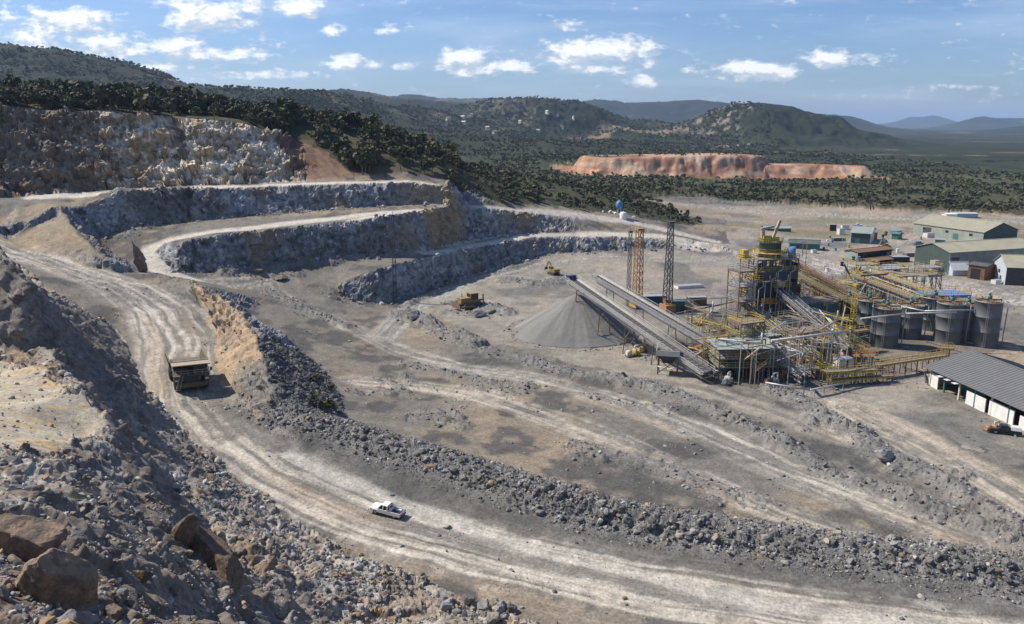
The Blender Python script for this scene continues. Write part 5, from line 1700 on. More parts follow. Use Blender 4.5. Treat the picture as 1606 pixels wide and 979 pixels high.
# ------------------------------------------------------------------ old yellow bulldozer on its heap, and a second machine
def dozer(px, py, z, rz, label, s=1.0):
    x, y, _ = U(px, py, z)
    e = empty('bulldozer', (x, y, ground_at(x, y)), label, 'bulldozer', None, rz); e.scale = (s, s, s)
    for sx in (-1, 1):
        t = MB()
        pr = []
        for k in range(13):
            a = math.pi / 2 + math.pi * k / 12; pr.append((-1.6 + .55 * math.cos(a), .6 + .55 * math.sin(a)))
        for k in range(13):
            a = -math.pi / 2 + math.pi * k / 12; pr.append((1.6 + .55 * math.cos(a), .6 + .55 * math.sin(a)))
        n = len(pr)
        vs = [(sx * 1.35 - .3, p[0], p[1]) for p in pr] + [(sx * 1.35 + .3, p[0], p[1]) for p in pr]
        t.add(vs, [(k, (k + 1) % n, n + (k + 1) % n, n + k) for k in range(n)] + [tuple(range(n - 1, -1, -1)), tuple(range(n, 2 * n))])
        t.build('track', Mt['dark'], e)
    MB().bb(-.95, .95, .3, 2.5, 1.0, 2.2).bb(-1.0, 1.0, -2.1, .3, .9, 1.5).build('body', Mt['oldyellow'], e)
    cab = MB().bb(-.85, .85, -1.5, .2, 1.5, 1.75).bb(-.95, .95, -1.6, .3, 2.9, 3.05)
    for sx in (-1, 1):
        for yy in (-1.5, .2): cab.bar((sx * .85, yy, 1.7), (sx * .85, yy, 2.95), .12)
    cab = cab.build('cab', Mt['oldyellow'], e)
    MB().bb(-.8, .8, -1.45, .15, 1.75, 2.9).build('window', Mt['glass'], cab)
    MB().hexa([(-1.9, 3.0, .1), (1.9, 3.0, .1), (1.9, 3.2, .1), (-1.9, 3.2, .1), (-1.9, 3.25, 1.4), (1.9, 3.25, 1.4), (1.9, 3.45, 1.5), (-1.9, 3.45, 1.5)]).build('blade', Mt['brown'], e)
    a = MB()
    for sx in (-1, 1): a.bar((sx * 1.75, -.2, .6), (sx * 1.75, 3.1, .6), .2, .3); a.bar((sx * .8, 2.2, 1.7), (sx * 1.0, 3.1, 1.0), .12)
    a.build('push_arm', Mt['oldyellow'], e)
    MB().tube((.5, 1.6, 2.2), (.5, 1.6, 3.1), .09).build('exhaust', Mt['dark'], e)
    MB().bar((-.6, -2.0, 1.4), (-.4, -2.9, 1.6), .3).bar((-.4, -2.9, 2.6), (-.4, -3.0, .3), .2, .3).build('ripper', Mt['brown'], e)


dozer(737, 478, 1.5, 2.1, 'old yellow bulldozer standing on a rubble heap in the pit floor', 1.5)


def excavator(px, py, z, rz, label):
    x, y, _ = U(px, py, z)
    e = empty('excavator', (x, y, ground_at(x, y)), label, 'excavator', None, rz)
    for sx in (-1, 1):
        MB().bb(sx * .9, sx * 1.5, -1.9, 1.9, .1, .9).build('track', Mt['dark'], e)
    MB().bb(-1.3, 1.3, -2.2, 1.0, 1.05, 2.2).build('body', Mt['oldyellow'], e)
    c = MB().bb(-1.3, -.2, -.2, 1.3, 2.2, 3.1).build('cab', Mt['oldyellow'], e)
    MB().bb(-1.25, -.25, 1.3, 1.34, 2.3, 3.0).bb(-1.34, -1.3, -.1, 1.2, 2.3, 3.0).build('window', Mt['glass'], c)
    MB().bar((.3, .8, 1.8), (.3, 3.4, 4.6), .4, .5).build('boom', Mt['oldyellow'], e)
    MB().bar((.3, 3.4, 4.6), (.3, 5.0, 2.2), .3, .4).build('stick', Mt['oldyellow'], e)
    MB().hexa([(-.3, 4.7, 1.2), (.9, 4.7, 1.2), (.9, 5.5, 1.0), (-.3, 5.5, 1.0), (-.3, 4.8, 2.1), (.9, 4.8, 2.1), (.9, 5.2, 2.2), (-.3, 5.2, 2.2)]).build('bucket', Mt['dark'], e)


excavator(868, 430, 1.2, .6, 'small yellow excavator on broken ground left of the conveyor head')
excavator(1388, 392, 0, 2.2, 'yellow excavator among rusty scrap in the yard below the olive shed')

# ------------------------------------------------------------------ ore cone
def ore_cone():
    cx_, cy_ = 18.2, 219.5
    n, m = 160, 70
    R, H = 18.5, 11.6
    V = []
    for i in range(m + 1):
        t = i / m
        for k in range(n):
            a = 2 * math.pi * k / n
            V.append((math.cos(a), math.sin(a), t))
    V = np.array(V); t = V[:, 2]
    ar = np.arctan2(V[:, 1], V[:, 0])
    rr_ = R * t * (1 + .07 * fbm(V[:, 0] * 1.5, V[:, 1] * 1.5, 0 * t, 3, 5) * t + .012 * fbm(V[:, 0] * 9, V[:, 1] * 9, t * 3, 3, 6))
    z = H * (1 - t) - .5 * np.exp(-(t * 9) ** 2) + .8 * np.clip(t - .82, 0, 1) ** 2 * 12
    x, y = cx_ + V[:, 0] * rr_, cy_ + V[:, 1] * rr_
    z = z + .12 * fbm(x / 1.4, y / 1.4, z / 1.4, 3, 8) - .25 + .16 * fbm(V[:, 0] * 14, V[:, 1] * 14, t * 1.2, 3, 12) * np.sin(np.pi * t)
    z = np.where(t > .999, -.6, z)
    idx = np.arange((m + 1) * n).reshape(m + 1, n)
    f = np.stack([idx[:-1], np.roll(idx[:-1], -1, 1), np.roll(idx[1:], -1, 1), idx[1:]], -1).reshape(-1, 4)
    col = np.tile(np.array([.215, .21, .195]), (len(x), 1))
    col = mixc(col, (.16, .158, .15), sstep(fbm(V[:, 0] * 6, V[:, 1] * 6, t * 1.0, 3, 9), -.1, .4) * .7)
    col = mixc(col, (.28, .27, .25), sstep(fbm(V[:, 0] * 11, V[:, 1] * 11, t * 1.5, 3, 10), .1, .5) * .6)
    o = link('ore_stockpile', raw_mesh('ore_stockpile', np.stack([x, y, z], 1), f, True, col), attr_mat('crushed_ore', 'Col', scales=((5.0, .22),), bump=.7, bscale=7))
    tag(o, 'tall grey cone of crushed ore under the conveyor head', 'ore pile')


ore_cone()


def W(px, py, z=0.0):
    p = U(px, py, z); return Vector(p)


def at_Y(px, py, Y):
    return Vector(UD(px, py, Y))


# ------------------------------------------------------------------ conveyors
def conveyor(a, b, width, label, frame='galv', rail='galv', deck='belt', supports=3, pipes=0, truss=1.3, cover=None, name='belt_conveyor', cat='conveyor', group=None, head=None, leg='grey'):
    a, b = Vector(a), Vector(b)                    # a = upper end
    e = empty(name, (b.x, b.y, 0), label, cat, group)
    o = Vector((b.x, b.y, 0)); a = a - o; b = b - o
    d = (a - b); L = d.length; dn = d.normalized(); s = Vector((-dn.y, dn.x, 0)).normalized()
    up = s.cross(dn) if s.cross(dn).z > 0 else dn.cross(s)
    hw = width / 2
    fr = MB()
    n = max(3, int(L / 2.6))
    for k in (-1, 1):
        fr.bar(b + s * hw * k, a + s * hw * k, .24, .26); fr.bar(b + s * hw * k - up * truss, a + s * hw * k - up * truss, .14, .16)
        for i in range(n):
            p, q = b.lerp(a, i / n) + s * hw * k, b.lerp(a, (i + 1) / n) + s * hw * k
            fr.bar(p - up * truss, q, .09); fr.bar(q - up * truss, q, .08)
    for i in range(n + 1):
        p = b.lerp(a, i / n); fr.bar(p - s * hw - up * truss, p + s * hw - up * truss, .09)
    fr.build('truss', Mt[frame], e)
    bl = MB()
    u1 = up * .25
    bl.hexa([b - s * hw * .55 + u1, b + s * hw * .55 + u1, a + s * hw * .55 + u1, a - s * hw * .55 + u1, b - s * hw * .62 + u1 * 1.5, b + s * hw * .62 + u1 * 1.5, a + s * hw * .62 + u1 * 1.5, a - s * hw * .62 + u1 * 1.5])
    bl.build('belt', Mt[deck], e)
    idl = MB()
    for i in range(int(L / 1.5)):
        p = b.lerp(a, (i + .5) / int(L / 1.5)) + u1 * 1.2
        idl.bar(p - s * hw * .95, p + s * hw * .95, .16, .16)
        for k in (-1, 1): idl.bar(p + s * hw * .95 * k - up * .3, p + s * hw * .95 * k + up * .55, .12)
    for k in (-1, 1): idl.bar(b + s * hw * .95 * k + up * .5, a + s * hw * .95 * k + up * .5, .13, .13)
    idl.build('idler_rollers', Mt['pale' if frame in ('pale', 'galv') else 'grey'], e)
    wk = MB()
    for k in (-1, 1):
        q0, q1 = b + s * (hw + .5) * k, a + s * (hw + .5) * k
        wk.bar(q0, q1, .7, .06)
        MB().rail([q0 + s * .33 * k, q1 + s * .33 * k], 1.1, .11, 2.4).build('handrail', Mt[rail], e)
    wk.split('walkway', Mt['brown' if width < 1.8 else 'galv'], e)
    ro = MB()
    for sg in (a, b): ro.tube(sg - s * hw * .8 + u1, sg + s * hw * .8 + u1, .38, n=14)
    ro.split('pulley', Mt['dark'], e)
    if cover:
        c = MB(); z = up * 1.0
        i0, i1 = b.lerp(a, .08), b.lerp(a, .95)
        for k in (-1, 1):
            c.hexa([i0, i0 + s * hw * .9 * k, i1 + s * hw * .9 * k, i1, i0 + z, i0 + s * hw * .9 * k + z * .75, i1 + s * hw * .9 * k + z * .75, i1 + z] if k < 0 else
                   [i0 + s * hw * .9, i0, i1, i1 + s * hw * .9, i0 + s * hw * .9 + z * .75, i0 + z, i1 + z, i1 + s * hw * .9 + z * .75])
        c.build('cover', Mt[cover], e)
    for i in range(pipes):
        off = s * (-hw - .2 + .35 * i) + up * (.55 + .12 * (i % 2))
        MB().tube(b + off, a + off, .10, n=8).build('pipe', Mt['pale'], e)
    for i in range(supports):
        t = (i + .55) / supports; p = b.lerp(a, t) - up * truss
        if p.z < 1.2: continue
        lg = MB(); g = -.2
        sp = .35 + .05 * p.z
        for k in (-1, 1):
            lg.bar(p + s * hw * k, Vector((p.x, p.y, g)) + s * (hw + sp) * k, .22)
        m = int(p.z / 3)
        for j in range(m):
            z0, z1 = g + (p.z - g) * j / m, g + (p.z - g) * (j + 1) / m
            w0, w1 = hw + sp * (1 - j / m), hw + sp * (1 - (j + 1) / m)
            lg.bar(Vector((p.x, p.y, z0)) + s * w0, Vector((p.x, p.y, z1)) - s * w1, .10); lg.bar(Vector((p.x, p.y, z1)) - s * w1, Vector((p.x, p.y, z1)) + s * w1, .12)
        lg.build('trestle', Mt[leg], e)
    if head:
        h = MB().box(tuple(a + up * .6 + dn * .2), (width * .9, 1.6, 1.5), math.atan2(dn.y, dn.x) + math.pi / 2)
        h.build('drive_housing', Mt[head], e)
    return e


c1h, c1t = at_Y(896, 439, 221), W(1110, 586, 2.2)
conveyor(c1h, c1t, 2.7, 'long steel conveyor climbing from the flat roofed shed to the top of the ore cone', 'pale', 'pale', supports=5, pipes=3, head='navy', leg='brown', truss=1.0)
conveyor(at_Y(938, 436, 226), W(1146, 558, 4.2), 2.2, 'second pale conveyor running behind the long one beside the ore cone', 'pale', 'galv', supports=4, pipes=4, leg='grey', truss=.9)
# inclined conveyors and launders between tower and tanks
conveyor(at_Y(1222, 418, 233), W(1345, 480, 8), 1.6, 'yellow inclined conveyor running down from the tower towards the tanks', 'yellow', 'yellow', supports=3, leg='brown')
conveyor(at_Y(1238, 408, 238), W(1335, 462, 9), 1.4, 'orange inclined conveyor behind the yellow one, right of the tower', 'orange', 'orange', supports=3, leg='brown', deck='orange')
conveyor(at_Y(1262, 425, 240), W(1352, 468, 8), 1.2, 'short orange launder lying beside the orange conveyor above the brown tank', 'orange', 'galv', supports=2, deck='tan', leg='brown')
conveyor(at_Y(1185, 445, 222), W(1262, 482, 9), 1.3, 'pale walkway bridge with orange landing sloping away from the tower', 'pale', 'galv', supports=2, deck='galv', leg='brown')
conveyor(at_Y(1218, 452, 214), W(1330, 548, 3), 1.6, 'long pale conveyor falling through the middle of the plant to the pink pump', 'pale', 'galv', supports=4, leg='grey')
conveyor(at_Y(1170, 478, 208), W(1280, 565, 2.5), 1.4, 'grey conveyor sloping down behind the flat roofed shed', 'galv', 'yellow', supports=3, leg='grey')
conveyor(at_Y(1150, 520, 196), W(1262, 592, 2), 1.6, 'pale conveyor coming down to the yellow landing in front of the plant', 'pale', 'galv', supports=3, leg='brown')
conveyor(at_Y(1365, 425, 262), W(1470, 462, 8), 1.2, 'pale inclined gallery behind the tanks pointing at the blue deck', 'pale', 'yellow', supports=3, leg='grey')
conveyor(at_Y(1340, 432, 256), W(1440, 470, 9), 1.3, 'grey gallery with yellow rails sloping down above the back row of tanks', 'grey', 'yellow', supports=3, leg='brown')
conveyor(W(1330, 448, 6), W(1255, 440, 2.5), 1.2, 'dark conveyor rising to a grey drive box behind the orange ones', 'dark', 'galv', supports=2, leg='dark')


# ------------------------------------------------------------------ tanks
def tank(px, base, wpx, top, label, mat='tank', agit=True):
    r0 = wpx / 2
    c = W(px, base, 0); depth = c.y * math.cos(PITCH) + CAMZ * math.sin(PITCH)
    k = F / depth; r = r0 / k
    c = Vector(U(px, base - r * k * .27, 0))
    h = (base - top) / k / math.cos(math.radians(15))
    e = empty('leach_tank', (c.x, c.y, 0), label, 'tank')
    pr = [(r, -.3)]
    for i in range(3):
        z = h * (i + 1) / 3
        pr += [(r, z - .07), (r + .02, z - .06), (r + .02, z - .02), (r, z)]
    MB().lathe(pr, 40).build('shell', Mt[mat], e)
    MB().lathe([(r - .12, h - .5), (r - .12, h + .12), (r + .12, h + .12), (r + .12, h - .12), (r, h - .12)], 40).build('rim', Mt['grey' if mat == 'tank' else 'rust'], e)
    MB().lathe([(.01, h - .35), (r - .12, h - .35)], 40).build('slurry', Mt['brown'], e)
    if agit:
        b = MB().bar((-r, 0, h + .3), (r, 0, h + .3), .35, .4).bar((0, -r, h + .28), (0, r, h + .28), .3, .35).build('bridge', Mt['rust'], e)
        MB().tube((0, 0, h + .4), (0, 0, h + 1.5), .45).tube((0, 0, h + 1.5), (0, 0, h + 2.2), .3).tube((.6, .3, h + .5), (.6, .3, h + 1.3), .25).build('agitator', Mt['teal'], e)
    MB().rail([(r * math.cos(a), r * math.sin(a), h + .12) for a in np.linspace(.4, 5.4, 12)], 1.0, .055, 1.4).build('handrail', Mt['yellow'], e)
    ld = MB(); a = 4.2
    for s in (-.25, .25): ld.bar((r * math.cos(a) * 1.06 + s, r * math.sin(a) * 1.06, 0), (r * math.cos(a) * 1.06 + s, r * math.sin(a) * 1.06, h + 1), .06)
    for j in range(int(h / .4)): ld.bar((r * math.cos(a) * 1.06 - .25, r * math.sin(a) * 1.06, .3 + j * .4), (r * math.cos(a) * 1.06 + .25, r * math.sin(a) * 1.06, .3 + j * .4), .04)
    ld.build('ladder', Mt['grey'], e)
    MB().path([(r * .8, -r * .75, h + .6), (r * 1.0, -r * .9, h + .2), (r * .95, -r * .8, .5), (r * 1.4, -r * 1.2, .5)], .14).build('pipe', Mt['grey'], e)
    return e


tank(1385, 547, 42, 487, 'grey leach tank standing in front, left of the nearest group, facing the yellow walkway')
tank(1358, 529, 38, 475, 'grey tank half hidden behind the left front tank')
tank(1423, 533, 39, 483, 'grey tank just right of the left front tank, set back a little')
tank(1460, 521, 38, 471, 'grey tank standing at the back below the blue deck')
tank(1485, 541, 41, 480, 'grey tank in the right group with a pale rim, nearest of the three')
tank(1511, 539, 34, 482, 'grey tank squeezed between the pale rimmed tank and the rightmost one')
tank(1542, 546, 40, 477, 'rightmost grey tank of the plant, casting a long shadow on the ground')
tank(1327, 519, 30, 472, 'dark brown rusty tank left of all the grey ones behind a yellow ladder', 'rust')


# ------------------------------------------------------------------ steel platforms
def platform(px, py, w, d, levels, rz, label, frame='grey', rail='yellow', infill=None, z0=0.0, name='steel_platform', kit=None, brace=True, seed=0, roof=None):
    r = random.Random(seed + int(px * 7 + py))
    c = W(px, py, z0)
    e = empty(name, (c.x, c.y, z0), label, 'platform', None, rz)
    H = levels[-1]
    nx = max(1, round(w / 4.5)); ny = max(1, round(d / 4.5))
    fr = MB(); th = .24
    xs = [-w / 2 + w * i / nx for i in range(nx + 1)]; ys = [-d / 2 + d * i / ny for i in range(ny + 1)]
    for x in xs:
        for y in ys: fr.bar((x, y, -.3), (x, y, H), th)
    zz = [0] + list(levels)
    for z in levels:
        for x in xs: fr.bar((x, -d / 2, z - .15), (x, d / 2, z - .15), .16, .28)
        for y in ys: fr.bar((-w / 2, y, z - .15), (w / 2, y, z - .15), .16, .28)
    fr.build('frame', Mt[frame], e)
    if brace:
        b = MB()
        for z0_, z1_ in zip(zz[:-1], zz[1:]):
            for i in range(nx):
                for y in (-d / 2, d / 2):
                    p, q = (xs[i], y, z0_), (xs[i + 1], y, z1_ - .2)
                    if r.random() < .5: p, q = (xs[i + 1], y, z0_), (xs[i], y, z1_ - .2)
                    if r.random() < .75: b.bar(p, q, .11)
            for i in range(ny):
                for x in (-w / 2, w / 2):
                    if r.random() < .75: b.bar((x, ys[i], z0_), (x, ys[i + 1], z1_ - .2), .11)
        b.build('bracing', Mt[frame], e)
    for z in levels:
        MB().box((0, 0, z + .05), (w + .3, d + .3, .08)).build('deck', Mt['galv' if r.random() < .5 else 'brown'], e)
    for z in levels:
        rl = MB()
        a, b_ = w / 2 + .1, d / 2 + .1
        rl.rail([(-a, -b_, z + .09), (a, -b_, z + .09), (a, b_, z + .09), (-a, b_, z + .09), (-a, -b_, z + .09)], 1.15, .10, 1.8)
        rl.build('handrail', Mt[rail], e)
    st = MB()
    for z0_, z1_ in zip(zz[:-1], zz[1:]):
        for yy in (0, .8): st.bar((w / 2 + .6, -d / 2 + yy * 0, z0_ + .1) if yy == 0 else (w / 2 + 1.4, -d / 2, z0_ + .1), (w / 2 + .6, -d / 2 + min(d, (z1_ - z0_) * 1.1), z1_) if yy == 0 else (w / 2 + 1.4, -d / 2 + min(d, (z1_ - z0_) * 1.1), z1_), .1, .2)
        m = int((z1_ - z0_) / .3)
        for j in range(m):
            t = (j + .5) / m; y = -d / 2 + min(d, (z1_ - z0_) * 1.1) * t; st.bar((w / 2 + .6, y, z0_ + (z1_ - z0_) * t), (w / 2 + 1.4, y, z0_ + (z1_ - z0_) * t), .25, .04)
    st.build('stairs', Mt[rail], e)
    if infill:
        for (lo, hi, side, mat) in infill:
            p = MB()
            if side in 'fb':
                y = (-d / 2 - .14) if side == 'f' else d / 2 + .14
                p.bb(-w / 2, w / 2, y - .04, y + .04, lo, hi)
                for j in range(int(w / .8)): p.bar((-w / 2 + .4 + j * .8, y - .05, lo), (-w / 2 + .4 + j * .8, y - .05, hi), .06)
            else:
                x = (-w / 2 - .14) if side == 'l' else w / 2 + .14
                p.bb(x - .04, x + .04, -d / 2, d / 2, lo, hi)
                for j in range(int(d / .8)): p.bar((x - .05, -d / 2 + .4 + j * .8, lo), (x - .05, -d / 2 + .4 + j * .8, hi), .06)
            p.build('cladding', Mt[mat], e)
    # machines bolted to the decks belong to the platform
    for z in zz[:-1] if kit is None else zz[:kit]:
        for j in range(max(1, int(w * d / 22))):
            x, y = r.uniform(-w / 2 + .8, w / 2 - .8), r.uniform(-d / 2 + .8, d / 2 - .8)
            t = r.random(); z_ = z + .1
            if t < .35:
                MB().tube((x, y, z_), (x, y, z_ + r.uniform(1.2, 2.4)), r.uniform(.4, .9), n=14).build('vessel', Mt[r.choice(['grey', 'teal', 'rust', 'dark', 'pale'])], e)
            elif t < .65:
                MB().box((x, y, z_ + .5), (1.0, .7, 1.0)).tube((x + .4, y, z_ + .9), (x + 1.5, y, z_ + .9), .32, n=12).build('pump', Mt[r.choice(['blue', 'orange', 'teal', 'yellow', 'grey'])], e)
            else:
                MB().path([(x, y, z_), (x, y, z_ + 1.6), (x + r.choice([-1, 1]) * 1.6, y, z_ + 1.6), (x + 1.6, y + r.choice([-1, 1]) * 1.5, z_ + 1.6)], .13).build('pipe', Mt[r.choice(['pale', 'galv', 'rust'])], e)
    if roof:
        MB().hexa([(-w / 2 - .7, -d / 2 - .7, H + 2.4), (w / 2 + .7, -d / 2 - .7, H + 2.4), (w / 2 + .7, d / 2 + .7, H + 2.7), (-w / 2 - .7, d / 2 + .7, H + 2.7), (-w / 2 - .7, -d / 2 - .7, H + 2.52), (w / 2 + .7, -d / 2 - .7, H + 2.52), (w / 2 + .7, d / 2 + .7, H + 2.82), (-w / 2 - .7, d / 2 + .7, H + 2.82)]).build('roof', Mt[roof], e)
        rp = MB()
        for x in (-w / 2, w / 2):
            for y in (-d / 2, d / 2): rp.bar((x, y, H), (x, y, H + 2.45), .2)
        rp.split('post', Mt[frame], e)
    return e


PR = math.radians(24)
platform(1226, 512, 6, 6, [4.5, 9, 13], math.radians(12), 'dark stepped tower annex right of the main tower, half its height', 'dark', 'yellow', [(4.6, 8.8, 'f', 'black'), (9.2, 12.8, 'r', 'dark')])
platform(1176, 510, 5, 7, [5, 10, 15], math.radians(12), 'yellow railed annex against the left side of the main tower', 'dark', 'yellow', [(5.2, 9.8, 'f', 'dark')])
platform(1165, 572, 7, 5, [4, 8, 11], PR, 'brown pipe tower rising behind the flat roofed shed', 'brown', 'yellow')
platform(1305, 500, 6, 6, [5, 10], PR, 'teal braced frame left of the brown tank with yellow top rail', 'teal', 'yellow')
platform(1255, 560, 8, 5, [3.5, 7], PR, 'grey pipe frame with rusty vessels left of the pink pump', 'grey', 'galv')
platform(1350, 450, 9, 5, [5, 8.5], .2, 'yellow frame over the back of the plant behind the hidden tank', 'yellow', 'yellow')
platform(1452, 458, 7, 5, [6, 9], .2, 'grey frame with yellow rails left of the blue deck', 'grey', 'yellow')
platform(1135, 548, 6, 5, [3, 6], PR, 'rusty pipe frame just behind the roof of the flat shed', 'rust', 'galv')
platform(1162, 588, 13.2, 7.5, [3.0, 5.0], math.radians(4), 'steel shed on posts with flat grey green roof at the foot of the conveyors', 'dkgreen', 'yellow', [(0, 4.4, 'b', 'dkgreen'), (0.2, 2.8, 'r', 'dkgreen')], roof='palegreen', name='transfer_shed')['category'] = 'shed'
platform(1155, 540, 4.6, 4.6, [4, 8, 12, 16, 20], PR, 'slim brown scaffold tower left of the main plant tower', 'brown', 'galv', kit=2)
platform(1250, 590, 9, 4, [2.2], .1, 'low yellow landing in front of the plant, right of the flat roofed shed', 'yellow', 'yellow')
platform(1190, 560, 8, 6, [3, 6], PR, 'brown two storey pipe platform in front of the main tower', 'brown', 'galv')
platform(1228, 545, 9, 7, [4, 7.5], PR, 'grey two storey platform full of pipes in the heart of the plant', 'grey', 'galv')
platform(1272, 520, 10, 8, [4.5, 9], PR, 'dark green clad platform left of the brown tank', 'teal', 'galv', [(0, 4.2, 'f', 'dkgreen'), (4.8, 8.6, 'f', 'teal')])
platform(1300, 552, 9, 5, [3, 5.5], PR, 'grey platform with blue and pink pumps in front of the brown tank', 'grey', 'yellow')
platform(1325, 470, 8, 6, [6], PR, 'platform behind the brown tank carrying the foot of the orange conveyor', 'brown', 'yellow')
platform(1420, 470, 18, 5, [8.5], math.radians(14), 'long high platform behind the tank tops with mixed pipework', 'grey', 'yellow', kit=1)
platform(1388, 455, 12, 6, [5, 8], math.radians(14), 'yellow railed platform at the back of the plant, left of the blue deck', 'teal', 'yellow')
platform(1280, 468, 9, 6, [4, 7], PR, 'dim platform under the orange conveyor right of the tower', 'dark', 'galv')
platform(1110, 530, 8, 5, [2.6], PR, 'low rusty pump platform behind the twin conveyors', 'rust', 'yellow')
platform(1080, 515, 9, 5, [2.2], PR, 'low brown skid of pipes between the dark mast and the conveyors', 'brown', 'galv')
platform(1220, 500, 6, 6, [5, 10], PR, 'dark platform joining the main tower to the green clad one', 'dark', 'yellow')

# main tower
def tower():
    c = W(1200, 522, 0)
    e = platform(1198, 522, 12.0, 9.5, [4.6, 9.2, 13.8, 18.2, 21.6], math.radians(12), 'tall dark plant tower with yellow railings and a round tank on top', 'brown', 'yellow',
                 [(5.4, 10.2, 'f', 'dark'), (10.8, 15.2, 'f', 'black'), (0.2, 5.0, 'f', 'brown'), (10.8, 20.2, 'r', 'black'), (16.0, 18.2, 'f', 'dark'), (5.4, 15, 'l', 'dark')], name='processing_tower')
    e['category'] = 'tower'
    MB().lathe([(2.9, 21.7), (2.9, 25.4), (3.05, 25.45), (3.05, 25.7), (2.8, 25.7), (2.75, 25.2), (.1, 25.3)], 32).build('tank', Mt['dkgreen'], e)
    MB().rail([(3.2 * math.cos(a), 3.2 * math.sin(a), 25.6) for a in np.linspace(0, 6.283, 15)], 1.2, .1, 1.5).build('handrail', Mt['yellow'], e)
    MB().rail([(4.6 * math.cos(a), 4.6 * math.sin(a), 22.9) for a in np.linspace(0, 6.283, 15)], 1.1, .1, 1.5).lathe([(2.95, 22.8), (4.7, 22.8), (4.7, 22.92), (2.95, 22.92)], 28).build('walkway', Mt['yellow'], e)
    MB().box((-1.5, 0, 26.5), (2.4, 2.0, 1.8)).box((1.2, .4, 26.3), (2.2, 1.8, 1.2)).build('gearbox', Mt['yellow'], e)
    MB().bar((.4, 0, 26), (2.4, 0, 31.4), .6, .7).bar((-2.4, 0, 25.5), (-2.6, 0, 29.6), .9).bar((-3.2, 0, 29.2), (.8, 0, 29.8), .55).build('hoist', Mt['tan'], e)
    MB().box((-7.3, 0, 21.4), (2.6, 5.0, .12)).rail([(-8.5, -2.4, 21.45), (-8.5, 2.4, 21.45), (-6.1, 2.4, 21.45)], 1.2, .1, 1.2).rail([(-8.5, -2.4, 21.45), (-6.1, -2.4, 21.45)], 1.2, .1, 1.2).box((-7.3, .6, 22.6), (1.6, 2.2, 2.0)).build('balcony', Mt['yellow'], e)
    for (x, y, z, w_, d_) in [(-5.6, -3.0, 16.2, 2.4, 4.5), (-5.4, 1.5, 12.0, 2.2, 4.0), (5.6, -2.5, 18.0, 2.2, 4.5), (1.0, -5.2, 14.2, 5.0, 1.8), (-2.5, -5.2, 9.8, 4.2, 1.8), (3.2, -5.2, 6.4, 4.0, 1.8)]:
        MB().box((x, y, z), (w_, d_, .14)).rail([(x - w_ / 2, y - d_ / 2, z + .07), (x + w_ / 2, y - d_ / 2, z + .07), (x + w_ / 2, y + d_ / 2, z + .07), (x - w_ / 2, y + d_ / 2, z + .07), (x - w_ / 2, y - d_ / 2, z + .07)], 1.2, .12, 1.3).build('landing', Mt['yellow'], e)
        MB().box((x, y, z + .75), (w_ * .45, d_ * .4, 1.3)).build('motor', Mt[random.Random(int(z * 10)).choice(['yellow', 'tan', 'orange', 'pale'])], e)
    MB().tube((2.6, 3.0, 16), (2.6, 3.0, 25.2), .5).tube((4.6, -3.0, 12), (4.6, -3.0, 24), .35).build('stack', Mt['grey'], e)
    MB().tube((4.6, -3.4, 21.6), (4.6, -3.4, 24.6), 1.0, n=18).build('vessel', Mt['blue'], e)
    p = MB()
    rq = random.Random(5)
    for k in range(7):
        x = -5.4 + k * 1.8; z = rq.uniform(5, 19)
        p.path([(x, -5.1, 0), (x, -5.1, z), (x + 1.2, -5.2, z + .6), (x + 1.2, -5.2, z + 2)], .14)
    p.build('pipe', Mt['pale'], e)


tower()


# ------------------------------------------------------------------ lattice masts
def mast(px, py, top, w0, w1, label, mat, base_mat=None, z=0.0, cross=False, name='lattice_mast', lean=(0, 0)):
    c = W(px, py, z); depth = c.y * math.cos(PITCH) + (CAMZ - z) * math.sin(PITCH)
    h = (py - top) * depth / F / math.cos(math.radians(8)) / 1.0
    e = empty(name, (c.x, c.y, ground_at(c.x, c.y)), label, 'mast', None, .35)
    m = MB(); n = max(5, int(h / 2.2))
    pt = lambda i, sx, sy: Vector((sx * (w0 + (w1 - w0) * i / n) / 2 + lean[0] * i / n, sy * (w0 + (w1 - w0) * i / n) / 2 + lean[1] * i / n, h * i / n))
    cs = [(-1, -1), (1, -1), (1, 1), (-1, 1)]
    wt_ = .14 if w0 > 1.5 else .07
    for sx, sy in cs: m.bar(pt(0, sx, sy), pt(n, sx, sy), wt_ * 1.5)
    for i in range(n):
        for k in range(4):
            a, b = cs[k], cs[(k + 1) % 4]
            m.bar(pt(i, *a), pt(i + 1, *b), wt_); m.bar(pt(i + 1, *a), pt(i + 1, *b), wt_)
    m.build('lattice', Mt[mat], e)
    MB().box((lean[0], lean[1], h + .3), (w1 * 1.3, w1 * 1.3, .6)).bar((lean[0], lean[1], h), (lean[0], lean[1], h + 1.6), .12).build('mast_head', Mt[mat], e)
    if base_mat:
        MB().box((0, -.2, 1.4), (w0 * 1.5, w0 * 1.8, 2.4)).box((w0 * .5, w0, 3.0), (w0 * .7, w0 * .8, 1.4)).build('engine_housing', Mt[base_mat], e)
        MB().box((0, 0, .1), (w0 * 1.9, w0 * 2.2, .5)).build('skid', Mt['dark'], e)
        MB().tube((0, -w0 * .45, 1), (0, -w0 * .2, h * .96), .16).build('drill_pipe', Mt['grey'], e)
    if cross:
        k = MB()
        for zz in (.45, .62, .8): k.bar((-w0 * 1.6, 0, h * zz), (w0 * 1.6, 0, h * zz), .08)
        k.build('crossarm', Mt[mat], e)
    return e


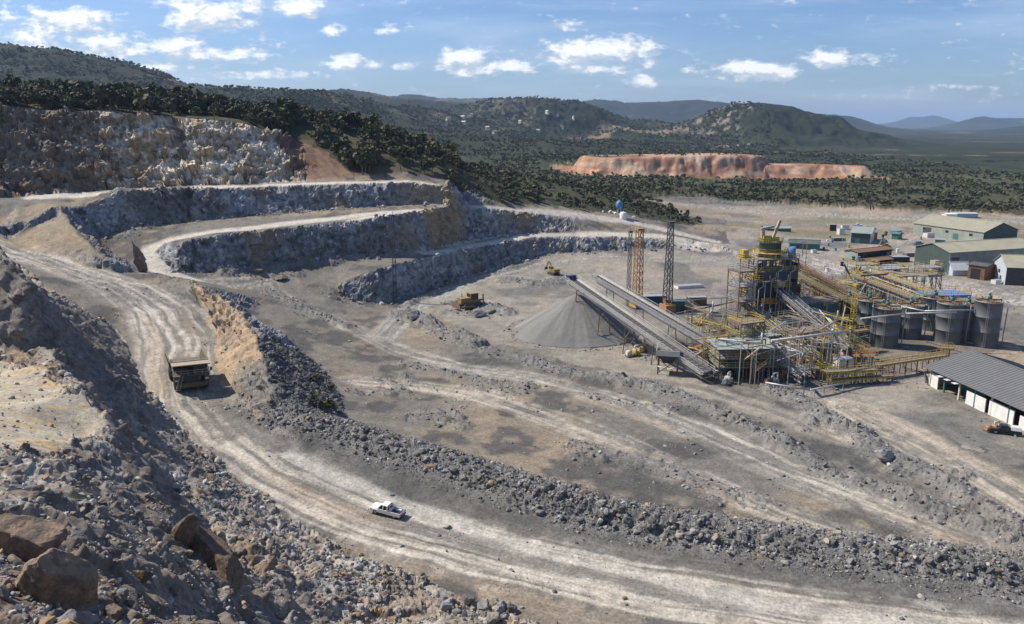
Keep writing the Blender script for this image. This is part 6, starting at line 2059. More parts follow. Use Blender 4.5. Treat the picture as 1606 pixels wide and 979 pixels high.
mast(999, 482, 362, 2.5, 1.7, 'tall orange lattice mast behind the conveyors', 'orange', 'yellow')
mast(1046, 490, 352, 2.3, 1.2, 'tall dark lattice mast right of the orange one', 'dark', 'orange')
mast(985, 480, 366, 1.0, .8, 'thin dark lattice mast touching the left side of the orange one', 'dark')
mast(620, 471, 343, 1.1, .7, 'thin black lattice pole standing in the pit against the grey faces', 'dark', z=.5, cross=True)


# ------------------------------------------------------------------ pipes and walkways
def pipe_run(pts, r, mat, label, posts=3, rail=None, name='pipe_run', cat='pipe'):
    pts = [Vector(p) for p in pts]
    o = Vector((pts[0].x, pts[0].y, 0))
    e = empty(name, o, label, cat)
    q = [p - o for p in pts]
    MB().path(q, r, 10).build('pipe', Mt[mat], e)
    ps = MB()
    for a, b in zip(q[:-1], q[1:]):
        for i in range(posts):
            p = a.lerp(b, (i + .5) / posts); ps.bar((p.x, p.y, -.2), (p.x, p.y, p.z), .16)
    if posts: ps.split('post', Mt['galv'], e)
    if rail:
        MB().rail([p + Vector((0, 0, r)) for p in q], 1.0, .07, 2).build('handrail', Mt[rail], e)


pipe_run([W(1212, 535, 0) + Vector((-1, 0, 0)), W(1209, 535, 11.5), W(1330, 520, 10.8)], .32, 'pale', 'long pale pipe running level across the plant on a leaning post', 2)
pipe_run([W(1258, 470, 4), W(1325, 445, 4.5), W(1400, 436, 4)], .22, 'dark', 'dark pipe bridge behind the orange conveyors', 3)
pipe_run([W(1172, 560, 6), W(1240, 540, 7), W(1310, 548, 5)], .22, 'pale', 'bent pale pipe crossing in front of the brown pipe platform', 3)
pipe_run([W(1130, 525, 4.5), W(1175, 500, 8), W(1235, 520, 6)], .2, 'galv', 'thin grey pipe arching left of the main tower', 3)
pipe_run([W(1200, 600, 2.5), W(1270, 612, 1.8), W(1330, 600, 1.6)], .18, 'galv', 'low grey pipe lying along the front edge of the plant', 4)
pipe_run([W(1060, 492, 3.5), W(1130, 478, 5), W(1165, 470, 7)], .2, 'dark', 'dark cable tray strung from the dark mast to the scaffold tower', 2)
pipe_run([W(1350, 500, 9.5), W(1420, 492, 9.8), W(1500, 490, 10)], .22, 'pale', 'pale pipe lying across the tops of the tanks', 0)
pipe_run([W(1400, 478, 9.5), W(1450, 488, 10.2), W(1530, 486, 10.6)], .2, 'galv', 'grey pipe zigzagging over the right hand tanks', 0)
pipe_run([W(1415, 575, .5), W(1450, 585, .6), W(1452, 600, .6)], .16, 'dark', 'black hose looping on the ground toward the grey roofed shed', 0)
pipe_run([W(1240, 480, 8), W(1300, 500, 7), W(1330, 530, 5)], .25, 'pale', 'fat pale pipe slanting down toward the brown tank', 3)
pipe_run([W(1160, 505, 10), W(1205, 530, 7), W(1260, 560, 5)], .2, 'pale', 'pale pipe slanting down in front of the scaffold tower', 3)
pipe_run([W(1290, 442, 5), W(1350, 440, 6.5), W(1360, 430, 8)], .3, 'grey', 'grey duct ending in an upturned elbow behind the plant', 2)


def walkway(a, b, w, label, mat='yellow', posts=6, sub='brown'):
    a, b = Vector(a), Vector(b); o = Vector((a.x, a.y, 0)); e = empty('raised_walkway', o, label, 'walkway')
    p, q = a - o, b - o; d = (q - p).normalized(); s = Vector((-d.y, d.x, 0)).normalized() * w / 2
    MB().bar(p, q, w, .12).build('deck', Mt['brown'], e)
    r = MB()
    for k in (-1, 1):
        r.rail([p + s * k, q + s * k], 1.15, .09, 1.9); r.bar(p + s * k - Vector((0, 0, .25)), q + s * k - Vector((0, 0, .25)), .14, .36)
    r.build('handrail', Mt[mat], e)
    l = MB()
    for i in range(posts):
        c = p.lerp(q, (i + .3) / posts)
        for k in (-1, 1): l.bar(c + s * k, Vector((c.x, c.y, -o.z - .2)) + s * k, .2)
        c2 = p.lerp(q, min(1, (i + 1.0) / posts))
        l.bar(c + s, Vector((c2.x, c2.y, 0)) + s, .1)
    l.split('leg', Mt[sub], e)


walkway(W(1292, 582, 3.4), W(1372, 578, 3.2), 2.2, 'yellow walkway on legs in front of the left front tank')
walkway(W(1375, 572, 3.3), W(1482, 556, 3.3), 1.6, 'long thin yellow walkway passing in front of the right tanks')
walkway(W(1300, 596, 1.6), W(1400, 588, 1.6), 1.4, 'lower olive yellow walkway below the front one', 'yellow', 6)
walkway(W(1340, 556, 3.0), W(1375, 556, 4.2), 1.4, 'short orange stair bridge beside the left front tank', 'orange', 3)
walkway(W(1335, 520, 5.5), W(1360, 516, 5.5), 1.6, 'bright yellow footbridge between the brown tank and the hidden grey one', 'yellow', 2)
walkway(W(1475, 545, 4.0), W(1495, 546, 4.0), 1.6, 'bright yellow stub platform under the pale rimmed tank', 'yellow', 2)


# the tangle between tower and tanks: thin pipes, beams and small machines nobody could name one by one
rt = random.Random(23)
TANGLE = [(1140, 560), (1170, 500), (1230, 470), (1300, 455), (1400, 448), (1470, 468), (1340, 500), (1335, 575), (1280, 600), (1200, 606), (1110, 598), (1085, 540), (1100, 510)]


def in_tangle():
    while True:
        px, py = rt.uniform(1085, 1470), rt.uniform(448, 606)
        c = False
        for i in range(len(TANGLE)):
            (x0, y0), (x1, y1) = TANGLE[i], TANGLE[(i + 1) % len(TANGLE)]
            if (y0 > py) != (y1 > py) and px < (x1 - x0) * (py - y0) / (y1 - y0) + x0: c = not c
        if c: return px, py


for i in range(210):
    px, py = in_tangle(); c = W(px, py, 0)
    a = rt.choice([PR, PR + math.pi / 2, PR + .5, -.7]) + rt.gauss(0, .12)
    L = rt.uniform(4, 15); z0_, z1_ = rt.uniform(1.5, 11), rt.uniform(1.2, 10)
    if rt.random() < .45: z1_ = z0_
    d = Vector((math.cos(a), math.sin(a), 0)) * L / 2
    m = MB(); r_ = rt.choice([.09, .12, .16, .22])
    p0, p1 = Vector((-d.x, -d.y, z0_)), Vector((d.x, d.y, z1_))
    if rt.random() < .5: m.tube(p0, p1, r_, n=8)
    else: m.bar(p0, p1, r_ * 1.8, r_ * 2.2)
    if rt.random() < .4: m.tube(p1, p1 + Vector((0, 0, rt.choice([-1.2, 1.6, 2.4]))), r_, n=8)
    for t in (.15, .85):
        q = p0.lerp(p1, t); m.bar((q.x, q.y, -.3), q, .15)
    if rt.random() < .5:
        q = p0.lerp(p1, .5); m.rail([p0, p1], .9, .06, 2)
    o = m.build('plant_pipe', Mt[rt.choice(['pale', 'galv', 'brown', 'brown', 'grey', 'pale', 'rust', 'yellow', 'yellow', 'tan', 'grey', 'teal', 'orange'])])
    o.location = (c.x, c.y, 0)
    tag(o, 'thin pipe or beam in the tangle of steelwork between the tower and the tanks', 'pipe', 'pipes and beams tangled between tower and tanks')
for i in range(90):
    px, py = in_tangle(); c = W(px, py, 0); s = rt.uniform(.7, 1.5)
    m = MB().box((0, 0, .2), (2.0, 1.2, .4)); t = rt.random()
    if t < .4: m.tube((-.8, 0, .95), (.6, 0, .95), .5, n=14).tube((.6, 0, .95), (.95, 0, .95), .75, n=14).tube((.8, 0, 1.5), (.8, 0, 2.8), .14, n=8)
    elif t < .75: m.lathe([(.7, .4), (.75, .45), (.75, 1.9), (.5, 2.3), (.15, 2.4), (.01, 2.4)], 16).tube((0, 0, 2.3), (0, 0, 2.9), .12, n=8).tube((.7, 0, .8), (1.5, 0, .8), .12, n=8)
    else: m.box((0, 0, 1.1), (1.5, .7, 1.4)).box((0, -.4, 1.2), (.5, .1, .6)).box((0, 0, 1.85), (1.7, .9, .1))
    o = m.build('plant_machine', Mt[rt.choice(['dark', 'grey', 'teal', 'rust', 'brown', 'white', 'blue', 'yellow', 'pale', 'orange', 'dark', 'dkgreen'])])
    o.location = (c.x, c.y, ground_at(c.x, c.y)); o.scale = (s, s, s); o.rotation_euler = (0, 0, rt.uniform(0, 3))
    tag(o, 'small pump, vessel or box on the ground under the tangle of steelwork', 'machine', 'small machines under the steelwork')


# yellow ladder tower by the brown tank
mast(1334, 540, 448, 1.1, 1.0, 'narrow yellow caged ladder mast in front of the brown tank', 'yellow')


def box_plant(name, px, py, z, size, rz, mat, label, cat, ribs=True, door=True, zlift=0.0):
    c = W(px, py, z); e = empty(name, (c.x, c.y, (ground_at(c.x, c.y) if z < 2 else z) + zlift), label, cat, None, rz)
    w, d, h = size
    b = MB().bb(-w / 2, w / 2, -d / 2, d / 2, 0, h)
    if ribs:
        for k in range(int(w / .5)):
            for y in (-d / 2 - .03, d / 2 + .03): b.bar((-w / 2 + .25 + .5 * k, y, .12), (-w / 2 + .25 + .5 * k, y, h - .12), .12, .05)
        for k in range(int(d / .5)):
            for x in (-w / 2 - .03, w / 2 + .03): b.bar((x, -d / 2 + .25 + .5 * k, .12), (x, -d / 2 + .25 + .5 * k, h - .12), .05, .12)
    for z_ in (.06, h - .06):
        b.bar((-w / 2, -d / 2 - .02, z_), (w / 2, -d / 2 - .02, z_), .14); b.bar((-w / 2, d / 2 + .02, z_), (w / 2, d / 2 + .02, z_), .14)
    b.build('shell', Mt[mat], e)
    MB().bb(-w / 2 - .05, w / 2 + .05, -d / 2 - .05, d / 2 + .05, h + .01, h + .08).build('roof', Mt['galv' if mat not in ('teal', 'blue') else mat], e)
    if door:
        MB().bb(-w * .1, w * .1, -d / 2 - .1, -d / 2 - .06, .15, min(h - .2, 2.3)).build('door', Mt['dark'], e)
    return e


box_plant('shipping_container', 1022, 478, 0, (9, 3, 3.0), .15, 'navy', 'dark blue container behind the second conveyor, between the two tall masts', 'container')
box_plant('shipping_container', 1068, 488, 0, (7, 3, 3.4), .1, 'teal', 'dark teal container at the foot of the dark lattice mast', 'container')
box_plant('shipping_container', 1092, 478, 0, (6, 2.6, 2.6), .1, 'rust', 'rust red container right of the dark lattice mast', 'container')
box_plant('shipping_container', 1080, 452, 0, (10, 3, .9), .3, 'white', 'low white slab roofed box on the pale ground behind the masts', 'container', False, False)
box_plant('switch_room', 1310, 536, 0, (5, 3, 3.2), PR, 'blue', 'small blue cabin beside the pink pumps left of the tanks', 'cabin')
box_plant('switch_room', 1275, 508, 0, (6, 4, 4.5), PR, 'dkgreen', 'dark green switch room in shadow left of the brown tank', 'cabin')
box_plant('shipping_container', 1265, 434, 0, (6, 2.6, 2.6), .4, 'grey', 'grey container behind the orange conveyors', 'container')
box_plant('shipping_container', 1322, 575, 0, (4, 2.5, 2.2), .2, 'white', 'white container tucked under the front yellow walkway', 'container')
# blue deck above the back tanks
bdk = box_plant('blue_deck', 1478, 470, 7.5, (12.5, 7, .7), .12, 'blue', 'bright blue flat deck on posts above the back tanks', 'deck', False, False, 1.2)
p_ = MB()
for x in (-6, -2, 2, 6):
    for y in (-3.2, 3.2): p_.bar((x, y, 0), (x, y, -9), .3)
p_.split('post', Mt['yellow'], bdk)
MB().rail([(-6.2, -3.5, .8), (6.2, -3.5, .8), (6.2, 3.5, .8), (-6.2, 3.5, .8), (-6.2, -3.5, .8)], 1.0, .09, 2).build('handrail', Mt['yellow'], bdk)


def hopper():
    c = W(1047, 585, 0); e = empty('feed_hopper', (c.x, c.y, ground_at(c.x, c.y)), 'cream feed hopper on dark legs under the long conveyor', 'hopper', None, -.25)
    MB().hexa([(-1.0, -1.0, 2.6), (1.0, -1.0, 2.6), (1.0, 1.0, 2.6), (-1.0, 1.0, 2.6), (-2.6, -2.0, 5.2), (2.6, -2.0, 5.2), (2.6, 2.0, 5.2), (-2.6, 2.0, 5.2)]).build('bin', Mt['dark'], e)
    MB().bb(-2.7, 2.7, -2.15, -2.05, 4.6, 5.9).bb(-2.75, -2.65, -2.1, 2.1, 3.2, 5.9).build('side_plate', Mt['cream'], e)
    l = MB()
    for x in (-2.2, 2.2):
        for y in (-1.7, 1.7): l.bar((x, y, -.3), (x, y, 4.4), .28)
    l.split('leg', Mt['brown'], e)
    MB().bar((-2.2, -1.7, .3), (2.2, -1.7, 3.8), .14).bar((2.2, -1.7, .3), (-2.2, -1.7, 3.8), .14).build('brace', Mt['brown'], e)
    MB().path([(-2.2, -2.4, 2.2), (0, -2.8, 1.7), (2.2, -2.6, 2.1)], .14).build('pipe', Mt['cream'], e)


hopper()


def pump_set(px, py, label, mats, rz=0.3, s=1.0):
    c = W(px, py, 0); e = empty('pump_set', (c.x, c.y, ground_at(c.x, c.y)), label, 'pump', None, rz); e.scale = (s, s, s)
    MB().box((0, 0, .15), (3.2, 1.8, .3)).build('skid', Mt['dark'], e)
    MB().tube((-.5, 0, 1.0), (-1.7, 0, 1.0), .55, n=16).box((-1.1, 0, .5), (1.0, .8, .5)).build('motor', Mt[mats[0]], e)
    MB().lathe([(.05, -.3), (.8, -.3), (.95, 0), (.8, .3), (.05, .3)], 18, (0.4, 0, 1.0), 'X').build('volute', Mt[mats[1]], e)
    MB().path([(.4, .0, 1.7), (.4, 0, 2.5), (1.6, 0, 2.5), (1.6, 0, .4)], .2).build('pipe', Mt['pale'], e)
    MB().bb(.9, 1.5, -.7, .7, .3, 1.2).build('gearbox', Mt[mats[1]], e)


pump_set(993, 560, 'white and yellow pump set on the ground left of the feed hopper', ('cream', 'yellow'), .3, 1.1)
pump_set(1008, 552, 'yellow pump set behind the white one near the ore cone', ('yellow', 'yellow'), 1.2, 1.1)
pump_set(1316, 566, 'faded pink pump set before the brown tank', ('pink', 'pink'), .2, 1.2)
pump_set(1278, 560, 'blue pump set at the left of the pink one', ('blue', 'teal'), .7, 1.3)
pump_set(1556, 677, 'orange compressor next to the black pickup', ('orange', 'orange'), .1, .8)
pump_set(1210, 603, 'rusty pump set in front of the plant beside the low grey pipe', ('rust', 'galv'), .4, 1.0)
pump_set(1140, 603, 'grey pump set under the edge of the flat roofed shed', ('grey', 'pale'), .9, 1.0)


# ------------------------------------------------------------------ buildings
def shed(name, A, B, D, wh, rh, wall, roof, label, gable_wall=None, door=None, windows=0, open_front=False, z=0.0, skew=.5, over=.6):
    """gabled shed: A-B long side on the ground, D the depth in metres (+ = to the left of A->B)"""
    A, B = Vector((A[0], A[1], 0)), Vector((B[0], B[1], 0))
    d = (B - A); L = d.length; d.normalize(); n = Vector((-d.y, d.x, 0)) * (1 if D > 0 else -1); D = abs(D)
    e = empty(name, (A.x, A.y, z), label, 'building', None, math.atan2(d.y, d.x))
    sg = 1 if n.cross(Vector((0, 0, 1))).dot(d) * 1 > 0 else -1
    ysg = 1 if (-d.y * n.x + d.x * n.y) > 0 else -1
    y0, y1 = 0, ysg * D; ym = ysg * D * skew
    lo, hi = min(y0, y1), max(y0, y1)
    w = MB()
    t = .2

    def wallbox(xa, xb, ya_, yb, z0_, z1_): w.bb(xa, xb, ya_, yb, z0_, z1_)
    for yw, sgn in ([] if open_front else [(y0, -ysg)]) + [(y1, ysg)]:
        w = MB()
        wallbox(0, L, yw - t / 2, yw + t / 2, -.3, wh)
        for k in range(int(L / .9)):
            w.bar((.45 + k * .9, yw + sgn * .12, 0), (.45 + k * .9, yw + sgn * .12, wh), .10, .06)
        w.build('wall', Mt[wall], e)
    for x in (0, L):
        g = MB()
        xa, xb = x - t / 2, x + t / 2
        v = [(xa, lo + .1, -.3), (xb, lo + .1, -.3), (xb, hi - .1, -.3), (xa, hi - .1, -.3), (xa, lo + .1, wh), (xb, lo + .1, wh), (xb, hi - .1, wh), (xa, hi - .1, wh)]
        g.hexa(v)
        g.add([(xa, lo + .1, wh), (xb, lo + .1, wh), (xb, hi - .1, wh), (xa, hi - .1, wh), (xa, ym, rh - .1), (xb, ym, rh - .1)], [(0, 3, 4), (1, 5, 2), (0, 4, 5, 1), (3, 2, 5, 4)])
        g.build('gable_end', Mt[gable_wall or wall], e)
    r = MB()
    sl0 = (rh - wh) / max(abs(ym - y0), .1); sl1 = (rh - wh) / max(abs(ym - y1), .1)
    for yo, sl in ((y0, sl0), (y1, sl1)):
        if abs(ym - yo) < .2: continue
        s_ = 1 if yo > ym else -1
        yo2 = yo + s_ * over; zo = wh - over * sl
        a = [(-over, yo2, zo + .06), (L + over, yo2, zo + .06), (L + over, ym, rh + .06), (-over, ym, rh + .06)]
        b = [(p[0], p[1], p[2] + .14) for p in a]
        r.hexa(a + b)
        for k in range(int((L + 2 * over) / .9)):        # standing ribs of the sheeting
            x = -over + .45 + .9 * k
            r.bar((x, yo2, zo + .23), (x, ym, rh + .23), .10, .07)
    r.bar((-over, ym, rh + .22), (L + over, ym, rh + .22), .5, .14)
    r.build('roof', Mt[roof], e)
    if door:
        for (xa, xb, h, mat) in door:
            MB().bb(xa, xb, y0 - ysg * .16, y0 - ysg * .10, 0, h).build('door', Mt[mat], e)
    for k in range(windows):
        x = L * (k + .5) / windows
        f_ = MB().bb(x - 1.0, x + 1.0, y0 - ysg * .18, y0 - ysg * .11, wh * .5, wh * .75).build('window', Mt['galv'], e)
        MB().bb(x - .9, x + .9, y0 - ysg * .21, y0 - ysg * .185, wh * .5 + .1, wh * .75 - .1).build('pane', Mt['glass'], f_)
    return e


shed('large_shed', W(1432, 366), W(1541, 382), 24, 5.5, 9.5, 'greenwall', 'olive', 'large shed with a pale olive roof at the top right of the yard', gable_wall='dkgreen', door=[(6, 11, 4.2, 'dark'), (24, 27, 3, 'teal')], windows=3)
shed('long_shed', W(1486, 428), W(1622, 418), 17, 8.0, 10.5, 'greenwall', 'olive', 'tall green walled shed in the middle of the three right hand sheds', gable_wall='dkgreen', door=[(1, 5, 6, 'dark')])
sh3 = shed('workshop', W(1576, 447), W(1690, 452), 14, 6.6, 10.0, 'dark', 'olive', 'workshop with a pale blue grey gable front and dark side wall', gable_wall='bluegrey', door=[(6, 11, 5.0, 'navy'), (14, 19, 5.0, 'navy')])
MB().bb(-.28, -.2, 4.5, 6.0, 0, 2.6).build('door', Mt['dark'], sh3)
f_ = MB().bb(-.28, -.16, 6.6, 8.2, 3.4, 4.6).build('window', Mt['dark'], sh3)
MB().bb(-.31, -.285, 6.7, 8.1, 3.5, 4.5).build('pane', Mt['glass'], f_)
shed('office_block', W(1334, 381), W(1364, 383), 20, 5.0, 7.0, 'dkgreen', 'palegreen', 'dark green office block with a pale roof in the middle of the yard', gable_wall='white', door=[(2, 4, 2.4, 'teal')])
shed('site_hut', W(1238, 392), W(1285, 394), 7, 3.2, 4.4, 'teal', 'dkgreen', 'low dark green hut right of the tower top', door=[(3, 4.2, 2.2, 'dark')])
shed('site_hut', W(1200, 367, .3), W(1240, 367, .2), 6, 3.2, 4.2, 'teal', 'palegreen', 'small teal hut behind the top of the tower', door=[(3, 4.2, 2.2, 'dark')])
shed('scrap_shelter', W(1345, 408), W(1398, 402), 7, 3.2, 3.9, 'greenwall', 'rust', 'low rusty roofed shelter with a pale green end wall in the yard', gable_wall='palegreen', open_front=True)
shed('scrap_shelter', W(1362, 417), W(1398, 413), 5, 1.8, 2.4, 'rust', 'rust', 'lowest rusty shelter in front of the pale green ended one', open_front=True)
shed('portal_shed', W(1517, 436), W(1543, 440), 7, 5.2, 5.8, 'rust', 'dark', 'rust brown lean to standing before the green walled shed', door=[(1, 4.5, 4, 'black')])
shed('white_cabin', W(1484, 344), W(1499, 344), 6, 3, 3.4, 'white', 'white', 'small white cabin beyond the large olive shed', door=[(1.5, 3, 2, 'dark')])
shed('blue_shelter', W(1500, 342), W(1533, 342), 7, 2.6, 3.0, 'bluegrey', 'bluegrey', 'low pale blue shelter right of the small white cabin')
shed('site_hut', W(1398, 375), W(1408, 376), 5, 2.8, 3.4, 'teal', 'teal', 'tiny teal hut right of the dark green office block')
shed('site_hut', W(1466, 386), W(1480, 387), 5, 3.2, 3.8, 'teal', 'galv', 'tiny teal hut against the front of the large olive shed', door=[(1, 2.2, 2.2, 'dark')])

# open fronted shed at the right edge, grey roof, white half walls and posts
def open_shed():
    A, B = W(1458, 604), W(1640, 690)
    e = shed('open_shed', A, B, 20, 4.3, 7.2, 'dkgreen', 'roofgrey', 'long open fronted shed with a dark grey roof at the right edge', gable_wall='white', open_front=True, over=1.3)
    L = (B - A).length
    d = (B - A).normalized(); n = Vector((-d.y, d.x, 0))
    p = MB()
    m = 7
    for i in range(m + 1):
        MB().bb(L * i / m - .16, L * i / m + .16, -.16, .16, -.3, 4.1).build('post', Mt['teal' if i % 2 else 'cream'], e)
    for (a, b, h) in [(.4, 2.6, 2.9), (11.5, 17.0, 2.6), (18.0, 24.5, 2.8), (26, 31, 2.4)]:
        MB().bb(a, b, -.12, .12, -.3, h).build('half_wall', Mt['white'], e)
    MB().bb(0, L, -.2, .2, 4.0, 4.28).build('beam', Mt['teal'], e)
    MB().bb(2.8, 11.4, 4.5, 4.6, 0, 3.4).build('inner_wall', Mt['teal'], e)
    for k in range(3):
        MB().bb(4 + k * 2.4, 5.2 + k * 2.4, -1.9, -.3, 3.5, 3.58).build('awning', Mt['white'], e)


open_shed()
MB_ = MB
pl_ = shed('wedge_wall', W(1494, 433), W(1520, 433), 3, 2.6, 5.0, 'bluegrey', 'bluegrey', 'pale wedge shaped store leaning on the green walled shed', skew=.9)


# ------------------------------------------------------------------ lone things round the pit
def water_tank():
    c = at_Y(971, 330, 392); g = ground_at(c.x, c.y)
    e = empty('water_tank', (c.x, c.y, g), 'blue elevated water tank standing on the edge of the bush', 'water tank')
    MB().lathe([(.1, 3.2), (1.6, 4.0), (1.7, 6.6), (1.0, 7.4), (.3, 8.0), (.01, 8.1)], 24).build('tank', Mt['blue'], e)
    l = MB()
    for a in range(4): l.bar((1.3 * math.cos(a * 1.57 + .78), 1.3 * math.sin(a * 1.57 + .78), -.4), (1.0 * math.cos(a * 1.57 + .78), 1.0 * math.sin(a * 1.57 + .78), 4.2), .2)
    l.split('leg', Mt['white'], e)
    c2 = at_Y(978, 328, 388); g = ground_at(c2.x, c2.y)
    e = empty('round_tank', (c2.x, c2.y, g), 'white round tank beside the blue elevated water tank', 'tank')
    MB().lathe([(1.7, -.3), (1.75, 2.6), (1.2, 3.3), (.01, 3.5)], 24).build('shell', Mt['white'], e)
    MB().tube((0, 0, 3.4), (0, 0, 3.8), .35).build('hatch', Mt['galv'], e)


water_tank()
o = big_rock(222, 430, 13.3, 4.6, 10.5, 3.6, 311, M_BROWN, 'leaning pinnacle of reddish brown rock beside the upper ramp', (.12, -.28, .4), sink=.12, planes=18)
o.name = 'rock_pinnacle'
zc_ = np.array([v.co[:] for v in o.data.vertices]); t_ = (zc_[:, 2] - zc_[:, 2].min()) / np.ptp(zc_[:, 2])
jag = 1 + .35 * fbm(zc_[:, 0] * 3, zc_[:, 1] * 3, zc_[:, 2] * 6, 3, 9)
zc_[:, 0] *= (1.15 - .95 * t_) * jag; zc_[:, 1] *= (1.1 - .8 * t_) * jag
zc_[:, 2] += .25 * fbm(zc_[:, 0] * 5, zc_[:, 1] * 5, zc_[:, 2] * 2, 3, 4)
o.data.vertices.foreach_set('co', zc_.astype(np.float32).ravel()); o.data.update()
for k, (px, py, w, h, s_, lab) in enumerate([(748, 492, 4.5, 2.6, 321, 'dark block of rubble in front of the old bulldozer'), (770, 488, 3.5, 2.0, 322, 'dark broken block right of the old bulldozer'), (650, 500, 5.0, 3.0, 323, 'black rock mass at the left end of the dark heap'), (690, 522, 3.2, 1.8, 324, 'dark rock in the middle of the dark heap'),
                                              (1388, 716, 3.6, 2.4, 325, 'dark grey rock heap end right of the pale track'), (440, 440, 5.0, 1.6, 326, 'brown flat rock heap on the lower bench'), (405, 440, 4.0, 1.5, 327, 'brown rock left of the flat heap on the lower bench'), (1305, 650, 2.6, 1.4, 328, 'pale grey block on the windrow left of the right hand track')]):
    big_rock(px, py, 1 if px > 600 else 8, w, h, w * .8, s_, M_BOULDER if k not in (5, 6) else M_BROWN, lab, (0, 0, k * .7), sink=.3, base=ICO2)

rw = random.Random(31)
for k in range(14):
    px, py = rw.uniform(945, 995), rw.uniform(328, 338)
    c = at_Y(px, py, 398); s = rw.uniform(.6, 1.5)
    o = bpy.data.objects.new('boulder', protos[k % 9].copy()); o.data.materials[0] = Mt['cream']
    o.location = (c.x, c.y, ground_at(c.x, c.y)); o.scale = (s, s, s * .8); o.rotation_euler = (k, k * .3, k * 2); COL.objects.link(o)
    tag(o, 'pale white rock lying below the blue and white water tanks', 'rock', 'pale rocks below the water tanks')
# markers along road C, poles in the yard
for k, (px, py, Y) in enumerate([(568, 412, 278), (593, 408, 281), (604, 408, 283), (685, 398, 298), (692, 397, 299), (640, 401, 288)]):
    c = at_Y(px, py, Y); s = .9
    x, y = c.x, c.y
    me = protos[k % 9]
    o = bpy.data.objects.new('boulder', me); o.location = (x, y, ground_at(x, y) + .3); o.scale = (.9, .8, 1.0); o.rotation_euler = (.2, .3, k); COL.objects.link(o)
    tag(o, 'dark rock set along the edge of the lower bench road', 'rock', 'rocks along the lower bench road')


def pole(px, py, h, label, z=0.0):
    c = W(px, py, z); e = empty('utility_pole', (c.x, c.y, ground_at(c.x, c.y)), label, 'pole')
    MB().tube((0, 0, -.4), (0, 0, h), .16, .11, 8).build('post', Mt['brown'], e)
    MB().bar((-1, 0, h - .6), (1, 0, h - .6), .12).build('crossarm', Mt['brown'], e)


pole(1505, 522, 7, 'wooden pole standing alone right of the tanks')
pole(1473, 447, 9, 'pale pole beside the road below the green walled shed')
pole(1262, 430, 12, 'tall pole right of the tower behind the orange conveyor')
pole(1258, 405, 7, 'short pole in front of the low green hut')
pole(1436, 447, 6, 'dark stump pole on the road edge behind the blue deck')

# drums, crates and scrap in the yard
rs = random.Random(11)
mats = ['rust', 'blue', 'white', 'dark', 'teal', 'yellow', 'grey', 'black']
drum_me = {}
for k in range(46):
    px, py = rs.uniform(1290, 1450), rs.uniform(358, 432)
    if 1328 < px < 1368 and 365 < py < 386: continue
    c = W(px, py, 0); m = rs.choice(mats)
    if m not in drum_me:
        tmp = MB().lathe([(.01, 0), (.42, 0), (.42, .42), (.46, .45), (.42, .48), (.42, .9), (.46, .93), (.46, 1.25), (.01, 1.25)], 14)
        me = bpy.data.meshes.new('drum'); me.from_pydata(tmp.v, [], tmp.f); me.materials.append(Mt[m]); drum_me[m] = me
    o = bpy.data.objects.new('drum', drum_me[m]); COL.objects.link(o); o.location = (c.x, c.y, ground_at(c.x, c.y)); s = rs.uniform(1.0, 1.9); o.scale = (s, s, s * rs.uniform(.6, 1))
    tag(o, 'metal drum standing in the littered yard between the tower and the large shed', 'drum', 'drums littering the yard')
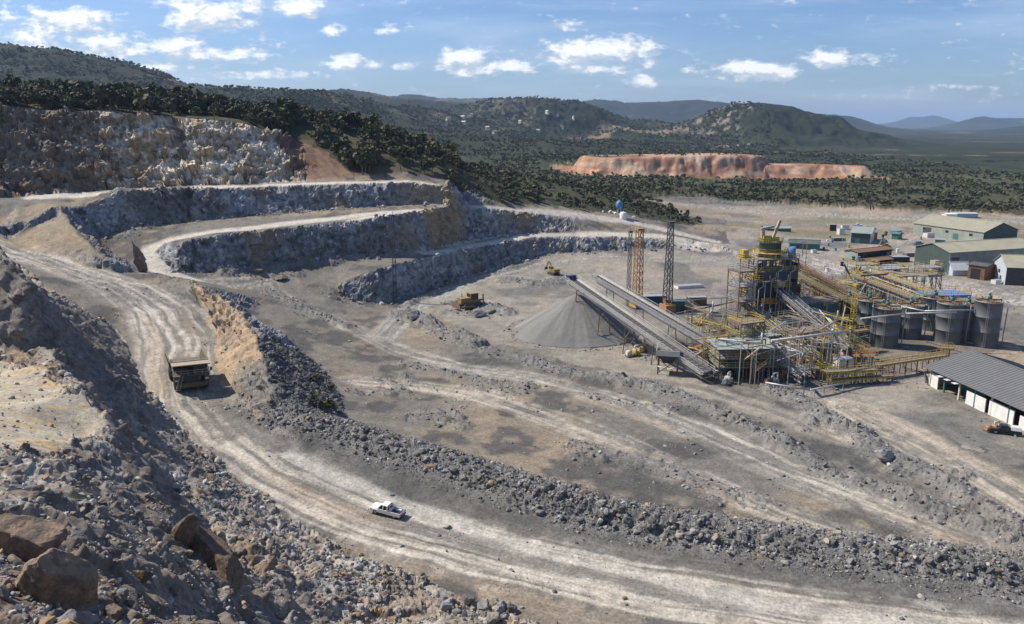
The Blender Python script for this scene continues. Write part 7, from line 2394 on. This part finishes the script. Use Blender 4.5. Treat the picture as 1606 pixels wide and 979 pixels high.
for k, (px, py, sz, m, lab) in enumerate([
        (1318, 368, (3, 2.5, 3.2), 'white', 'white crate nearest the front of the green office block'), (1306, 362, (3, 2, 3.4), 'black', 'black crate left of the green office block'), (1325, 360, (4, 2, 2.4), 'white', 'white crate behind the green office block'), (1312, 378, (5, 2, 1.6), 'dark', 'dark low crate in front of the white ones'),
        (1370, 376, (2.6, 2, 3.6), 'orange', 'orange bin against the right end of the office block'), (1405, 366, (5, 3, 1.4), 'blue', 'blue crate on reddish ground left of the large shed'), (1410, 410, (7, 4, 2.2), 'black', 'black scrap crate right of the rusty shelters'), (1425, 402, (4, 3, 1.6), 'brown', 'brown scrap crate beside the black one'),
        (1395, 420, (6, 2.5, 1.2), 'dkgreen', 'dark green crate in front of the lowest rusty shelter'), (1240, 420, (3, 2, 1.6), 'white', 'white crate behind the tower near the pole'), (1276, 398, (2, 2, 1.4), 'white', 'white crate in front of the low green hut'), (1456, 372, (5, 3, 2.2), 'white', 'white crate by the left door of the large olive shed'),
        (1562, 445, (3, 2, 1.4), 'white', 'white crate at the corner of the workshop gable'), (1466, 425, (3, 2.4, 4.2), 'pale', 'pale upright crate left of the green walled shed'), (1340, 424, (4, 3, 1.6), 'grey', 'grey crate in front of the pale green end wall')]):
    box_plant('crate', px, py, 0, sz, rs.uniform(-.3, .5), m, lab, 'crate', True, False)

# houses on the small hill far away
rh = random.Random(4)
for k in range(15):
    px = rh.uniform(690, 900); py = rh.uniform(184, 212)
    c = at_Y(px, py, rh.uniform(1900, 2300)); i = (math.atan2(c.x, c.y) - ang[0]) / (ang[1] - ang[0])
    g = ground_at(c.x, c.y)
    # walk out along the bearing until the line of sight meets the hill
    best = None
    for Y in np.arange(1300, 2900, 20.0):
        q = at_Y(px, py, float(Y)); 
        if ground_at(q.x, q.y) > q.z: best = q; break
    if best is None: continue
    s = rh.uniform(3.5, 6.5)
    e = empty('far_house', (best.x, best.y, ground_at(best.x, best.y)), 'tiny pale house among trees on the small hill in the far middle', 'house', 'far houses on the small hill', rh.uniform(0, 3))
    MB().bb(-s, s, -s * .6, s * .6, -3, 5).build('wall', Mt['cream'], e)
    rf = MB(); rf.add([(-s * 1.05, -s * .7, 6), (s * 1.05, -s * .7, 6), (s * 1.05, s * .7, 6), (-s * 1.05, s * .7, 6), (-s * 1.05, 0, 9), (s * 1.05, 0, 9)], [(0, 1, 5, 4), (2, 3, 4, 5), (0, 4, 3), (1, 2, 5)])
    rf.build('roof', Mt['tan' if rh.random() < .6 else 'galv'], e)
